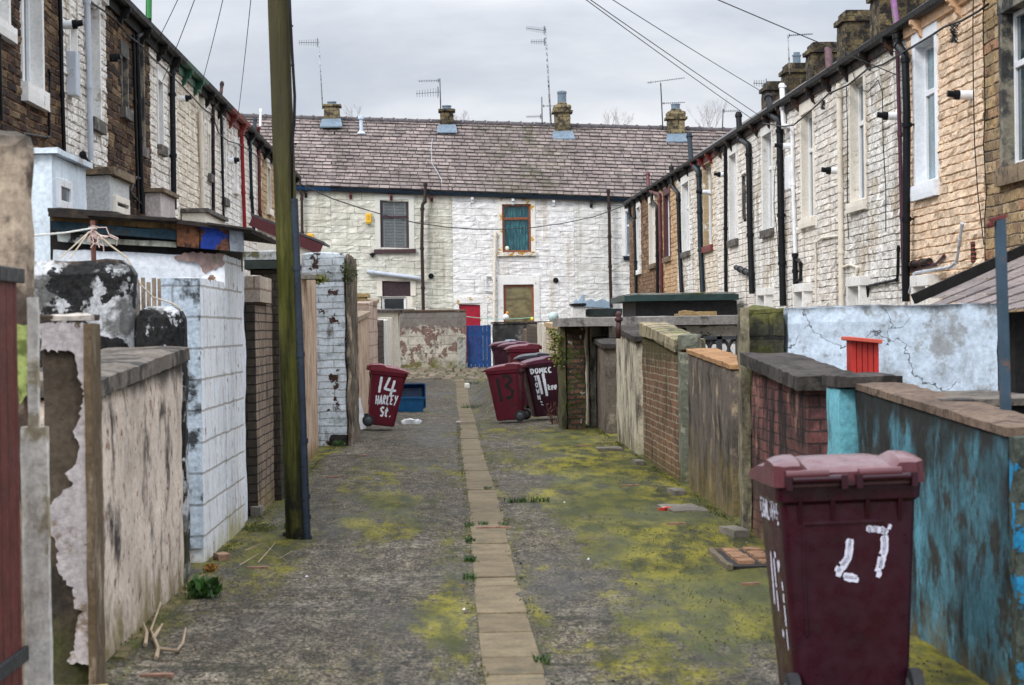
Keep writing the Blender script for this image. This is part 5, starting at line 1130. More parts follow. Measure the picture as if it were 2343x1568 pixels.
def band(u0, v0, u1, v1, hpx, Y, D, mat, nm, rough_=.02):
    A, B = on_y(u0, v0, Y), on_y(u1, v1, Y); h_ = hpx*Y/FPX; q = MB(); q.rough(A.x, B.x, Y, Y+D, A.z-h_, A.z, .09, rough_*.6, .01)
    k = (B.z-A.z)/(B.x-A.x); q.v = [(x, y, z+k*(x-A.x)) for x, y, z in q.v]; return mk(nm, q, mat, e)
band(116, 490, 404, 510, 16, YO-.06, .06, wallmat('brown fascia timber', (.2, .12, .05), .5, streak=((.03, .025, .02), .5, 7), bump=.5), 'fascia_board')
band(116, 504, 404, 527, 22, YO-.10, .05, wallmat('blue black fascia', (.016, .035, .05), .4, blotch=((.03, .03, .028), .4, 4)), 'fascia_board')
band(240, 545, 404, 553, 13, YO-.05, .05, wallmat('flaking pale batten', (.36, .37, .31), .3, streak=((.06, .05, .04), .5, 5), bump=.8), 'batten')
band(128, 528, 250, 540, 24, YO-.03, .03, wallmat('mouldy pale panel', (.34, .36, .34), .3, peel=((.04, .035, .03), .4, 4)), 'panel')
band(402, 503, 456, 509, 60, YO-.12, .06, wallmat('rust sheet', (.14, .06, .03), .5, blotch=((.03, .018, .015), .6, 7), bump=.6), 'rust_sheet')
band(455, 508, 524, 514, 60, YO-.125, .05, wallmat('blue sheet flaking to rust', (.012, .035, .20), .35, peel=((.10, .045, .03), .42, 6), bump=.6), 'blue_sheet')
band(523, 514, 558, 517, 60, YO-.12, .06, wallmat('grey sheet', (.22, .25, .29), .25, streak=((.1, .1, .1), .3, 4)), 'grey_sheet')
for (u0, v0, u1, v1, hp, dy) in ((106, 474, 258, 482, 10, .14), (108, 484, 404, 500, 11, .16), (195, 484, 345, 494, 9, .19), (300, 492, 404, 498, 8, .22), (400, 500, 578, 522, 11, .2), (470, 506, 578, 520, 7, .24)):
    A, B = on_y(u0, v0, YO-dy), on_y(u1, v1, YO-dy); h_ = hp*YO/FPX; q = MB(); q.rough(A.x, B.x, YO-dy, YO+2.2, A.z-h_, A.z, .12, .012, .012); k = (B.z-A.z)/(B.x-A.x); q.v = [(x, y, z+k*(x-A.x)) for x, y, z in q.v]; mk('roof_slab', q, TIMB, e)
# grey brick wall with a loose block on it
y2a = y_at(588, -1.8, 1000); y2b = y_at(672, -1.8, 1000); zt = on_x(588, 692, -1.8).z
GBR = wallmat('grey brown brick', (.30, .225, .165), .3, brick=(.235, .082, .007, (.24, .18, .135), (.035, .03, .028)), streak=((.035, .03, .028), .55, 6), moss=((.20, .15, .04), .5, .9), bump=.7, grain=.3)
q = MB(); q.rough(-2.04, -1.8, y2a, y2b, -.1, zt, .1, .008, .008); e = thing('brick_wall', 'grey brown brick wall behind the telegraph pole', 'wall', (-1.9, y2a, -.1), group=GWL); mk('wall_face', q, GBR, e)
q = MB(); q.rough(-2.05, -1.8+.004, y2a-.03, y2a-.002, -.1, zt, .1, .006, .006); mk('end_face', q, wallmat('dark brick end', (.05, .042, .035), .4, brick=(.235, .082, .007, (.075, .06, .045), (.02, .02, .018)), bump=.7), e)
a, b = on_y(558, 690, y2a), on_y(596, 630, y2a); q = MB(); q.rough(a.x, b.x, y2a-.02, y2a+1.2, zt+.001, b.z, .1, .008, .01); single('concrete_block', 'cream breeze blocks standing on the grey brown brick wall', 'block', q, wallmat('cream breeze block', (.50, .42, .34), .2, brick=(.45, .3, .012, (.46, .38, .31), (.3, .22, .17)), bump=.5))
q = MB(); a, b = on_y(556, 595, 21.5), on_y(640, 612, 21.5); q.rough(a.x, b.x, 21.5, 22.8, a.z-.09, a.z, .12, .012, .015); e = thing('outhouse', 'small outhouse with a cement topped roof just behind the telegraph pole', 'outbuilding', ((a.x+b.x)/2, 22, 0)); mk('roof_edge', q, plain('black green timber', (.02, .03, .022), .7, .4), e)
q = MB(); q.rough(a.x-.03, b.x+.02, 21.5, 22.9, a.z, on_y(560, 574, 21.5).z, .1, .02, .03); mk('cement_roof', q, wallmat('whitish cement', (.5, .51, .5), .3, blotch=((.12, .11, .06), .3, 4), bump=.8), e)
q = MB(); q.rough(a.x+.05, b.x-.02, 21.6, 22.7, 0, a.z-.09, .15, .012, .015); mk('wall', q, wallmat('dark yard brick', (.05, .042, .03), .4, brick=(.235, .082, .007, (.07, .055, .04), (.02, .02, .018))), e)
# beyond the pole: doors, brick pillar and walls
BEI = wallmat('beige streaked boards', (.56, .42, .31), .2, streak=((.20, .12, .07), .6, 6), moss=((.17, .11, .03), .35, .9), bump=.4, grain=.22)
q = MB(); y3a, y3b = y_at(699, -1.9, 900), y_at(727, -1.9, 900); q.rough(-1.98, -1.9, y3a, y3b, -.05, on_x(712, 634, -1.9).z, .12, .006, .006); e = thing('yard_gate', 'tall beige streaked gate with a plank lintel right of the telegraph pole', 'gate', (-1.9, y3a, 0)); mk('boards', q, BEI, e)
q = MB(); a, b = on_y(688, 628, y3a-.05), on_y(735, 630, y3a-.05); q.rough(a.x, b.x, y3a-.1, y3a+.5, a.z-.06, a.z, .1, .008, .008); mk('lintel', q, wallmat('grey plank', (.33, .3, .24), .3, moss=None), e)
q = MB(); y3c = y3a-2.2; q.rough(-1.97, -1.92, y3c, y3a-.05, -.05, on_x(690, 690, -1.92).z, .12, .008, .008); single('fence_post', 'grey weathered boards beside the telegraph pole conduit', 'fence', q, wallmat('grey weathered timber', (.23, .19, .15), .3, streak=((.07, .055, .05), .6, 6), bump=.5))
y4 = on_g(780, 1020).y; a, b = on_y(724, 600, y4), on_y(789, 600, y4); zt4 = on_y(740, 578, y4).z
WBR = wallmat('flaking white brick', (.62, .68, .72), .2, brick=(.44, .107, .008, (.67, .71, .74), (.40, .41, .40)), peel=((.07, .04, .03), .22, 4.2), blotch=((.36, .40, .40), .28, 4), streak=((.12, .10, .08), .2, 5), bump=.9, grain=.25)
e = thing('brick_pier', 'tall flaking white brick pier with moss at its corner', 'pier', ((a.x+b.x)/2, y4+.5, 0))
q = MB(); q.rough(a.x-.05, b.x, y4, y4+2.6, -.02, zt4-.42, .1, .02, .025); mk('shaft', q, WBR, e)
c = on_y(688, 600, y4); q = MB(); q.rough(c.x, b.x-.01, y4-.01, y4+2.6, zt4-.415, zt4, .1, .02, .03); mk('head', q, WBR, e)
q = MB(); q.rough(a.x+.16, b.x+.01, y4-.05, y4+.3, -.1, .2, .07, .03, .03); mk('eroded_base', q, wallmat('eroded dark base', (.025, .022, .02), .4, bump=.8), e)
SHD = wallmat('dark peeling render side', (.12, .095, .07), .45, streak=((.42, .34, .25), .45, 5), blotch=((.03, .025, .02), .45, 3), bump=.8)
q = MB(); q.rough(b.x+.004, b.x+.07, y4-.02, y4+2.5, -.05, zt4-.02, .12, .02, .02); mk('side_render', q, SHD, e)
# mossy growth at its corner: leaf clusters
def tuft(mb, c, n, rad, size, rg, up=.3):
    for _ in range(n):
        d = Vector((rg.gauss(0, 1), rg.gauss(0, 1), rg.gauss(0, 1))).normalized(); p = Vector(c)+Vector((d.x*rad[0], d.y*rad[1], d.z*rad[2]))*rg.random()**.4
        a = Vector((rg.uniform(-1, 1), rg.uniform(-1, 1), rg.uniform(-.3, 1)+up)).normalized()*size*rg.uniform(.6, 1.4); s_ = a.orthogonal().normalized()*size*rg.uniform(.25, .5)
        mb.face([mb.vert(q_) for q_ in (p-s_*.4, p+a*.5-s_, p+a, p+a*.5+s_)])
LEAF = plain('dark moss leaves', (.05, .06, .016), .8, .6, scale=3); LEAF2 = plain('bright weed leaves', (.035, .085, .012), .6, .5, scale=3); LEAFY = plain('yellow green fern', (.14, .15, .02), .7, .5, scale=3)
rg = random.Random(8); q = MB(); p = on_y(799, 618, y4+.2)
for k in range(9): tuft(q, (p.x+rg.uniform(-.08, .05), y4+rg.uniform(-.1, .5), p.z+rg.uniform(-.25, .12)), 90, (.07, .15, .10), .03, rg)
single('moss_clump', 'dark green moss hanging on the corner of the white brick pier', 'moss', q, LEAF)
q = MB(); p = on_y(735, 641, y3a); tuft(q, (p.x, y3a-.05, p.z), 140, (.09, .1, .07), .04, rg); single('weed', 'yellow green weed growing on the plank lintel', 'plant', q, LEAFY)
# beige walls further along
q = MB(); B5 = -1.72; FARL = [
 ('yard_wall', 'beige plank wall with a slab, left of the red bin', B5, 812, 846, 727, 712, BEI, .09),
 ('block_wall', 'pinkish block wall behind the beige plank wall', B5, 847, 857, 694, 690, wallmat('pinkish blocks', (.55, .42, .34), .2, brick=(.5, .28, .012, (.5, .38, .31), (.32, .2, .14)), streak=((.3, .2, .14), .3, 5)), None),
 ('block_wall', 'tall pinkish block wall with a flat slab top', B5, 858, 866, 690, 684, wallmat('pinkish blocks two', (.52, .41, .33), .2, brick=(.5, .28, .012, (.56, .43, .35), (.32, .2, .14)), streak=((.25, .17, .12), .3, 5)), .1),
 ('brick_wall', 'dark brown brick wall on the left near the alley end', B5, 867, 880, 738, 732, wallmat('dark left brick', (.09, .065, .05), .3, brick=(.3, .13, .014, (.06, .045, .035), (.03, .025, .022)), bump=.7), None),
 ('yard_wall', 'white boarded wall on the left near the alley end', B5, 881, 894, 734, 731, wallmat('white boards', (.68, .65, .6), .2, streak=((.3, .25, .2), .25, 6)), None),
 ('yard_wall', 'cream rendered wall on the left near the alley end', B5, 895, 904, 728, 727, wallmat('cream rough render', (.72, .66, .54), .2, bump=.8), None),
 ('gate_post', 'ochre timber post at the left end of the alley', B5, 905, 911, 737, 735, wallmat('ochre timber', (.36, .2, .05), .3, streak=((.08, .05, .03), .5, 6)), None)]
for nm, lb, X, un, uf, vn, vf, mt, cp in FARL: sw(nm, lb, 'post' if 'post' in nm else 'wall', X, -1, un, uf, vn, vf, .4, mt, cell=.16, group=GWL if 'post' not in nm else None, cope=1 if cp else None, copeth=cp or 0, copem=wallmat('beige slab', (.36, .28, .2), .3))
Yy = 47.; a, b = on_y(806, 672, Yy), on_y(838, 760, Yy); q = MB(); q.rough(a.x-.5, b.x, Yy, Yy+1.2, .0, a.z-.08, .12, .012, .02); e = thing('outhouse', 'yellowish cream outhouse top above the beige plank wall', 'outbuilding', (a.x, Yy+.5, 0)); mk('wall', q, wallmat('yellow cream render', (.62, .50, .26), .2, blotch=((.35, .26, .12), .3, 3), bump=.5), e)
q = MB(); q.rough(a.x-.5, b.x+.06, Yy-.08, Yy+1.3, a.z-.08, a.z, .12, .012, .015); mk('roof_slab', q, wallmat('yellow slab', (.40, .30, .14), .3), e)
Yt = 62.; q = MB(); a, b = on_y(862, 706, Yt), on_y(918, 712, Yt); q.rough(a.x-.3, b.x, Yt, Yt+2, a.z-.14, a.z-.06, .2, .01, .01)
for k in range(4): q.rough(a.x-.2+.32*k, a.x+.1+.32*k, Yt-.1, Yt+1.5, a.z-.06, a.z-.02, .12, .012, .01)
e = thing('outhouse', 'low outhouse with grey roof tiles at the left end of the alley', 'outbuilding', (a.x, Yt+1, 0)); mk('roof', q, wallmat('grey tiles', (.22, .2, .19), .3), e)
q = MB(); q.box(a.x-.2, b.x-.1, Yt+.1, Yt+1.9, .2, a.z-.14); mk('wall', q, PLASTER_C, e)

# ------------------------------------------------------------------ telegraph pole
g = on_g(682, 1232); YPo = g.y
def pl_c(v): return on_y(626+(682-626)*0+ (v-0)*(680-638)/1232+12, v, YPo)
b0 = on_y(681, 1236, YPo); t0 = on_y(636, 0, YPo); d = (t0-b0); top = b0+d*1.47; base = b0-d.normalized()*.2
POLE = NT('algae green pole timber'); t = POLE
n = t.noise(3, 7, sc=(1, 1, .12), rough=.65); n2 = t.noise(.9, 5); n3 = t.noise(16, 5, sc=(1, 1, .08), rough=.7)
c = t.mix(t.ramp(n2, .38, .62), (.045, .044, .012), (.085, .088, .017)); c = t.mix(t.ramp(n, .5, .68, 0, .85), c, (.025, .021, .013)); c = t.scale(c, t.ramp(n3, .34, .66, .32, 1.35))
zz_ = t.math('ADD', t.z(), t.math('MULTIPLY', n2, 1.2)); c = t.mix(t.ramp(zz_, 2.6, 4.2, 0, .8), c, (.060, .050, .030)); c = t.mix(t.math('MULTIPLY', t.ramp(t.z(), .75, .2), t.ramp(t.noise(6, 6), .42, .58)), c, (.012, .012, .008))
c = t.mix(t.ramp(t.noise(5, 3), .70, .73), c, (.02, .016, .01))
POLE = t.done(c, .88, t.bump(t.math('ADD', n, t.math('MULTIPLY', n3, 1.5)), .9, .03), .15)
e = thing('telegraph_pole', 'leaning mossy green wooden telegraph pole with a black cable guard', 'pole', (b0.x, YPo, 0))
q = MB(); rr = 27*YPo/FPX; N = 24; q.tube([base.lerp(top, k/N) for k in range(N+1)], [rr*(1.0-.17*k/N)*(1+.01*math.sin(k*1.7)) for k in range(N+1)], 20); mk('pole', q, POLE, e, smooth=True, auto=50)
A, B = on_y(703, 1246, YPo-.05), on_y(672, 455, YPo-.05); q = MB(); q.tube([A+Vector((0, -.02, -.05)), A.lerp(B, .35), B], .034, 10)
for f in (.02, .08, .14, .3, .55, .8): c = A.lerp(B, f); d_ = (B-A).normalized(); q.tube([c-d_*.02, c+d_*.02], .042, 10)
mk('cable_guard', q, plain('black blue conduit', (.018, .028, .045), .35, .4), e, smooth=True, auto=40)
q = MB(); C2 = [on_y(u, v, YPo-.06) for u, v in ((667, 470), (668, 330), (673, 280), (674, 220), (668, 120), (664, 40), (660, -60))]; q.tube(C2, .012, 8); mk('cable', q, BLACK, e, smooth=True)
for v in (60, 150, 330):
    p = on_y(659+.03*v, v, YPo); q = MB(); q.tube([p+Vector((-.03, 0, 0)), p+Vector((.035, 0, 0))], .008, 6); mk('bolt', q, IRON, e)
TOP = top

# ------------------------------------------------------------------ overhead wires
WIRE = plain('overhead wire', (.03, .03, .032), .6, .1)
def wire(label, pts, r=.012, name='overhead_wire', cat='wire', group='overhead wires'):
    q = MB(); q.tube(pts, r, 6); return single(name, label, cat, q, WIRE, group, smooth=True)
def sagw(a, b, s, n=18): return [Vector(a).lerp(Vector(b), k/n)-Vector((0, 0, s*4*(k/n)*(1-k/n))) for k in range(n+1)]
def both(u0, v0, Y0, u1, v1, Y1, s=.0): A = on_y(u0, v0, Y0); B = on_y(u1, v1, Y1); return sagw(A, B, s)
for lb, (u0, v0), (u1, v1) in (('overhead wire dropping to the black pipe of the soot dark house, leftmost in the sky', (380, -20), (352, 110)), ('overhead wire reaching the left eaves above the white plastic flue', (440, -20), (372, 185)), ('overhead wire reaching the left eaves at the green gutter', (520, -20), (462, 190)), ('overhead wire running down near the far end of the left terrace', (566, -20), (544, 270))):
    B = on_x(u1, v1, XL+.1); A = on_y(626, -540, YPo); wire(lb, sagw(A, B, .12), .0055)
wire('thick sagging cable crossing the front of the far houses', [on_y(u, v, 60+(u-680)*.016) for u, v in ((684, 420), (720, 437), (760, 455), (820, 475), (880, 493), (950, 510), (1020, 520), (1085, 525), (1150, 525), (1220, 521), (1290, 511), (1360, 496), (1420, 474), (1442, 464))], .016, 'sagging_cable', 'cable', None)
for lb, p0, p1, s in (('upper overhead wire crossing the sky to the nearer chimneys on the right', (1630, -10, 20), (2070, 180, 29), .05), ('middle overhead wire crossing the right hand sky', (1395, -12, 20), (1742, 210, 45), .1), ('lower overhead wire of a close pair in the right hand sky', (1335, -12, 20), (1738, 285, 46), .1), ('upper overhead wire of a close pair in the right hand sky', (1345, -12, 20), (1790, 300, 44), .1)):
    k_ = (p1[1]-p0[1])/(p1[0]-p0[0]); wire(lb, sagw(on_y(626, max(-560, p1[1]-k_*(p1[0]-626)), YPo), on_y(*p1), s*.5, 30), .0065)
# cable looped along the right hand houses
pts = [on_x(u, v, XR-.16) for u, v in ((1745, 282), (1790, 290), (1815, 287), (1850, 258), (1875, 235), (1895, 215), (1940, 195), (1985, 158), (2020, 148), (2050, 130), (2075, 115), (2130, 82), (2160, 62), (2172, 58), (2200, 48), (2240, 25), (2260, 10))]
q = MB(); q.tube(pts, .014, 7); e = single('bundled_cable', 'black bundled cable clipped along the right hand houses under the gutter', 'cable', q, BLACK, None, smooth=True)
rg = random.Random(12)
for (u, v, s_, lb) in ((2183, 75, 26, 'tangle of coiled cable hanging on the peach house'), (1882, 240, 12, 'small tangle of cable hanging on the white houses')):
    q = MB()
    for k in range(9):
        pp = [on_x(u+rg.uniform(-.5, .5)*s_*.6+math.sin(j*1.1+k)*s_*.22, v-s_*.8+j*s_*.28, XR-.2-rg.uniform(0, .05)) for j in range(7)]; q.tube(pp, .007, 5)
    single('cable_tangle', lb, 'cable', q, BLACK)
for lb, pt in (('thin brown cable running down the peach house', ((2226, -10), (2225, 60), (2226, 200), (2229, 330), (2236, 440), (2250, 560))), ('thin cable at the seam of peach and bare stone', ((2252, -5), (2248, 40), (2253, 250), (2249, 330), (2256, 440), (2252, 500), (2253, 628))), ('thin black cable on the white house between its window and the purple pipe', ((1938, 120), (1960, 200), (1985, 212), (2008, 184), (2018, 210), (2020, 330), (2026, 430), (2026, 530))), ('thin cable beside the cream downpipe on the right', ((1936, 200), (1938, 300), (1938, 480), (1941, 548))), ('loose thin cable hanging beside the black downpipe on the right', ((1782, 330), (1772, 400), (1770, 470), (1778, 540), (1781, 600)))):
    q = MB(); q.tube([on_x(u, v, XR-.07) for u, v in pt], .007, 5); single('wall_cable', lb, 'cable', q, BLACK, 'thin cables on the right hand houses')
q = MB(); q.tube([on_y(u, v, YF-.12 if v > 440 else 81.5-(v-300)*.011) for u, v in ((989, 318), (986, 345), (988, 375), (1003, 398), (1010, 412), (1010, 440))], .010, 6); single('roof_cable', 'pale cable trailing down the slates of the far roof', 'cable', q, LGREY)
q = MB(); q.tube([on_x(u, v, XL+.1) for u, v in ((345, 20), (400, 50), (430, 80), (500, 130), (555, 190), (640, 240), (660, 247), (760, 330), (860, 520), (900, 545), (985, 590), (1040, 625))] if False else [on_x(u*.3473, v*.3473, XL+.08) for u, v in ((600, 20), (680, 70), (760, 130), (850, 240), (930, 300), (1000, 380), (1080, 450), (1160, 530), (1250, 620), (1330, 710), (1400, 760), (1440, 880), (1500, 930), (1570, 950), (1640, 990), (1720, 1050), (1800, 1090))], .012, 6); single('wall_cable', 'black cable looped under the eaves of the left terrace', 'cable', q, BLACK)
# ------------------------------------------------------------------ wheelie bins
def binmat(nm, c, rough=.42): return plain(nm, c, rough, .22, .35, scale=5, bump=.05, dirt=((c[0]*.55+.004, c[1]*.6+.004, c[2]*.6+.004), .35, 9))
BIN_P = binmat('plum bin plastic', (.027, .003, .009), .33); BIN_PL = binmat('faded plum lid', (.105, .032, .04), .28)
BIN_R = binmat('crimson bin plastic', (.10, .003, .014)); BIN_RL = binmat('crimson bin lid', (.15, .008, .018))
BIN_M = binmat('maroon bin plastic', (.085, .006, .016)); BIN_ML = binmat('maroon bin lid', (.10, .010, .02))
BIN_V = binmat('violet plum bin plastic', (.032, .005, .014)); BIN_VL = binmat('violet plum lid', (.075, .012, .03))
BIN_K = binmat('black bin lid plastic', (.025, .025, .035)); RUBBER = plain('bin wheel rubber', (.012, .012, .014), .7, .3)
WPAINT = plain('white hand paint', (.72, .75, .80), .6, .12); KPAINT = plain('black spray paint', (.005, .004, .005), .6, .2); LPAINT = plain('pale violet dabbed paint', (.62, .62, .74), .6, .2)
BW0, BW1, BD0, BD1, BH = .225, .277, .235, .335, .97      # half widths and depths at the foot and the rim
def bsec(z, grow=0.):
    t = z/BH; return BW0+(BW1-BW0)*t+grow, -.235-(.05)*t-grow, .20+.12*t+grow        # half width, back y, front y
def rrect(w, y0, y1, r, n=4):
    o = []
    for (cx, cy, a0) in ((w-r, y1-r, 0), (-w+r, y1-r, 90), (-w+r, y0+r, 180), (w-r, y0+r, 270)):
        for k in range(n+1): a = R(a0+90*k/n); o.append((cx+r*math.cos(a), cy+r*math.sin(a)))
    return o
def wheelie_bin(label, loc, rotz, body, lid, group='wheelie bins in the alley', tilt=(0, 0), lid_lift=0., name='wheelie_bin'):
    b = thing(name, label, 'bin', loc, (tilt[0], tilt[1], rotz), group)
    q = MB(); rings = []
    for (z, g_, r) in ((.035, -.02, .05), (.05, 0, .05), (.3, 0, .05), (.6, 0, .05), (.88, 0, .05), (.895, .016, .05), (.955, .018, .05), (.97, .018, .05)):
        w, y0, y1 = bsec(z, g_); rings.append([q.vert((x, y, z)) for x, y in rrect(w, y0, y1, r)])
    n = len(rings[0])
    for i in range(len(rings)-1):
        for k in range(n): q.face((rings[i][k], rings[i][(k+1) % n], rings[i+1][(k+1) % n], rings[i+1][k]))
    q.face(rings[0][::-1]); q.face(rings[-1])
    # ribs under the rim and a raised panel on the back
    for x in (-.2, -.07, .07, .2):
        w, y0, y1 = bsec(.8); q.prism([(x-.008, y0-.03, .9), (x-.008, y0+.01, .9), (x-.008, y0+.012, .76)], (.016, 0, 0)); q.prism([(x-.008, y1+.03, .9), (x-.008, y1-.012, .76), (x-.008, y1-.01, .9)], (.016, 0, 0))
    o = mk('body', q, body, b, local=True, smooth=True, auto=35)
    q = MB(); w, y0, y1 = bsec(.7)
    for (z, x0, x1) in ((.80, -.19, .13),): q.box(x0, x1, y0-.012, y0+.01, z, z+.012)
    q.tube([(-.19, y0-.004, .80), (-.185, bsec(.35)[1]-.004, .35)], .006, 6); mk('body_ridge', q, body, o, local=True)
    # handle behind the hinge
    q = MB(); yb = bsec(.97)[1]
    for s_ in (-1, 1):
        q.tube([(s_*.035, yb-.052, .985), (s_*.235, yb-.052, .985)], .017, 10)
    for x in (-.25, -.03, .03, .25): q.box(x-.012, x+.012, yb-.07, yb+.01, .945, 1.0)
    mk('handle', q, body, b, local=True, smooth=True, auto=40)
    # domed lid: grid with skirts
    q = MB(); NX, NY = 18, 20; yb_, yf_ = yb-.035, .385; hw = .298; g = {}
    def top(x, y):
        f = (y-yb_)/(yf_-yb_); ax = abs(x)/hw
        z = .985+.075*math.sin(math.pi*min(1, f*.93+.07))**.55*(1-.25*ax**3)-.02*f
        sh = sm((ax-.60)/.08)*sm((.42-f)/.1); z += .034*sh                         # raised shoulders at the hinge
        pn = sm((.60-ax)/.08)*sm((f-.2)/.06)*sm((.9-f)/.06); z += .010*pn           # raised middle panel
        if f > .93: z -= (f-.93)*.25
        return z+lid_lift*f
    for j in range(NY+1):
        for i in range(NX+1):
            x = -hw+2*hw*i/NX; y = yb_+(yf_-yb_)*j/NY
            if i in (0, NX) and j in (0, NY): x *= .95; y += .02 if j == 0 else -.02
            z = top(x, y); g[i, j] = q.vert((x, y, z if 0 < i < NX and 0 < j < NY else z-.008))
    for j in range(NY):
        for i in range(NX): q.face((g[i, j], g[i+1, j], g[i+1, j+1], g[i, j+1]))
    rim = [(i, 0) for i in range(NX)]+[(NX, j) for j in range(NY)]+[(i, NY) for i in range(NX, 0, -1)]+[(0, j) for j in range(NY, 0, -1)]
    lo = [q.vert((q.v[g[k]][0]*1.012, q.v[g[k]][1], .955+lid_lift*(q.v[g[k]][1]-yb_)/(yf_-yb_))) for k in rim]; m_ = len(rim)
    for k in range(m_): q.face((g[rim[k]], lo[k], lo[(k+1) % m_], g[rim[(k+1) % m_]]))
    q.face(lo[::-1])
    l = mk('lid', q, lid, b, local=True, smooth=True, auto=38)
    for x0, x1 in ((-.26, -.09), (.03, .2)): q = MB(); q.tube([(x0, yb_-.012, 1.005), (x1, yb_-.012, 1.005)], .02, 12); mk('hinge', q, lid, l, local=True, smooth=True, auto=40)
    q = MB(); q.tube([(-.27, -.245, .1), (.27, -.245, .1)], .014, 8); mk('axle', q, IRON, b, local=True, smooth=True)
    for s_ in (-1, 1):
        q = MB(); q.lathe((s_*.245, -.245, .1), [(.075, -.028), (.1, -.022), (.1, .022), (.075, .028)], 22, 'x'); w_ = mk('wheel', q, RUBBER, b, local=True, smooth=True, auto=40)
        q = MB(); q.lathe((s_*.245, -.245, .1), [(.02, -.036), (.06, -.030), (.065, -.026), (.065, .026), (.06, .030), (.02, .036)], 16, 'x'); mk('hub', q, plain('grey hub', (.05, .055, .06), .5, .2), w_, local=True, smooth=True, auto=40)
    return b
def paint(par, face, strokes, mat, w, nm='painted_lettering', seed=1, gaps=0., off=.003, drips=0):
    """hand painted strokes as thin ragged films; strokes in (s, z): s along the face 0..1 left to right as seen, z in metres"""
    rg = random.Random(seed); q = MB()
    def pt(s, z):
        wd, y0, y1 = bsec(z)
        if face == 'back': return Vector((-wd+.05+(2*wd-.1)*s, y0-off, z))
        if face == 'left': return Vector((-wd-off, y1-.05-(y1-y0-.1)*s, z))
        if face == 'right': return Vector((wd+off, y0+.05+(y1-y0-.1)*s, z))
        return Vector((wd-.05-(2*wd-.1)*s, y1+off, z))
    S = .46
    for st in strokes:
        P2 = []
        for a, b in zip(st, st[1:]):
            n = max(2, int(math.hypot((b[0]-a[0])*S, b[1]-a[1])/.012))
            P2 += [(a[0]+(b[0]-a[0])*k/n, a[1]+(b[1]-a[1])*k/n) for k in range(n)]
        P2.append(st[-1]); L = []
        for i, p in enumerate(P2):
            a, b = P2[max(0, i-1)], P2[min(len(P2)-1, i+1)]; dx, dz = (b[0]-a[0])*S, b[1]-a[1]; d = math.hypot(dx, dz) or 1; nx, nz = -dz/d, dx/d
            wl, wr = w*.5*rg.uniform(.8, 1.15), w*.5*rg.uniform(.8, 1.15)
            if i in (0, len(P2)-1): wl *= .7; wr *= .7
            L.append((pt(p[0]+nx*wl/S, p[1]+nz*wl), pt(p[0]-nx*wr/S, p[1]-nz*wr)))
        for a, b in zip(L, L[1:]):
            if gaps and rg.random() < gaps: continue
            o = [q.vert(v) for v in (a[0], a[1], b[1], b[0])]; q.face(o)
        for _ in range(drips):
            p = rg.choice(P2); l = rg.uniform(.02, .06); z0 = p[1]; o = [q.vert(pt(p[0]-.008, z0)), q.vert(pt(p[0]+.008, z0)), q.vert(pt(p[0]+.005, z0-l)), q.vert(pt(p[0]-.005, z0-l))]; q.face(o)
    return mk(nm, q, mat, [c for c in par.children if c.name.split('.')[0] == 'body'][0], local=True)
GLY = {'1': [[(.5, 1), (.48, 0)]], '4': [[(.35, 1), (.1, .4), (.95, .42)], [(.7, .85), (.6, 0)]], 'H': [[(.1, 1), (.1, 0)], [(.85, 1), (.8, 0)], [(.1, .5), (.85, .5)]], 'A': [[(.05, 0), (.5, 1), (.9, 0)], [(.25, .38), (.75, .38)]],
 'R': [[(.1, 0), (.15, 1), (.7, .95), (.8, .7), (.2, .5), (.85, 0)]], 'L': [[(.15, 1), (.1, 0), (.8, .05)]], 'E': [[(.85, 1), (.15, .95), (.1, 0), (.85, .03)], [(.1, .5), (.7, .52)]], 'Y': [[(.05, 1), (.5, .5)], [(.95, 1), (.3, -.15)]],
 'S': [[(.9, .9), (.5, 1), (.1, .78), (.4, .55), (.85, .35), (.7, .03), (.1, .05)]], 't': [[(.5, 1), (.4, .1), (.8, 0)], [(.1, .65), (.9, .68)]], '.': [[(.35, .1), (.5, .0)]], '3': [[(.1, .95), (.6, 1), (.9, .8), (.45, .55), (.95, .35), (.7, .02), (.1, .08)]],
 'D': [[(.1, 1), (.12, 0), (.8, .2), (.85, .65), (.1, 1)]], 'O': [[(.5, 1), (.1, .6), (.3, 0), (.8, .2), (.85, .7), (.5, 1)]], 'M': [[(.05, 0), (.15, .9), (.5, .3), (.85, 1), (.95, 0)]], 'K': [[(.1, 1), (.15, 0)], [(.85, .95), (.2, .5), (.9, 0)]], 'C': [[(.9, .9), (.3, .9), (.1, .4), (.4, 0), (.9, .1)]],
 'T': [[(.05, .95), (.95, 1)], [(.5, .95), (.5, 0)]], 'W': [[(.05, 1), (.25, 0), (.5, .7), (.75, 0), (.95, 1)]], 'N': [[(.1, 0), (.1, 1), (.85, 0), (.9, 1)]], 'k': [[(.15, 1), (.15, 0)], [(.8, .7), (.2, .35), (.9, 0)]], 'e': [[(.15, .35), (.85, .4), (.7, .75), (.2, .65), (.15, .15), (.8, .05)]],
 'U': [[(.1, 1), (.15, .1), (.7, .05), (.85, 1)]], 'I': [[(.5, 1), (.45, 0)]], 'F': [[(.9, 1), (.15, .97), (.1, 0)], [(.1, .5), (.7, .5)]], '2': [[(.1, .8), (.5, 1), (.85, .7), (.1, .05), (.95, .08)]], '7': [[(.05, .9), (.95, 1), (.4, 0)]]}
def word(txt, s0, z0, sw_, h, gap=.2, slope=0.):
    o = []; s = s0
    for k, ch in enumerate(txt):
        for st in GLY.get(ch, []): o.append([(s+x*sw_, z0+slope*k+y*h) for x, y in st])
        s += sw_*(1+gap)
    return o
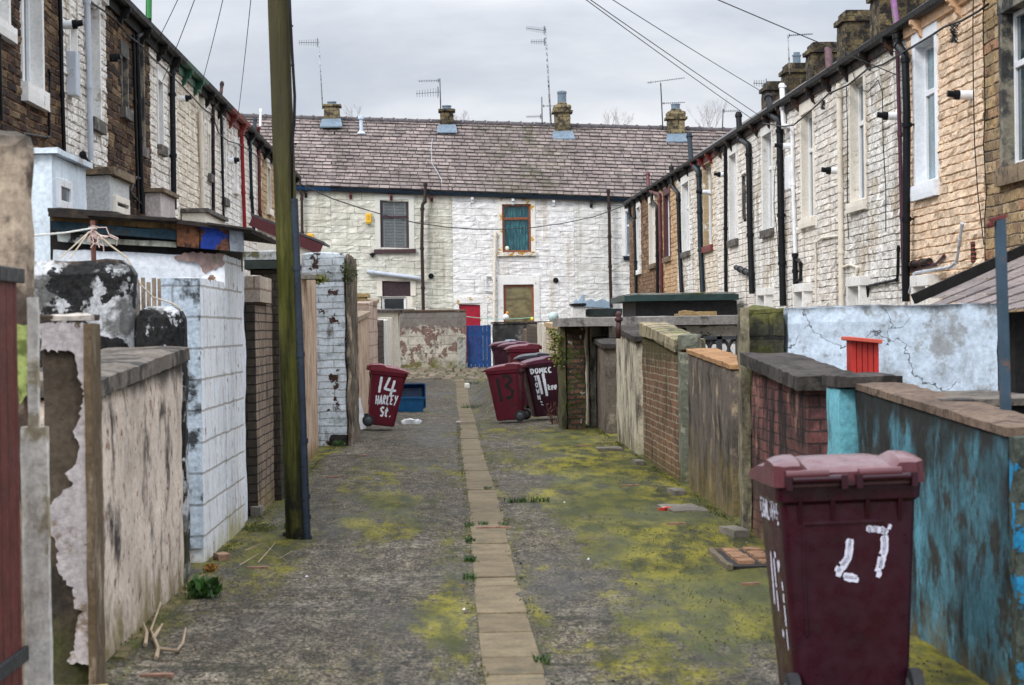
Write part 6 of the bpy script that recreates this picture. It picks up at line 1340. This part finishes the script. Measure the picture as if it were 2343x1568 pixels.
# nearest bin: its hinge side faces the camera
fx = on_y(1960, 1000, 9.9).x
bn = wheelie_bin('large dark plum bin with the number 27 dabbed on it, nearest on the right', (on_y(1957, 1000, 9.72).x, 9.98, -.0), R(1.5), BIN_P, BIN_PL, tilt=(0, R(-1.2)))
bn.scale = (1.09, 1.07, 1.075); bn.location = (on_y(1948, 1000, 9.33).x, 9.64, -.02)
paint(bn, 'back', [[(x_+.05, z_+.055) for x_, z_ in st_] for st_ in [[(.46, .68), (.43, .60), (.33, .545), (.32, .53)], [(.38, .525), (.52, .512)], [(.60, .72), (.76, .71), (.80, .70)], [(.78, .69), (.78, .63), (.71, .52)], [(.80, .725), (.83, .72)]]], LPAINT, .026, 'painted_number', 4, gaps=.06)
paint(bn, 'back', [[(x_+.035, z_+.062) for x_, z_ in st_] for st_ in [[(.455, .675), (.43, .60), (.335, .55), (.32, .535)], [(.39, .53), (.52, .515)], [(.60, .715), (.76, .705), (.80, .695)], [(.775, .68), (.775, .63), (.715, .525)]]], LPAINT, .026, 'painted_number', 9, gaps=.06)
paint(bn, 'left', word('CUNLIFFE', .06, .80, .095, .085, .2), LPAINT, .016, seed=6, gaps=.1)
paint(bn, 'left', [[(.50, .64), (.50, .42)], [(.86, .56), (.90, .28)], [(.36, .66), (.30, .44)], [(.56, .66), (.62, .655)], [(.7, .64), (.7, .60), (.8, .64)], [(.62, .34), (.74, .33)]], LPAINT, .03, seed=8, gaps=.1)
q = MB()
for x in (-.2, -.145, -.13, -.115, .15): q.lathe((x, bsec(.97)[1]-.066, 1.0), [(.002, -.004), (.005, 0), (.002, .004)], 8, 'y')
# bin 14
g = on_g(875, 984)
b14 = wheelie_bin('crimson bin painted 14 HARLEY St. tilting on the left of the alley', (g.x-.02, g.y+.05, gz(g.x, g.y)+.0), R(-84), BIN_R, BIN_RL, tilt=(0, 0))
b14.rotation_euler = (0, 0, 0)
b14.rotation_euler = (Matrix.Rotation(R(7), 3, 'Y') @ Matrix.Rotation(R(-86), 3, 'Z')).to_euler(); b14.location.z += .045
# its side faces the camera with the hinge to the left
paint(b14, 'right', [[(.27, .86), (.23, .59)], ] + [[(.56, .86), (.43, .66), (.86, .645)], [(.74, .82), (.68, .54)]], WPAINT, .042, 'painted_number', 3, drips=1)
paint(b14, 'right', word('HARLEY', .13, .39, .118, .15, .25, .006), WPAINT, .024, seed=5, drips=1)
paint(b14, 'right', word('St.', .36, .20, .17, .15, .15), WPAINT, .036, seed=7, drips=1)
# bin 13 and bin 11 and the bins behind
g = on_g(1160, 968)
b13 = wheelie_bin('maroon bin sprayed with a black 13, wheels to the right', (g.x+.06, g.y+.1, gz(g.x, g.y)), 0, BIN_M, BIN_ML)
b13.rotation_euler = (Matrix.Rotation(R(-4), 3, 'Y') @ Matrix.Rotation(R(76), 3, 'Z')).to_euler(); b13.location.z += .02
paint(b13, 'left', [[(.28, .82), (.30, .38)], [(.48, .84), (.72, .84), (.84, .76), (.58, .66), (.86, .56), (.78, .45), (.52, .44)]], KPAINT, .06, 'painted_number', 2)
g = on_g(1252, 952)
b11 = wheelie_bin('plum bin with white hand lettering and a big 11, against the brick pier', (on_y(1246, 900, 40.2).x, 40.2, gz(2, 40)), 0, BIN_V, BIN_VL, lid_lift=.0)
b11.rotation_euler = (Matrix.Rotation(R(-5), 3, 'Y') @ Matrix.Rotation(R(98), 3, 'Z')).to_euler(); b11.location.z += .03; b11.scale = (1.06, 1.06, 1.06)
paint(b11, 'left', word('DOMKC', .06, .79, .13, .10, .25, -.002), WPAINT, .024, seed=5)
paint(b11, 'left', [[(.30, .76), (.36, .42)], [(.50, .78), (.56, .38)]], WPAINT, .05, 'painted_number', 6)
for k, ch in enumerate('TOWN'): paint(b11, 'left', word(ch, .14, .66-.11*k, .12, .085), WPAINT, .02, seed=10+k)
paint(b11, 'left', word('kee', .64, .48, .11, .10, .15), WPAINT, .024, seed=9)
paint(b11, 'left', [[(.22, .30), (.32, .28)], [(.24, .25), (.34, .23)]], WPAINT, .02, seed=19)
for (u, v, Y, rz, bd, ld, lb, rt) in ((1220, 818, 42.6, 92, BIN_V, BIN_K, 'dark plum bin with a black lid behind the lettered bin', 0), (1197, 803, 44.6, 95, BIN_M, BIN_ML, 'maroon bin in the middle of the row behind the 13 bin', 0), (1176, 796, 47., 88, BIN_V, BIN_VL, 'violet plum bin second from the back of the row', 0), (1157, 790, 49.4, 92, BIN_V, BIN_VL, 'plum bin at the very back of the row with litter on its lid', 0)):
    p = on_y(u, v, Y); bb = wheelie_bin(lb, (p.x, Y, gz(p.x, Y)), R(rz), bd, ld)
    if 'litter' in lb:
        q = MB(); q.rough(p.x-.02, p.x+.22, Y-.1, Y+.1, gz(p.x, Y)+1.055, gz(p.x, Y)+1.085, .04, .012, .01); single('plastic_bag', 'pale blue flattened bag lying on the lid of the rearmost bin', 'bag', q, plain('pale blue bag', (.4, .55, .62), .4, .2))
# blue recycling boxes
def crate(label, loc, rot, mat, w=.56, d=.38, h=.34):
    c = thing('recycling_box', label, 'box', loc, rot, 'blue recycling boxes'); q = MB(); t_ = .012
    def sec(z): f = z/h; return w/2*(.86+.14*f), d/2*(.84+.16*f)
    rings = []
    for (z, g_) in ((0, 0), (h*.86, 0), (h*.86, .014), (h, .016), (h, -.004), (.03, -.014)):
        a, b = sec(z); rings.append([q.vert((x, y, z)) for x, y in rrect(a+g_, -b-g_, b+g_, .04)])
    n = len(rings[0])
    for i in range(len(rings)-1):
        for k in range(n): q.face((rings[i][k], rings[i][(k+1) % n], rings[i+1][(k+1) % n], rings[i+1][k]))
    q.face(rings[0][::-1]); q.face(rings[-1]); mk('body', q, mat, c, local=True, smooth=True, auto=40)
    q = MB()
    for x in (-.16, 0, .16): q.box(x-.01, x+.01, -sec(h*.5)[1]-.006, -sec(h*.5)[1]+.02, .05, h*.84)
    mk('ribs', q, mat, c, local=True); return c
BBX = binmat('blue box plastic', (.008, .09, .22)); BBX2 = binmat('dark blue box plastic', (.006, .055, .15))
g = on_g(940, 943); crate('blue open recycling box standing behind the 14 bin', (g.x-.02, g.y+.2, gz(g.x, g.y)), (0, 0, R(3)), BBX, .60, .4, .30)
crate('dark blue recycling box tipped up on its side behind the other blue box', (g.x+.02, g.y+.62, gz(g.x, g.y)+.28), (R(82), 0, R(2)), BBX2, .52, .5, .3)
# leaning white board
g = on_g(832, 984); q = MB(); A = on_y(818, 912, g.y+.25); q.beam((g.x-.0, g.y, g.z+.01), (A.x, g.y+.25, A.z), .10, .02, (0, 1, .2)); single('board', 'white board leaning against the beige wall behind the 14 bin', 'board', q, plain('white board paint', (.7, .7, .7), .5, .2))
# ------------------------------------------------------------------ litter, stones, plants
def lump(name, label, cat, u, v, sx_, sy_, sz, mat, rz=0, amp=.01, cell=.04, group=None, lift=0.):
    g = on_g(u, v); q = MB(); q.rough(-sx_/2, sx_/2, -sy_/2, sy_/2, -.01, sz, cell, amp, .01); c, s_ = math.cos(rz), math.sin(rz)
    q.v = [(g.x+x*c-y*s_, g.y+x*s_+y*c, g.z+z+lift) for x, y, z in q.v]; return single(name, label, cat, q, mat, group)
BAG = plain('white plastic bag', (.75, .77, .78), .4, .12); WOOD = wallmat('weathered scrap wood', (.30, .17, .12), .35, streak=((.1, .07, .06), .4, 6), bump=.5); STN = wallmat('loose stone', (.20, .18, .15), .4, bump=.6)
lump('plastic_bag', 'crumpled white plastic bag on the asphalt right of the 14 bin', 'bag', 940, 970, .34, .16, .07, BAG, .1, .05, .035)
lump('paper_cup', 'small white cup lying by the stone channel near the alley end', 'cup', 1068, 888, .13, .13, .13, plain('white cup', (.8, .78, .72), .5, .1), 0, .012)
lump('paper_scrap', 'pinkish white scrap on the left edge of the stone channel', 'litter', 1048, 968, .10, .08, .035, plain('pinkish scrap', (.7, .55, .62), .5, .1), 0, .015)
for lb, u, v, a, b, c, rz in (('reddish wooden offcut with a nail hole, nearest on the left', 359, 1548, .17, .07, .02, -.05), ('pinkish offcut below the white block wall', 589, 1301, .16, .06, .02, -.06), ('brown offcut near the foot of the white brick pier', 826, 1044, .17, .06, .02, -.1), ('pale offcut left of the moss in the middle distance', 760, 1093, .18, .05, .02, -.05), ('grey offcut nearest the dark plum bin on the mossy side', 1715, 1338, .13, .04, .02, .1), ('pink grey offcut beside the flat slab on the right', 1546, 1200, .17, .06, .02, .08), ('pink grey offcut under the brown brick wall', 1440, 1112, .20, .06, .02, .08), ('pink grey offcut farthest up the mossy side', 1334, 1021, .22, .07, .02, .06), ('pale buff bar lying across the stone channel', 1128, 1210, .30, .055, .025, .0)):
    lump('wood_offcut', lb, 'wood scrap', u, v, a, b, c, WOOD, rz, .003, .05, 'wood offcuts on the asphalt')
for lb, u, v, a, b, c, rz, m_ in (('flat grey stone slab on the asphalt by the dark streaked wall', 1562, 1165, .34, .75, .025, .1, STN), ('squared stone at the near foot of the dark streaked wall', 1681, 1224, .14, .5, .06, .12, STN), ('squared stone at the foot of the brown brick wall', 1549, 1130, .13, .55, .05, .05, STN), ('flat stone below the pale streaky wall', 1462, 1062, .12, .5, .05, 0, STN), ('mossy stone at the foot of the plain concrete wall', 1394, 1030, .34, .5, .04, 0, STN), ('broken sandstone lump at the foot of the white block wall', 507, 1280, .10, .2, .05, .3, wallmat('pink sandstone lump', (.4, .26, .17), .3, bump=.7)), ('dark stone beside the pole foot', 664, 1226, .12, .22, .04, 0, wallmat('dark stone lump', (.06, .05, .045), .3, bump=.7)), ('stone block between the white wall and the brick wall', 588, 1180, .10, .3, .09, 0, STN)):
    lump('loose_stone', lb, 'stone', u, v, a, b, c, m_, rz, .012, .06)
rg = random.Random(77)
for k, (u, v) in enumerate(((1454, 1337), (1040, 1430), (700, 1320), (830, 1195), (1190, 1290), (1345, 1280), (1060, 1395), (1400, 1560), (960, 1510), (1290, 1150))):
    lump('pebble', ['black pebble on the mossy asphalt right of the channel', 'tiny pale chip left of the channel in the foreground', 'white pebble pair by the pole foot', 'orange chip in the middle of the left asphalt', 'dark grit lump on the right edge of the channel', 'pale chip on the grey asphalt right of the channel', 'pale chip at the left channel edge', 'black chip low on the right of the foreground', 'grey chip at the bottom left of the channel', 'small white chip in the far moss'][k], 'pebble', u, v, .022, .022, .012, [BLACK, STN, BAG, WOOD, BLACK, BAG, BAG, BLACK, STN, BAG][k], 0, .006, .012)
lump('crisp_packet', 'red and white crumpled packet beside the flat stone slab', 'litter', 1523, 1168, .10, .14, .03, plain('red packet', (.5, .05, .03), .35, .5), .4, .02, .03)
# sticks
TW = plain('pale dead twig', (.36, .27, .18), .8, .3)
def sticks(label, chains, r=.008):
    q = MB()
    for ch in chains:
        pts = [on_g(u, v)+Vector((0, 0, h)) for u, v, h in ch]; q.tube(pts, [r*(1-.55*k/max(1, len(pts)-1)) for k in range(len(pts))], 6)
    return single('dead_twig', label, 'twig', q, TW)
sticks('forked dead twig on the asphalt below the pinkish wall', [[(357, 1510, .01), (362, 1497, .03), (352, 1465, .02), (345, 1450, .02), (368, 1410, .08)], [(362, 1497, .03), (405, 1497, .02), (418, 1480, .02), (425, 1458, .05)], [(350, 1470, .02), (372, 1452, .06)], [(332, 1480, .01), (336, 1460, .03), (328, 1445, .05)]], .012)
sticks('tangle of dead stalks at the corner of the white block wall', [[(548, 1296, .008), (592, 1276, .03), (640, 1282, .015), (668, 1270, .03)], [(560, 1262, .01), (600, 1258, .05), (655, 1286, .01)], [(590, 1290, .008), (618, 1268, .04), (630, 1250, .03)]], .004)
def plant(name, label, u, v, n, rad, size, mat, cat='plant', seed=1, up=.6, blades=0):
    g = on_g(u, v); rgp_ = random.Random(seed); q = MB()
    if n: tuft(q, (g.x, g.y, g.z+rad[2]*.6), n, rad, size, rgp_, up)
    for _ in range(blades):
        a = rgp_.uniform(0, 6.28); d = Vector((math.cos(a), math.sin(a), 0)); L = size*rgp_.uniform(1.2, 2.6); p0 = Vector((g.x, g.y, g.z))+Vector((rgp_.uniform(-1, 1)*rad[0], rgp_.uniform(-1, 1)*rad[1], 0)); s_ = Vector((-d.y, d.x, 0))*.0035
        p1 = p0+d*L*.25+Vector((0, 0, L*.6)); p2 = p0+d*L*.6+Vector((0, 0, L*.95)); q.face([q.vert(x) for x in (p0-s_, p0+s_, p1+s_, p1-s_)]); q.face([q.vert(x) for x in (p1-s_, p1+s_, p2)])
    return single(name, label, cat, q, mat)
plant('weed', 'bright green weed at the foot of the pinkish wall', 466, 1368, 110, (.10, .08, .05), .07, plain('fresh weed leaves', (.03, .085, .010), .55, .6, scale=7), seed=3, blades=40)
plant('weed', 'orange brown moss tuft at the corner of the white block wall', 482, 1308, 200, (.045, .05, .03), .02, plain('orange moss', (.22, .10, .015), .8, .5), 'moss', seed=4)
plant('weed', 'green weeds at the near foot of the telegraph pole', 664, 1210, 120, (.05, .06, .03), .03, LEAF2, seed=5, blades=30)
plant('weed', 'green weed in the dark base of the white brick pier', 776, 1022, 80, (.10, .07, .05), .04, LEAF2, seed=6)
plant('moss_clump', 'mossy mound between the white block wall and the telegraph pole', 597, 1213, 500, (.16, .30, .025), .016, plain('olive moss', (.085, .095, .018), .9, .4), 'moss', seed=7)
plant('weed', 'grass tuft growing across the asphalt right of the channel', 1205, 1150, 0, (.22, .03, .01), .03, LEAF2, 'grass', 8, blades=150)
for k, (u, v, n_, lb) in enumerate(((1073, 1205, 70, 'grass tuft at the buff bar, left of the channel'), (1106, 1203, 60, 'small grass tuft on the channel stones'), (1150, 1203, 30, 'tiny grass tuft right of the buff bar'), (1075, 1240, 60, 'short grass clump on the left channel edge, below the buff bar'), (1075, 1285, 130, 'lush grass clump on the left channel edge in the foreground'), (1073, 1325, 90, 'mossy grass clump lowest on the left channel edge'), (1240, 1515, 60, 'small weed at the right edge of the channel at the bottom'), (1090, 880, 120, 'green grass patch right of the channel near the cobbles'), (1085, 935, 120, 'green grass patch beside the 13 bin'), (1116, 1120, 30, 'tiny weed right of the channel in the middle distance'))):
    plant('grass_tuft', lb, u, v, 0, (.04+.25*(v < 950), .08, .01), .019+.03*(v < 950), LEAF2, 'grass', 20+k, blades=n_)
g = on_g(1268, 946); q = MB(); rg = random.Random(31)
for k in range(14): q.tube([(g.x+rg.uniform(-.05, .05), g.y-.1, g.z), (g.x+rg.uniform(-.2, .2), g.y-.1+rg.uniform(-.1, .1), g.z+rg.uniform(.15, .42))], [.006, .002], 4)
tuft(q, (g.x, g.y-.1, g.z+.25), 90, (.18, .12, .16), .03, rg); single('shrub', 'reddish dead shrub at the foot of the lettered bin', 'plant', q, plain('reddish dead stems', (.13, .05, .04), .8, .4))
p = on_y(1275, 775, YP7-.05); q = MB()
for k in range(6): tuft(q, (p.x+rg.uniform(-.1, .02), YP7-.05, p.z-.10*k+.1), 60, (.10, .08, .09), .05, rg, -.4)
single('fern', 'yellow green fern hanging from the mossy timber post', 'plant', q, LEAFY)
# moss skirts along the wall feet: one mass nobody could count
q = MB(); rg = random.Random(55)
for (X_, ya_, yb_, n_) in ((2.34, 14, 37, 900), (-1.76, 11, 33, 650), (.10, 9, 40, 420), (.445, 9, 40, 320)):
    for _ in range(n_):
        y = rg.uniform(ya_, yb_)
        if mnoise.noise(Vector((X_*3, y*.7, 0))) < -.05: continue
        x = X_+rg.gauss(0, .02)+(strip_c(y)-.27 if abs(X_) < 1 else 0); tuft(q, (x, y, gz(x, y)+.005), 3, (.03, .05, .012), .016, rg)
for _ in range(5200):                                             # low moss cushions over the mossy side
    y = 9.5+26*rg.random()**1.25; x = rg.gauss(1.75, .42) if rg.random() < .8 else rg.gauss(-1.1, .35)
    if not -1.75 < x < 2.3 or mnoise.noise(Vector((x*1.7, y*.45, 4))) < .0: continue
    tuft(q, (x, y, gz(x, y)+.004), 2, (.03, .04, .006), .013, rg, .1)
mo = mk('moss_fringe', q, plain('fringe moss', (.09, .095, .02), .9, .5, scale=2)); mo['kind'] = 'stuff'
# grit, chips and leaf scraps swept against the wall feet: one mass nobody could count
q = MB(); rg = random.Random(91)
for _ in range(2600):
    y = 8.5+30*rg.random()**1.4; s_ = rg.random()
    x = 2.36-abs(rg.gauss(0, .22)) if s_ < .38 else -1.76+abs(rg.gauss(0, .22)) if s_ < .72 else strip_c(y)+rg.choice((-1, 1))*(.165+abs(rg.gauss(0, .05))) if s_ < .86 else rg.uniform(-1.7, 2.3)
    z = gz(x, y); r_ = rg.uniform(.003, .011); a = rg.uniform(0, 6.28); o = len(q.v)
    for k in range(4): q.v.append((x+r_*math.cos(a+1.57*k)*rg.uniform(.6, 1.5), y+r_*math.sin(a+1.57*k)*rg.uniform(.6, 1.5), z+.001))
    q.v.append((x, y, z+r_*rg.uniform(.5, 1.1)))
    for k in range(4): q.face((o+k, o+(k+1) % 4, o+4))
q.at['rnd'] = [v for k in range(len(q.v)//5) for v in [rg.random()]*5]; q.at['jnt'] = [0.]*len(q.v)
gr = mk('grit', q, blockmat('mixed grit', [(.02, .018, .015), (.09, .075, .055), (.03, .026, .02), (.17, .10, .06), (.05, .045, .035), (.30, .27, .22)], (.05, .05, .05), 0, None)); gr['kind'] = 'stuff'
# sunken drain with brick surround
g = on_g(1715, 1280); e = thing('drain', 'sunken brick edged drain in the moss by the purple brick wall', 'drain', (g.x, g.y, g.z))
q = MB(); q.box(g.x-.2, g.x+.18, g.y-.55, g.y+.55, g.z-.01, g.z+.012); mk('opening', q, plain('drain pit', (.015, .013, .012), .9, .3), e)
q = MB(); rg = random.Random(6); BRK = wallmat('loose brick', (.30, .17, .10), .35, blotch=((.10, .08, .05), .35, 8), bump=.6)
for i in range(2):
    for j in range(4): q.rough(g.x-.14+.16*i, g.x-.02+.16*i, g.y-.42+.26*j, g.y-.21+.26*j, g.z+.0, g.z+.035+rg.uniform(-.008, .008), .06, .005, .006)
mk('bricks', q, BRK, e)
q = MB(); q.rough(g.x-.24, g.x-.19, g.y-.58, g.y+.58, g.z-.01, g.z+.03, .06, .008, .008); q.rough(g.x-.19, g.x+.17, g.y+.52, g.y+.58, g.z-.01, g.z+.03, .06, .008, .008); mk('kerb', q, wallmat('drain kerb', (.16, .13, .09), .4), e)
# washing lines and pegs
LINE = plain('white washing line', (.7, .68, .62), .6, .1)
def line(label, pts, r=.006, mat=None, nm='washing_line'): q = MB(); q.tube(pts, r, 5); return single(nm, label, 'line', q, mat or LINE)
# post with cords on the left
YK = YC+.6; a, b = on_y(212, 505, YK), on_y(216, 600, YK); q = MB(); q.tube([b-Vector((0, 0, .4)), a], .018, 8); e = thing('line_post', 'rusty iron pipe post wound with pale cord on the left', 'post', (a.x, YK, 1.5)); mk('post', q, plain('rusted pipe', (.13, .05, .035), .8, .4), e)
rg = random.Random(21); q = MB()
for k in range(16):
    c0_ = on_y(212+rg.uniform(-4, 6), 528+rg.uniform(-8, 10), YK-.03); pts = [c0_]
    for j in range(4): pts.append(pts[-1]+Vector((rg.uniform(-.03, .06), rg.uniform(-.03, .01), rg.uniform(-.05, .02))))
    q.tube(pts, .004, 4)
mk('cord_knot', q, plain('frayed pinkish cord', (.55, .42, .38), .8, .2), e)
line('taut white washing line running left from the rusty pipe post', [on_y(216, 522, YK), on_y(150, 533, YK-1.5), on_y(60, 541, YK-4)])
line('pale cord sagging from the rusty pipe post over the stained wall', [on_y(u, v, YK-.35) for u, v in ((218, 530), (250, 560), (290, 590), (302, 610), (320, 650), (350, 680), (395, 695), (412, 705), (420, 735), (427, 782))], .006, plain('beige cord', (.5, .42, .32), .8, .2), 'cord')
for u1, v1, lb in ((137, 592, 'left'), (160, 592, 'right')): line(f'frayed cord stay from rusty pipe post to stained wall, {lb} of a pair', [on_y(205, 530, YK), on_y(u1, v1, YK-.1)], .005, plain('beige cord', (.5, .42, .32), .8, .2), 'cord')
line('thin white washing line with pegs over the dark streaked wall', [on_y(1655, 806, 21.5), on_y(1690, 822, 20.5), on_y(1760, 850, 19)], .008)
e = thing('clothes_pegs', 'blue and lilac pegs hanging on the thin white line', 'pegs', on_y(1684, 822, 20.4)); pk = on_y(1684, 826, 20.4)
q = MB(); q.box(pk.x-.02, pk.x+.02, 20.39, 20.41, pk.z-.08, pk.z+.04); mk('blue_peg', q, plain('blue peg', (.08, .35, .8), .4, .1), e); q = MB(); q.box(pk.x+.03, pk.x+.06, 20.39, 20.41, pk.z-.08, pk.z+.01); mk('lilac_peg', q, plain('lilac peg', (.5, .25, .6), .4, .1), e)
line('pale washing line in front of the far white house', sagw(on_y(1063, 724, 78), on_y(1236, 724, 78.5), .1), .012, plain('green line', (.25, .5, .4), .6, .1))
for lb, u, v, c_, s_ in (('white round toy with a dark centre on the far washing line', 1157, 726, (.75, .75, .78), .12), ('small orange peg on the far washing line', 1160, 716, (.8, .3, .02), .05), ('yellow peg at the right end of the far washing line', 1217, 730, (.7, .6, .02), .06)):
    p = on_y(u, v, 77.9); q = MB(); q.lathe((p.x, 77.9, p.z), [(.02, -s_), (s_*.7, -s_*.6), (s_, 0), (s_*.7, s_*.6), (.02, s_)], 12); single('hanging_toy' if 'toy' in lb else 'clothes_peg', lb, 'toy' if 'toy' in lb else 'peg', q, plain(lb[:12], c_, .4, .1), smooth=True)
p = on_y(1266, 726, 72.); q = MB(); q.lathe((p.x, 72, p.z), [(.02, -.18), (.12, -.14), (.18, 0), (.14, .12), (.03, .18)], 16); single('fishing_float', 'pale green glazed ball behind the cream brick wall', 'ball', q, plain('pale green glaze', (.42, .55, .53), .2, .15), smooth=True)
# iron post and sign on the pale wall
p0, p1 = on_y(1414, 775, g8[2]+1.2), on_y(1415, 712, g8[2]+1.2); q = MB(); q.tube([p0, p1-Vector((0, 0, .12))], .035, 8); q.lathe(p1-Vector((0, 0, .14)), [(.05, 0), (.06, .03), (.03, .06), (.05, .09), (.02, .14)], 10); single('iron_post', 'dark iron post with a knob behind the pale streaky wall', 'post', q, plain('dark red iron', (.06, .02, .02), .6, .3), smooth=True)
# pierced screen block behind the dark wall
YS_ = 26.; a, b = on_y(1602, 770, YS_), on_y(1690, 825, YS_); e = thing('screen_block', 'pierced black screen blocks seen over the dark streaked wall', 'screen', ((a.x+b.x)/2, YS_, 1.2)); q = MB(); w_ = (b.x-a.x)/2
for k in range(2):
    x0, x1 = a.x+w_*k, a.x+w_*(k+1); q.box(x0, x1, YS_, YS_+.1, a.z-.04, a.z); q.box(x0, x0+.03, YS_, YS_+.1, b.z, a.z); q.box(x1-.03, x1, YS_, YS_+.1, b.z, a.z); q.box(x0, x1, YS_, YS_+.1, b.z, b.z+.04)
    for s_ in (0, 1):
        pts = [(x0+(x1-x0)*(s_+(1-2*s_)*.5*math.sin(math.pi*f)), YS_+.05, b.z+(a.z-b.z)*f) for f in [i/10 for i in range(11)]]; q.tube(pts, .022, 6)
mk('lattice', q, plain('black lattice', (.03, .035, .04), .6, .2), e)
q = MB(); q.box(a.x-.1, b.x+.1, YS_+.3, YS_+.34, 0, a.z-.1); mk('backing_wall', q, PLASTER_W, e)
# stones and twigs on the flat concrete roof
p = on_y(1597, 712, YP7+.5); q = MB(); rg = random.Random(3)
for k in range(7): x = p.x+rg.uniform(-.28, .28); q.rough(x-.13, x+.13, YP7+.4+rg.uniform(-.1, .2), YP7+.62, zs, zs+rg.uniform(.03, .10), .05, .02, .01)
single('rubble', 'heap of broken yellowish stone lying on the flat concrete roof', 'rubble', q, wallmat('yellow rubble', (.36, .25, .12), .4, bump=.7))
# ------------------------------------------------------------------ aerials
AER = plain('aerial metal', (.09, .09, .10), .5, .3, metal=.3); MASTM = plain('striped mast metal', (.38, .40, .42), .5, .3, dirt=((.05, .05, .05), .6, 9))
def yagi(par, c, d, L, n, el, vertical=True, r=.011):
    c = Vector(c); d = Vector(d).normalized(); q = MB(); q.tube([c, c+d*L], r, 6); s_ = Vector((0, 0, 1)) if vertical else d.cross(Vector((0, 0, 1))).normalized()
    for k in range(n): p = c+d*L*(k+.6)/n; h_ = el*(1-.25*k/n); q.tube([p-s_*h_, p+s_*h_], r*.7, 5)
    q.tube([c+d*L*.1-s_*el*1.35, c+d*L*.1+s_*el*1.35], r*1.2, 5); return mk('array', q, AER, par)
def aerial(label, base, top, arrays, mast=AER, r=.022):
    a, b = Vector(base), Vector(top); e = thing('tv_aerial', label, 'aerial', a); q = MB(); q.tube([a, b], r, 8); mk('mast', q, mast, e, smooth=True)
    for (c, d, L, n, el, ve) in arrays: yagi(e, c, d, L, n, el, ve)
    return e
Yq = 83.9; oy = lambda u, v, Y=Yq: on_y(u, v, Y)
aerial('tall leaning striped mast with one aerial on the leftmost far chimney', oy(738, 250), oy(729, 95), [(oy(731, 98), (-1, .05, .02), .82, 9, .13, True)], MASTM)
aerial('twin aerials on a short mast at the second far chimney', oy(1008, 252), oy(1006, 180), [(oy(1007, 185), (-1, .1, 0), .85, 9, .06, True), (oy(1007, 211), (-1, .1, -.05), .95, 9, .17, True)])
aerial('very tall mast with two aerials tied to the third far chimney', oy(1262, 318), oy(1247, 60), [(oy(1249, 71), (-1, .1, .16), .78, 10, .12, True), (oy(1249, 96), (-1, .1, .02), .6, 9, .11, True)], MASTM, .035)
aerial('small dark mast left of the third far chimney', oy(1240, 285), oy(1239, 222), [(oy(1240, 267), (-1, .1, 0), .62, 8, .07, True), (oy(1240, 243), (1, .1, 0), .5, 4, .04, True)])
aerial('rusty mast with a long boom aerial at the fourth far chimney', oy(1516, 296), oy(1511, 190), [(oy(1480, 190), (1, .1, .13), 1.5, 16, .04, True), (oy(1513, 237), (1, .2, .05), .95, 12, .04, True)], IRON)
aerial('small aerial on a thin mast behind the far ridge at right', oy(1652, 300), oy(1654, 250), [(oy(1652, 255), (1, .1, .02), .7, 10, .05, True)])
XA = XC+.3
def xa(u, v, Y): return on_y(u, v, Y)
aerial('aerial on a striped mast at the chimneys of the right terrace', xa(1806, 170, 58), xa(1802, 78, 58), [(xa(1800, 82, 58), (1, .05, .06), .70, 14, .03, True)], MASTM, .018)
aerial('stubby aerial with long cross rods beside the last right hand chimney', xa(1758, 196, 63), xa(1756, 186, 63), [(xa(1756, 192, 63), (-1, .1, .06), .42, 6, .11, True)], AER, .012)
# bare trees beyond the far roof
BARK = plain('bare tree twigs', (.26, .22, .22), .9, .3)
def bare_tree(label, u, v, Y, H, seed, n0=7):
    rg = random.Random(seed); p = on_y(u, v, Y); e = thing('bare_tree', label, 'tree', (p.x, Y, 0), group='bare trees behind the far roof')
    q = MB(); q.tube([(p.x, Y, 0), (p.x, Y, p.z-H*.5)], [.14, .09], 8); mk('trunk', q, BARK, e); q = MB()
    def br(a, d, L, r, k):
        b = a+d*L; m_ = a.lerp(b, .5)+Vector((rg.uniform(-.1, .1), 0, rg.uniform(-.05, .05)))*L; q.tube([a, m_, b], [r, r*.8, r*.55], 5, cap=False)
        if k: 
            for _ in range(rg.choice((2, 3, 3))): br(a.lerp(b, rg.uniform(.45, 1)), (d+Vector((rg.uniform(-.6, .6), rg.uniform(-.5, .5), rg.uniform(-.1, .5)))).normalized(), L*rg.uniform(.5, .72), r*.6, k-1)
    for _ in range(n0): br(Vector((p.x+rg.uniform(-.1, .1), Y, p.z-H*.55)), Vector((rg.uniform(-.7, .7), rg.uniform(-.3, .3), 1)).normalized(), H*.38, .011, 4)
    mk('crown', q, BARK, e)
bare_tree('bare twiggy tree right of the fourth far chimney', 1622, 252, 120, 3.4, 1, 9)
bare_tree('faint bare tree showing over the ridge between the third and fourth far chimneys', 1405, 268, 125, 2.4, 2, 8)
bare_tree('tips of a bare tree over the ridge beside the second far chimney', 1056, 262, 125, 1.9, 3, 5)
bare_tree('tips of a bare tree over the ridge right of the leftmost far chimney', 812, 250, 125, 1.8, 4, 5)
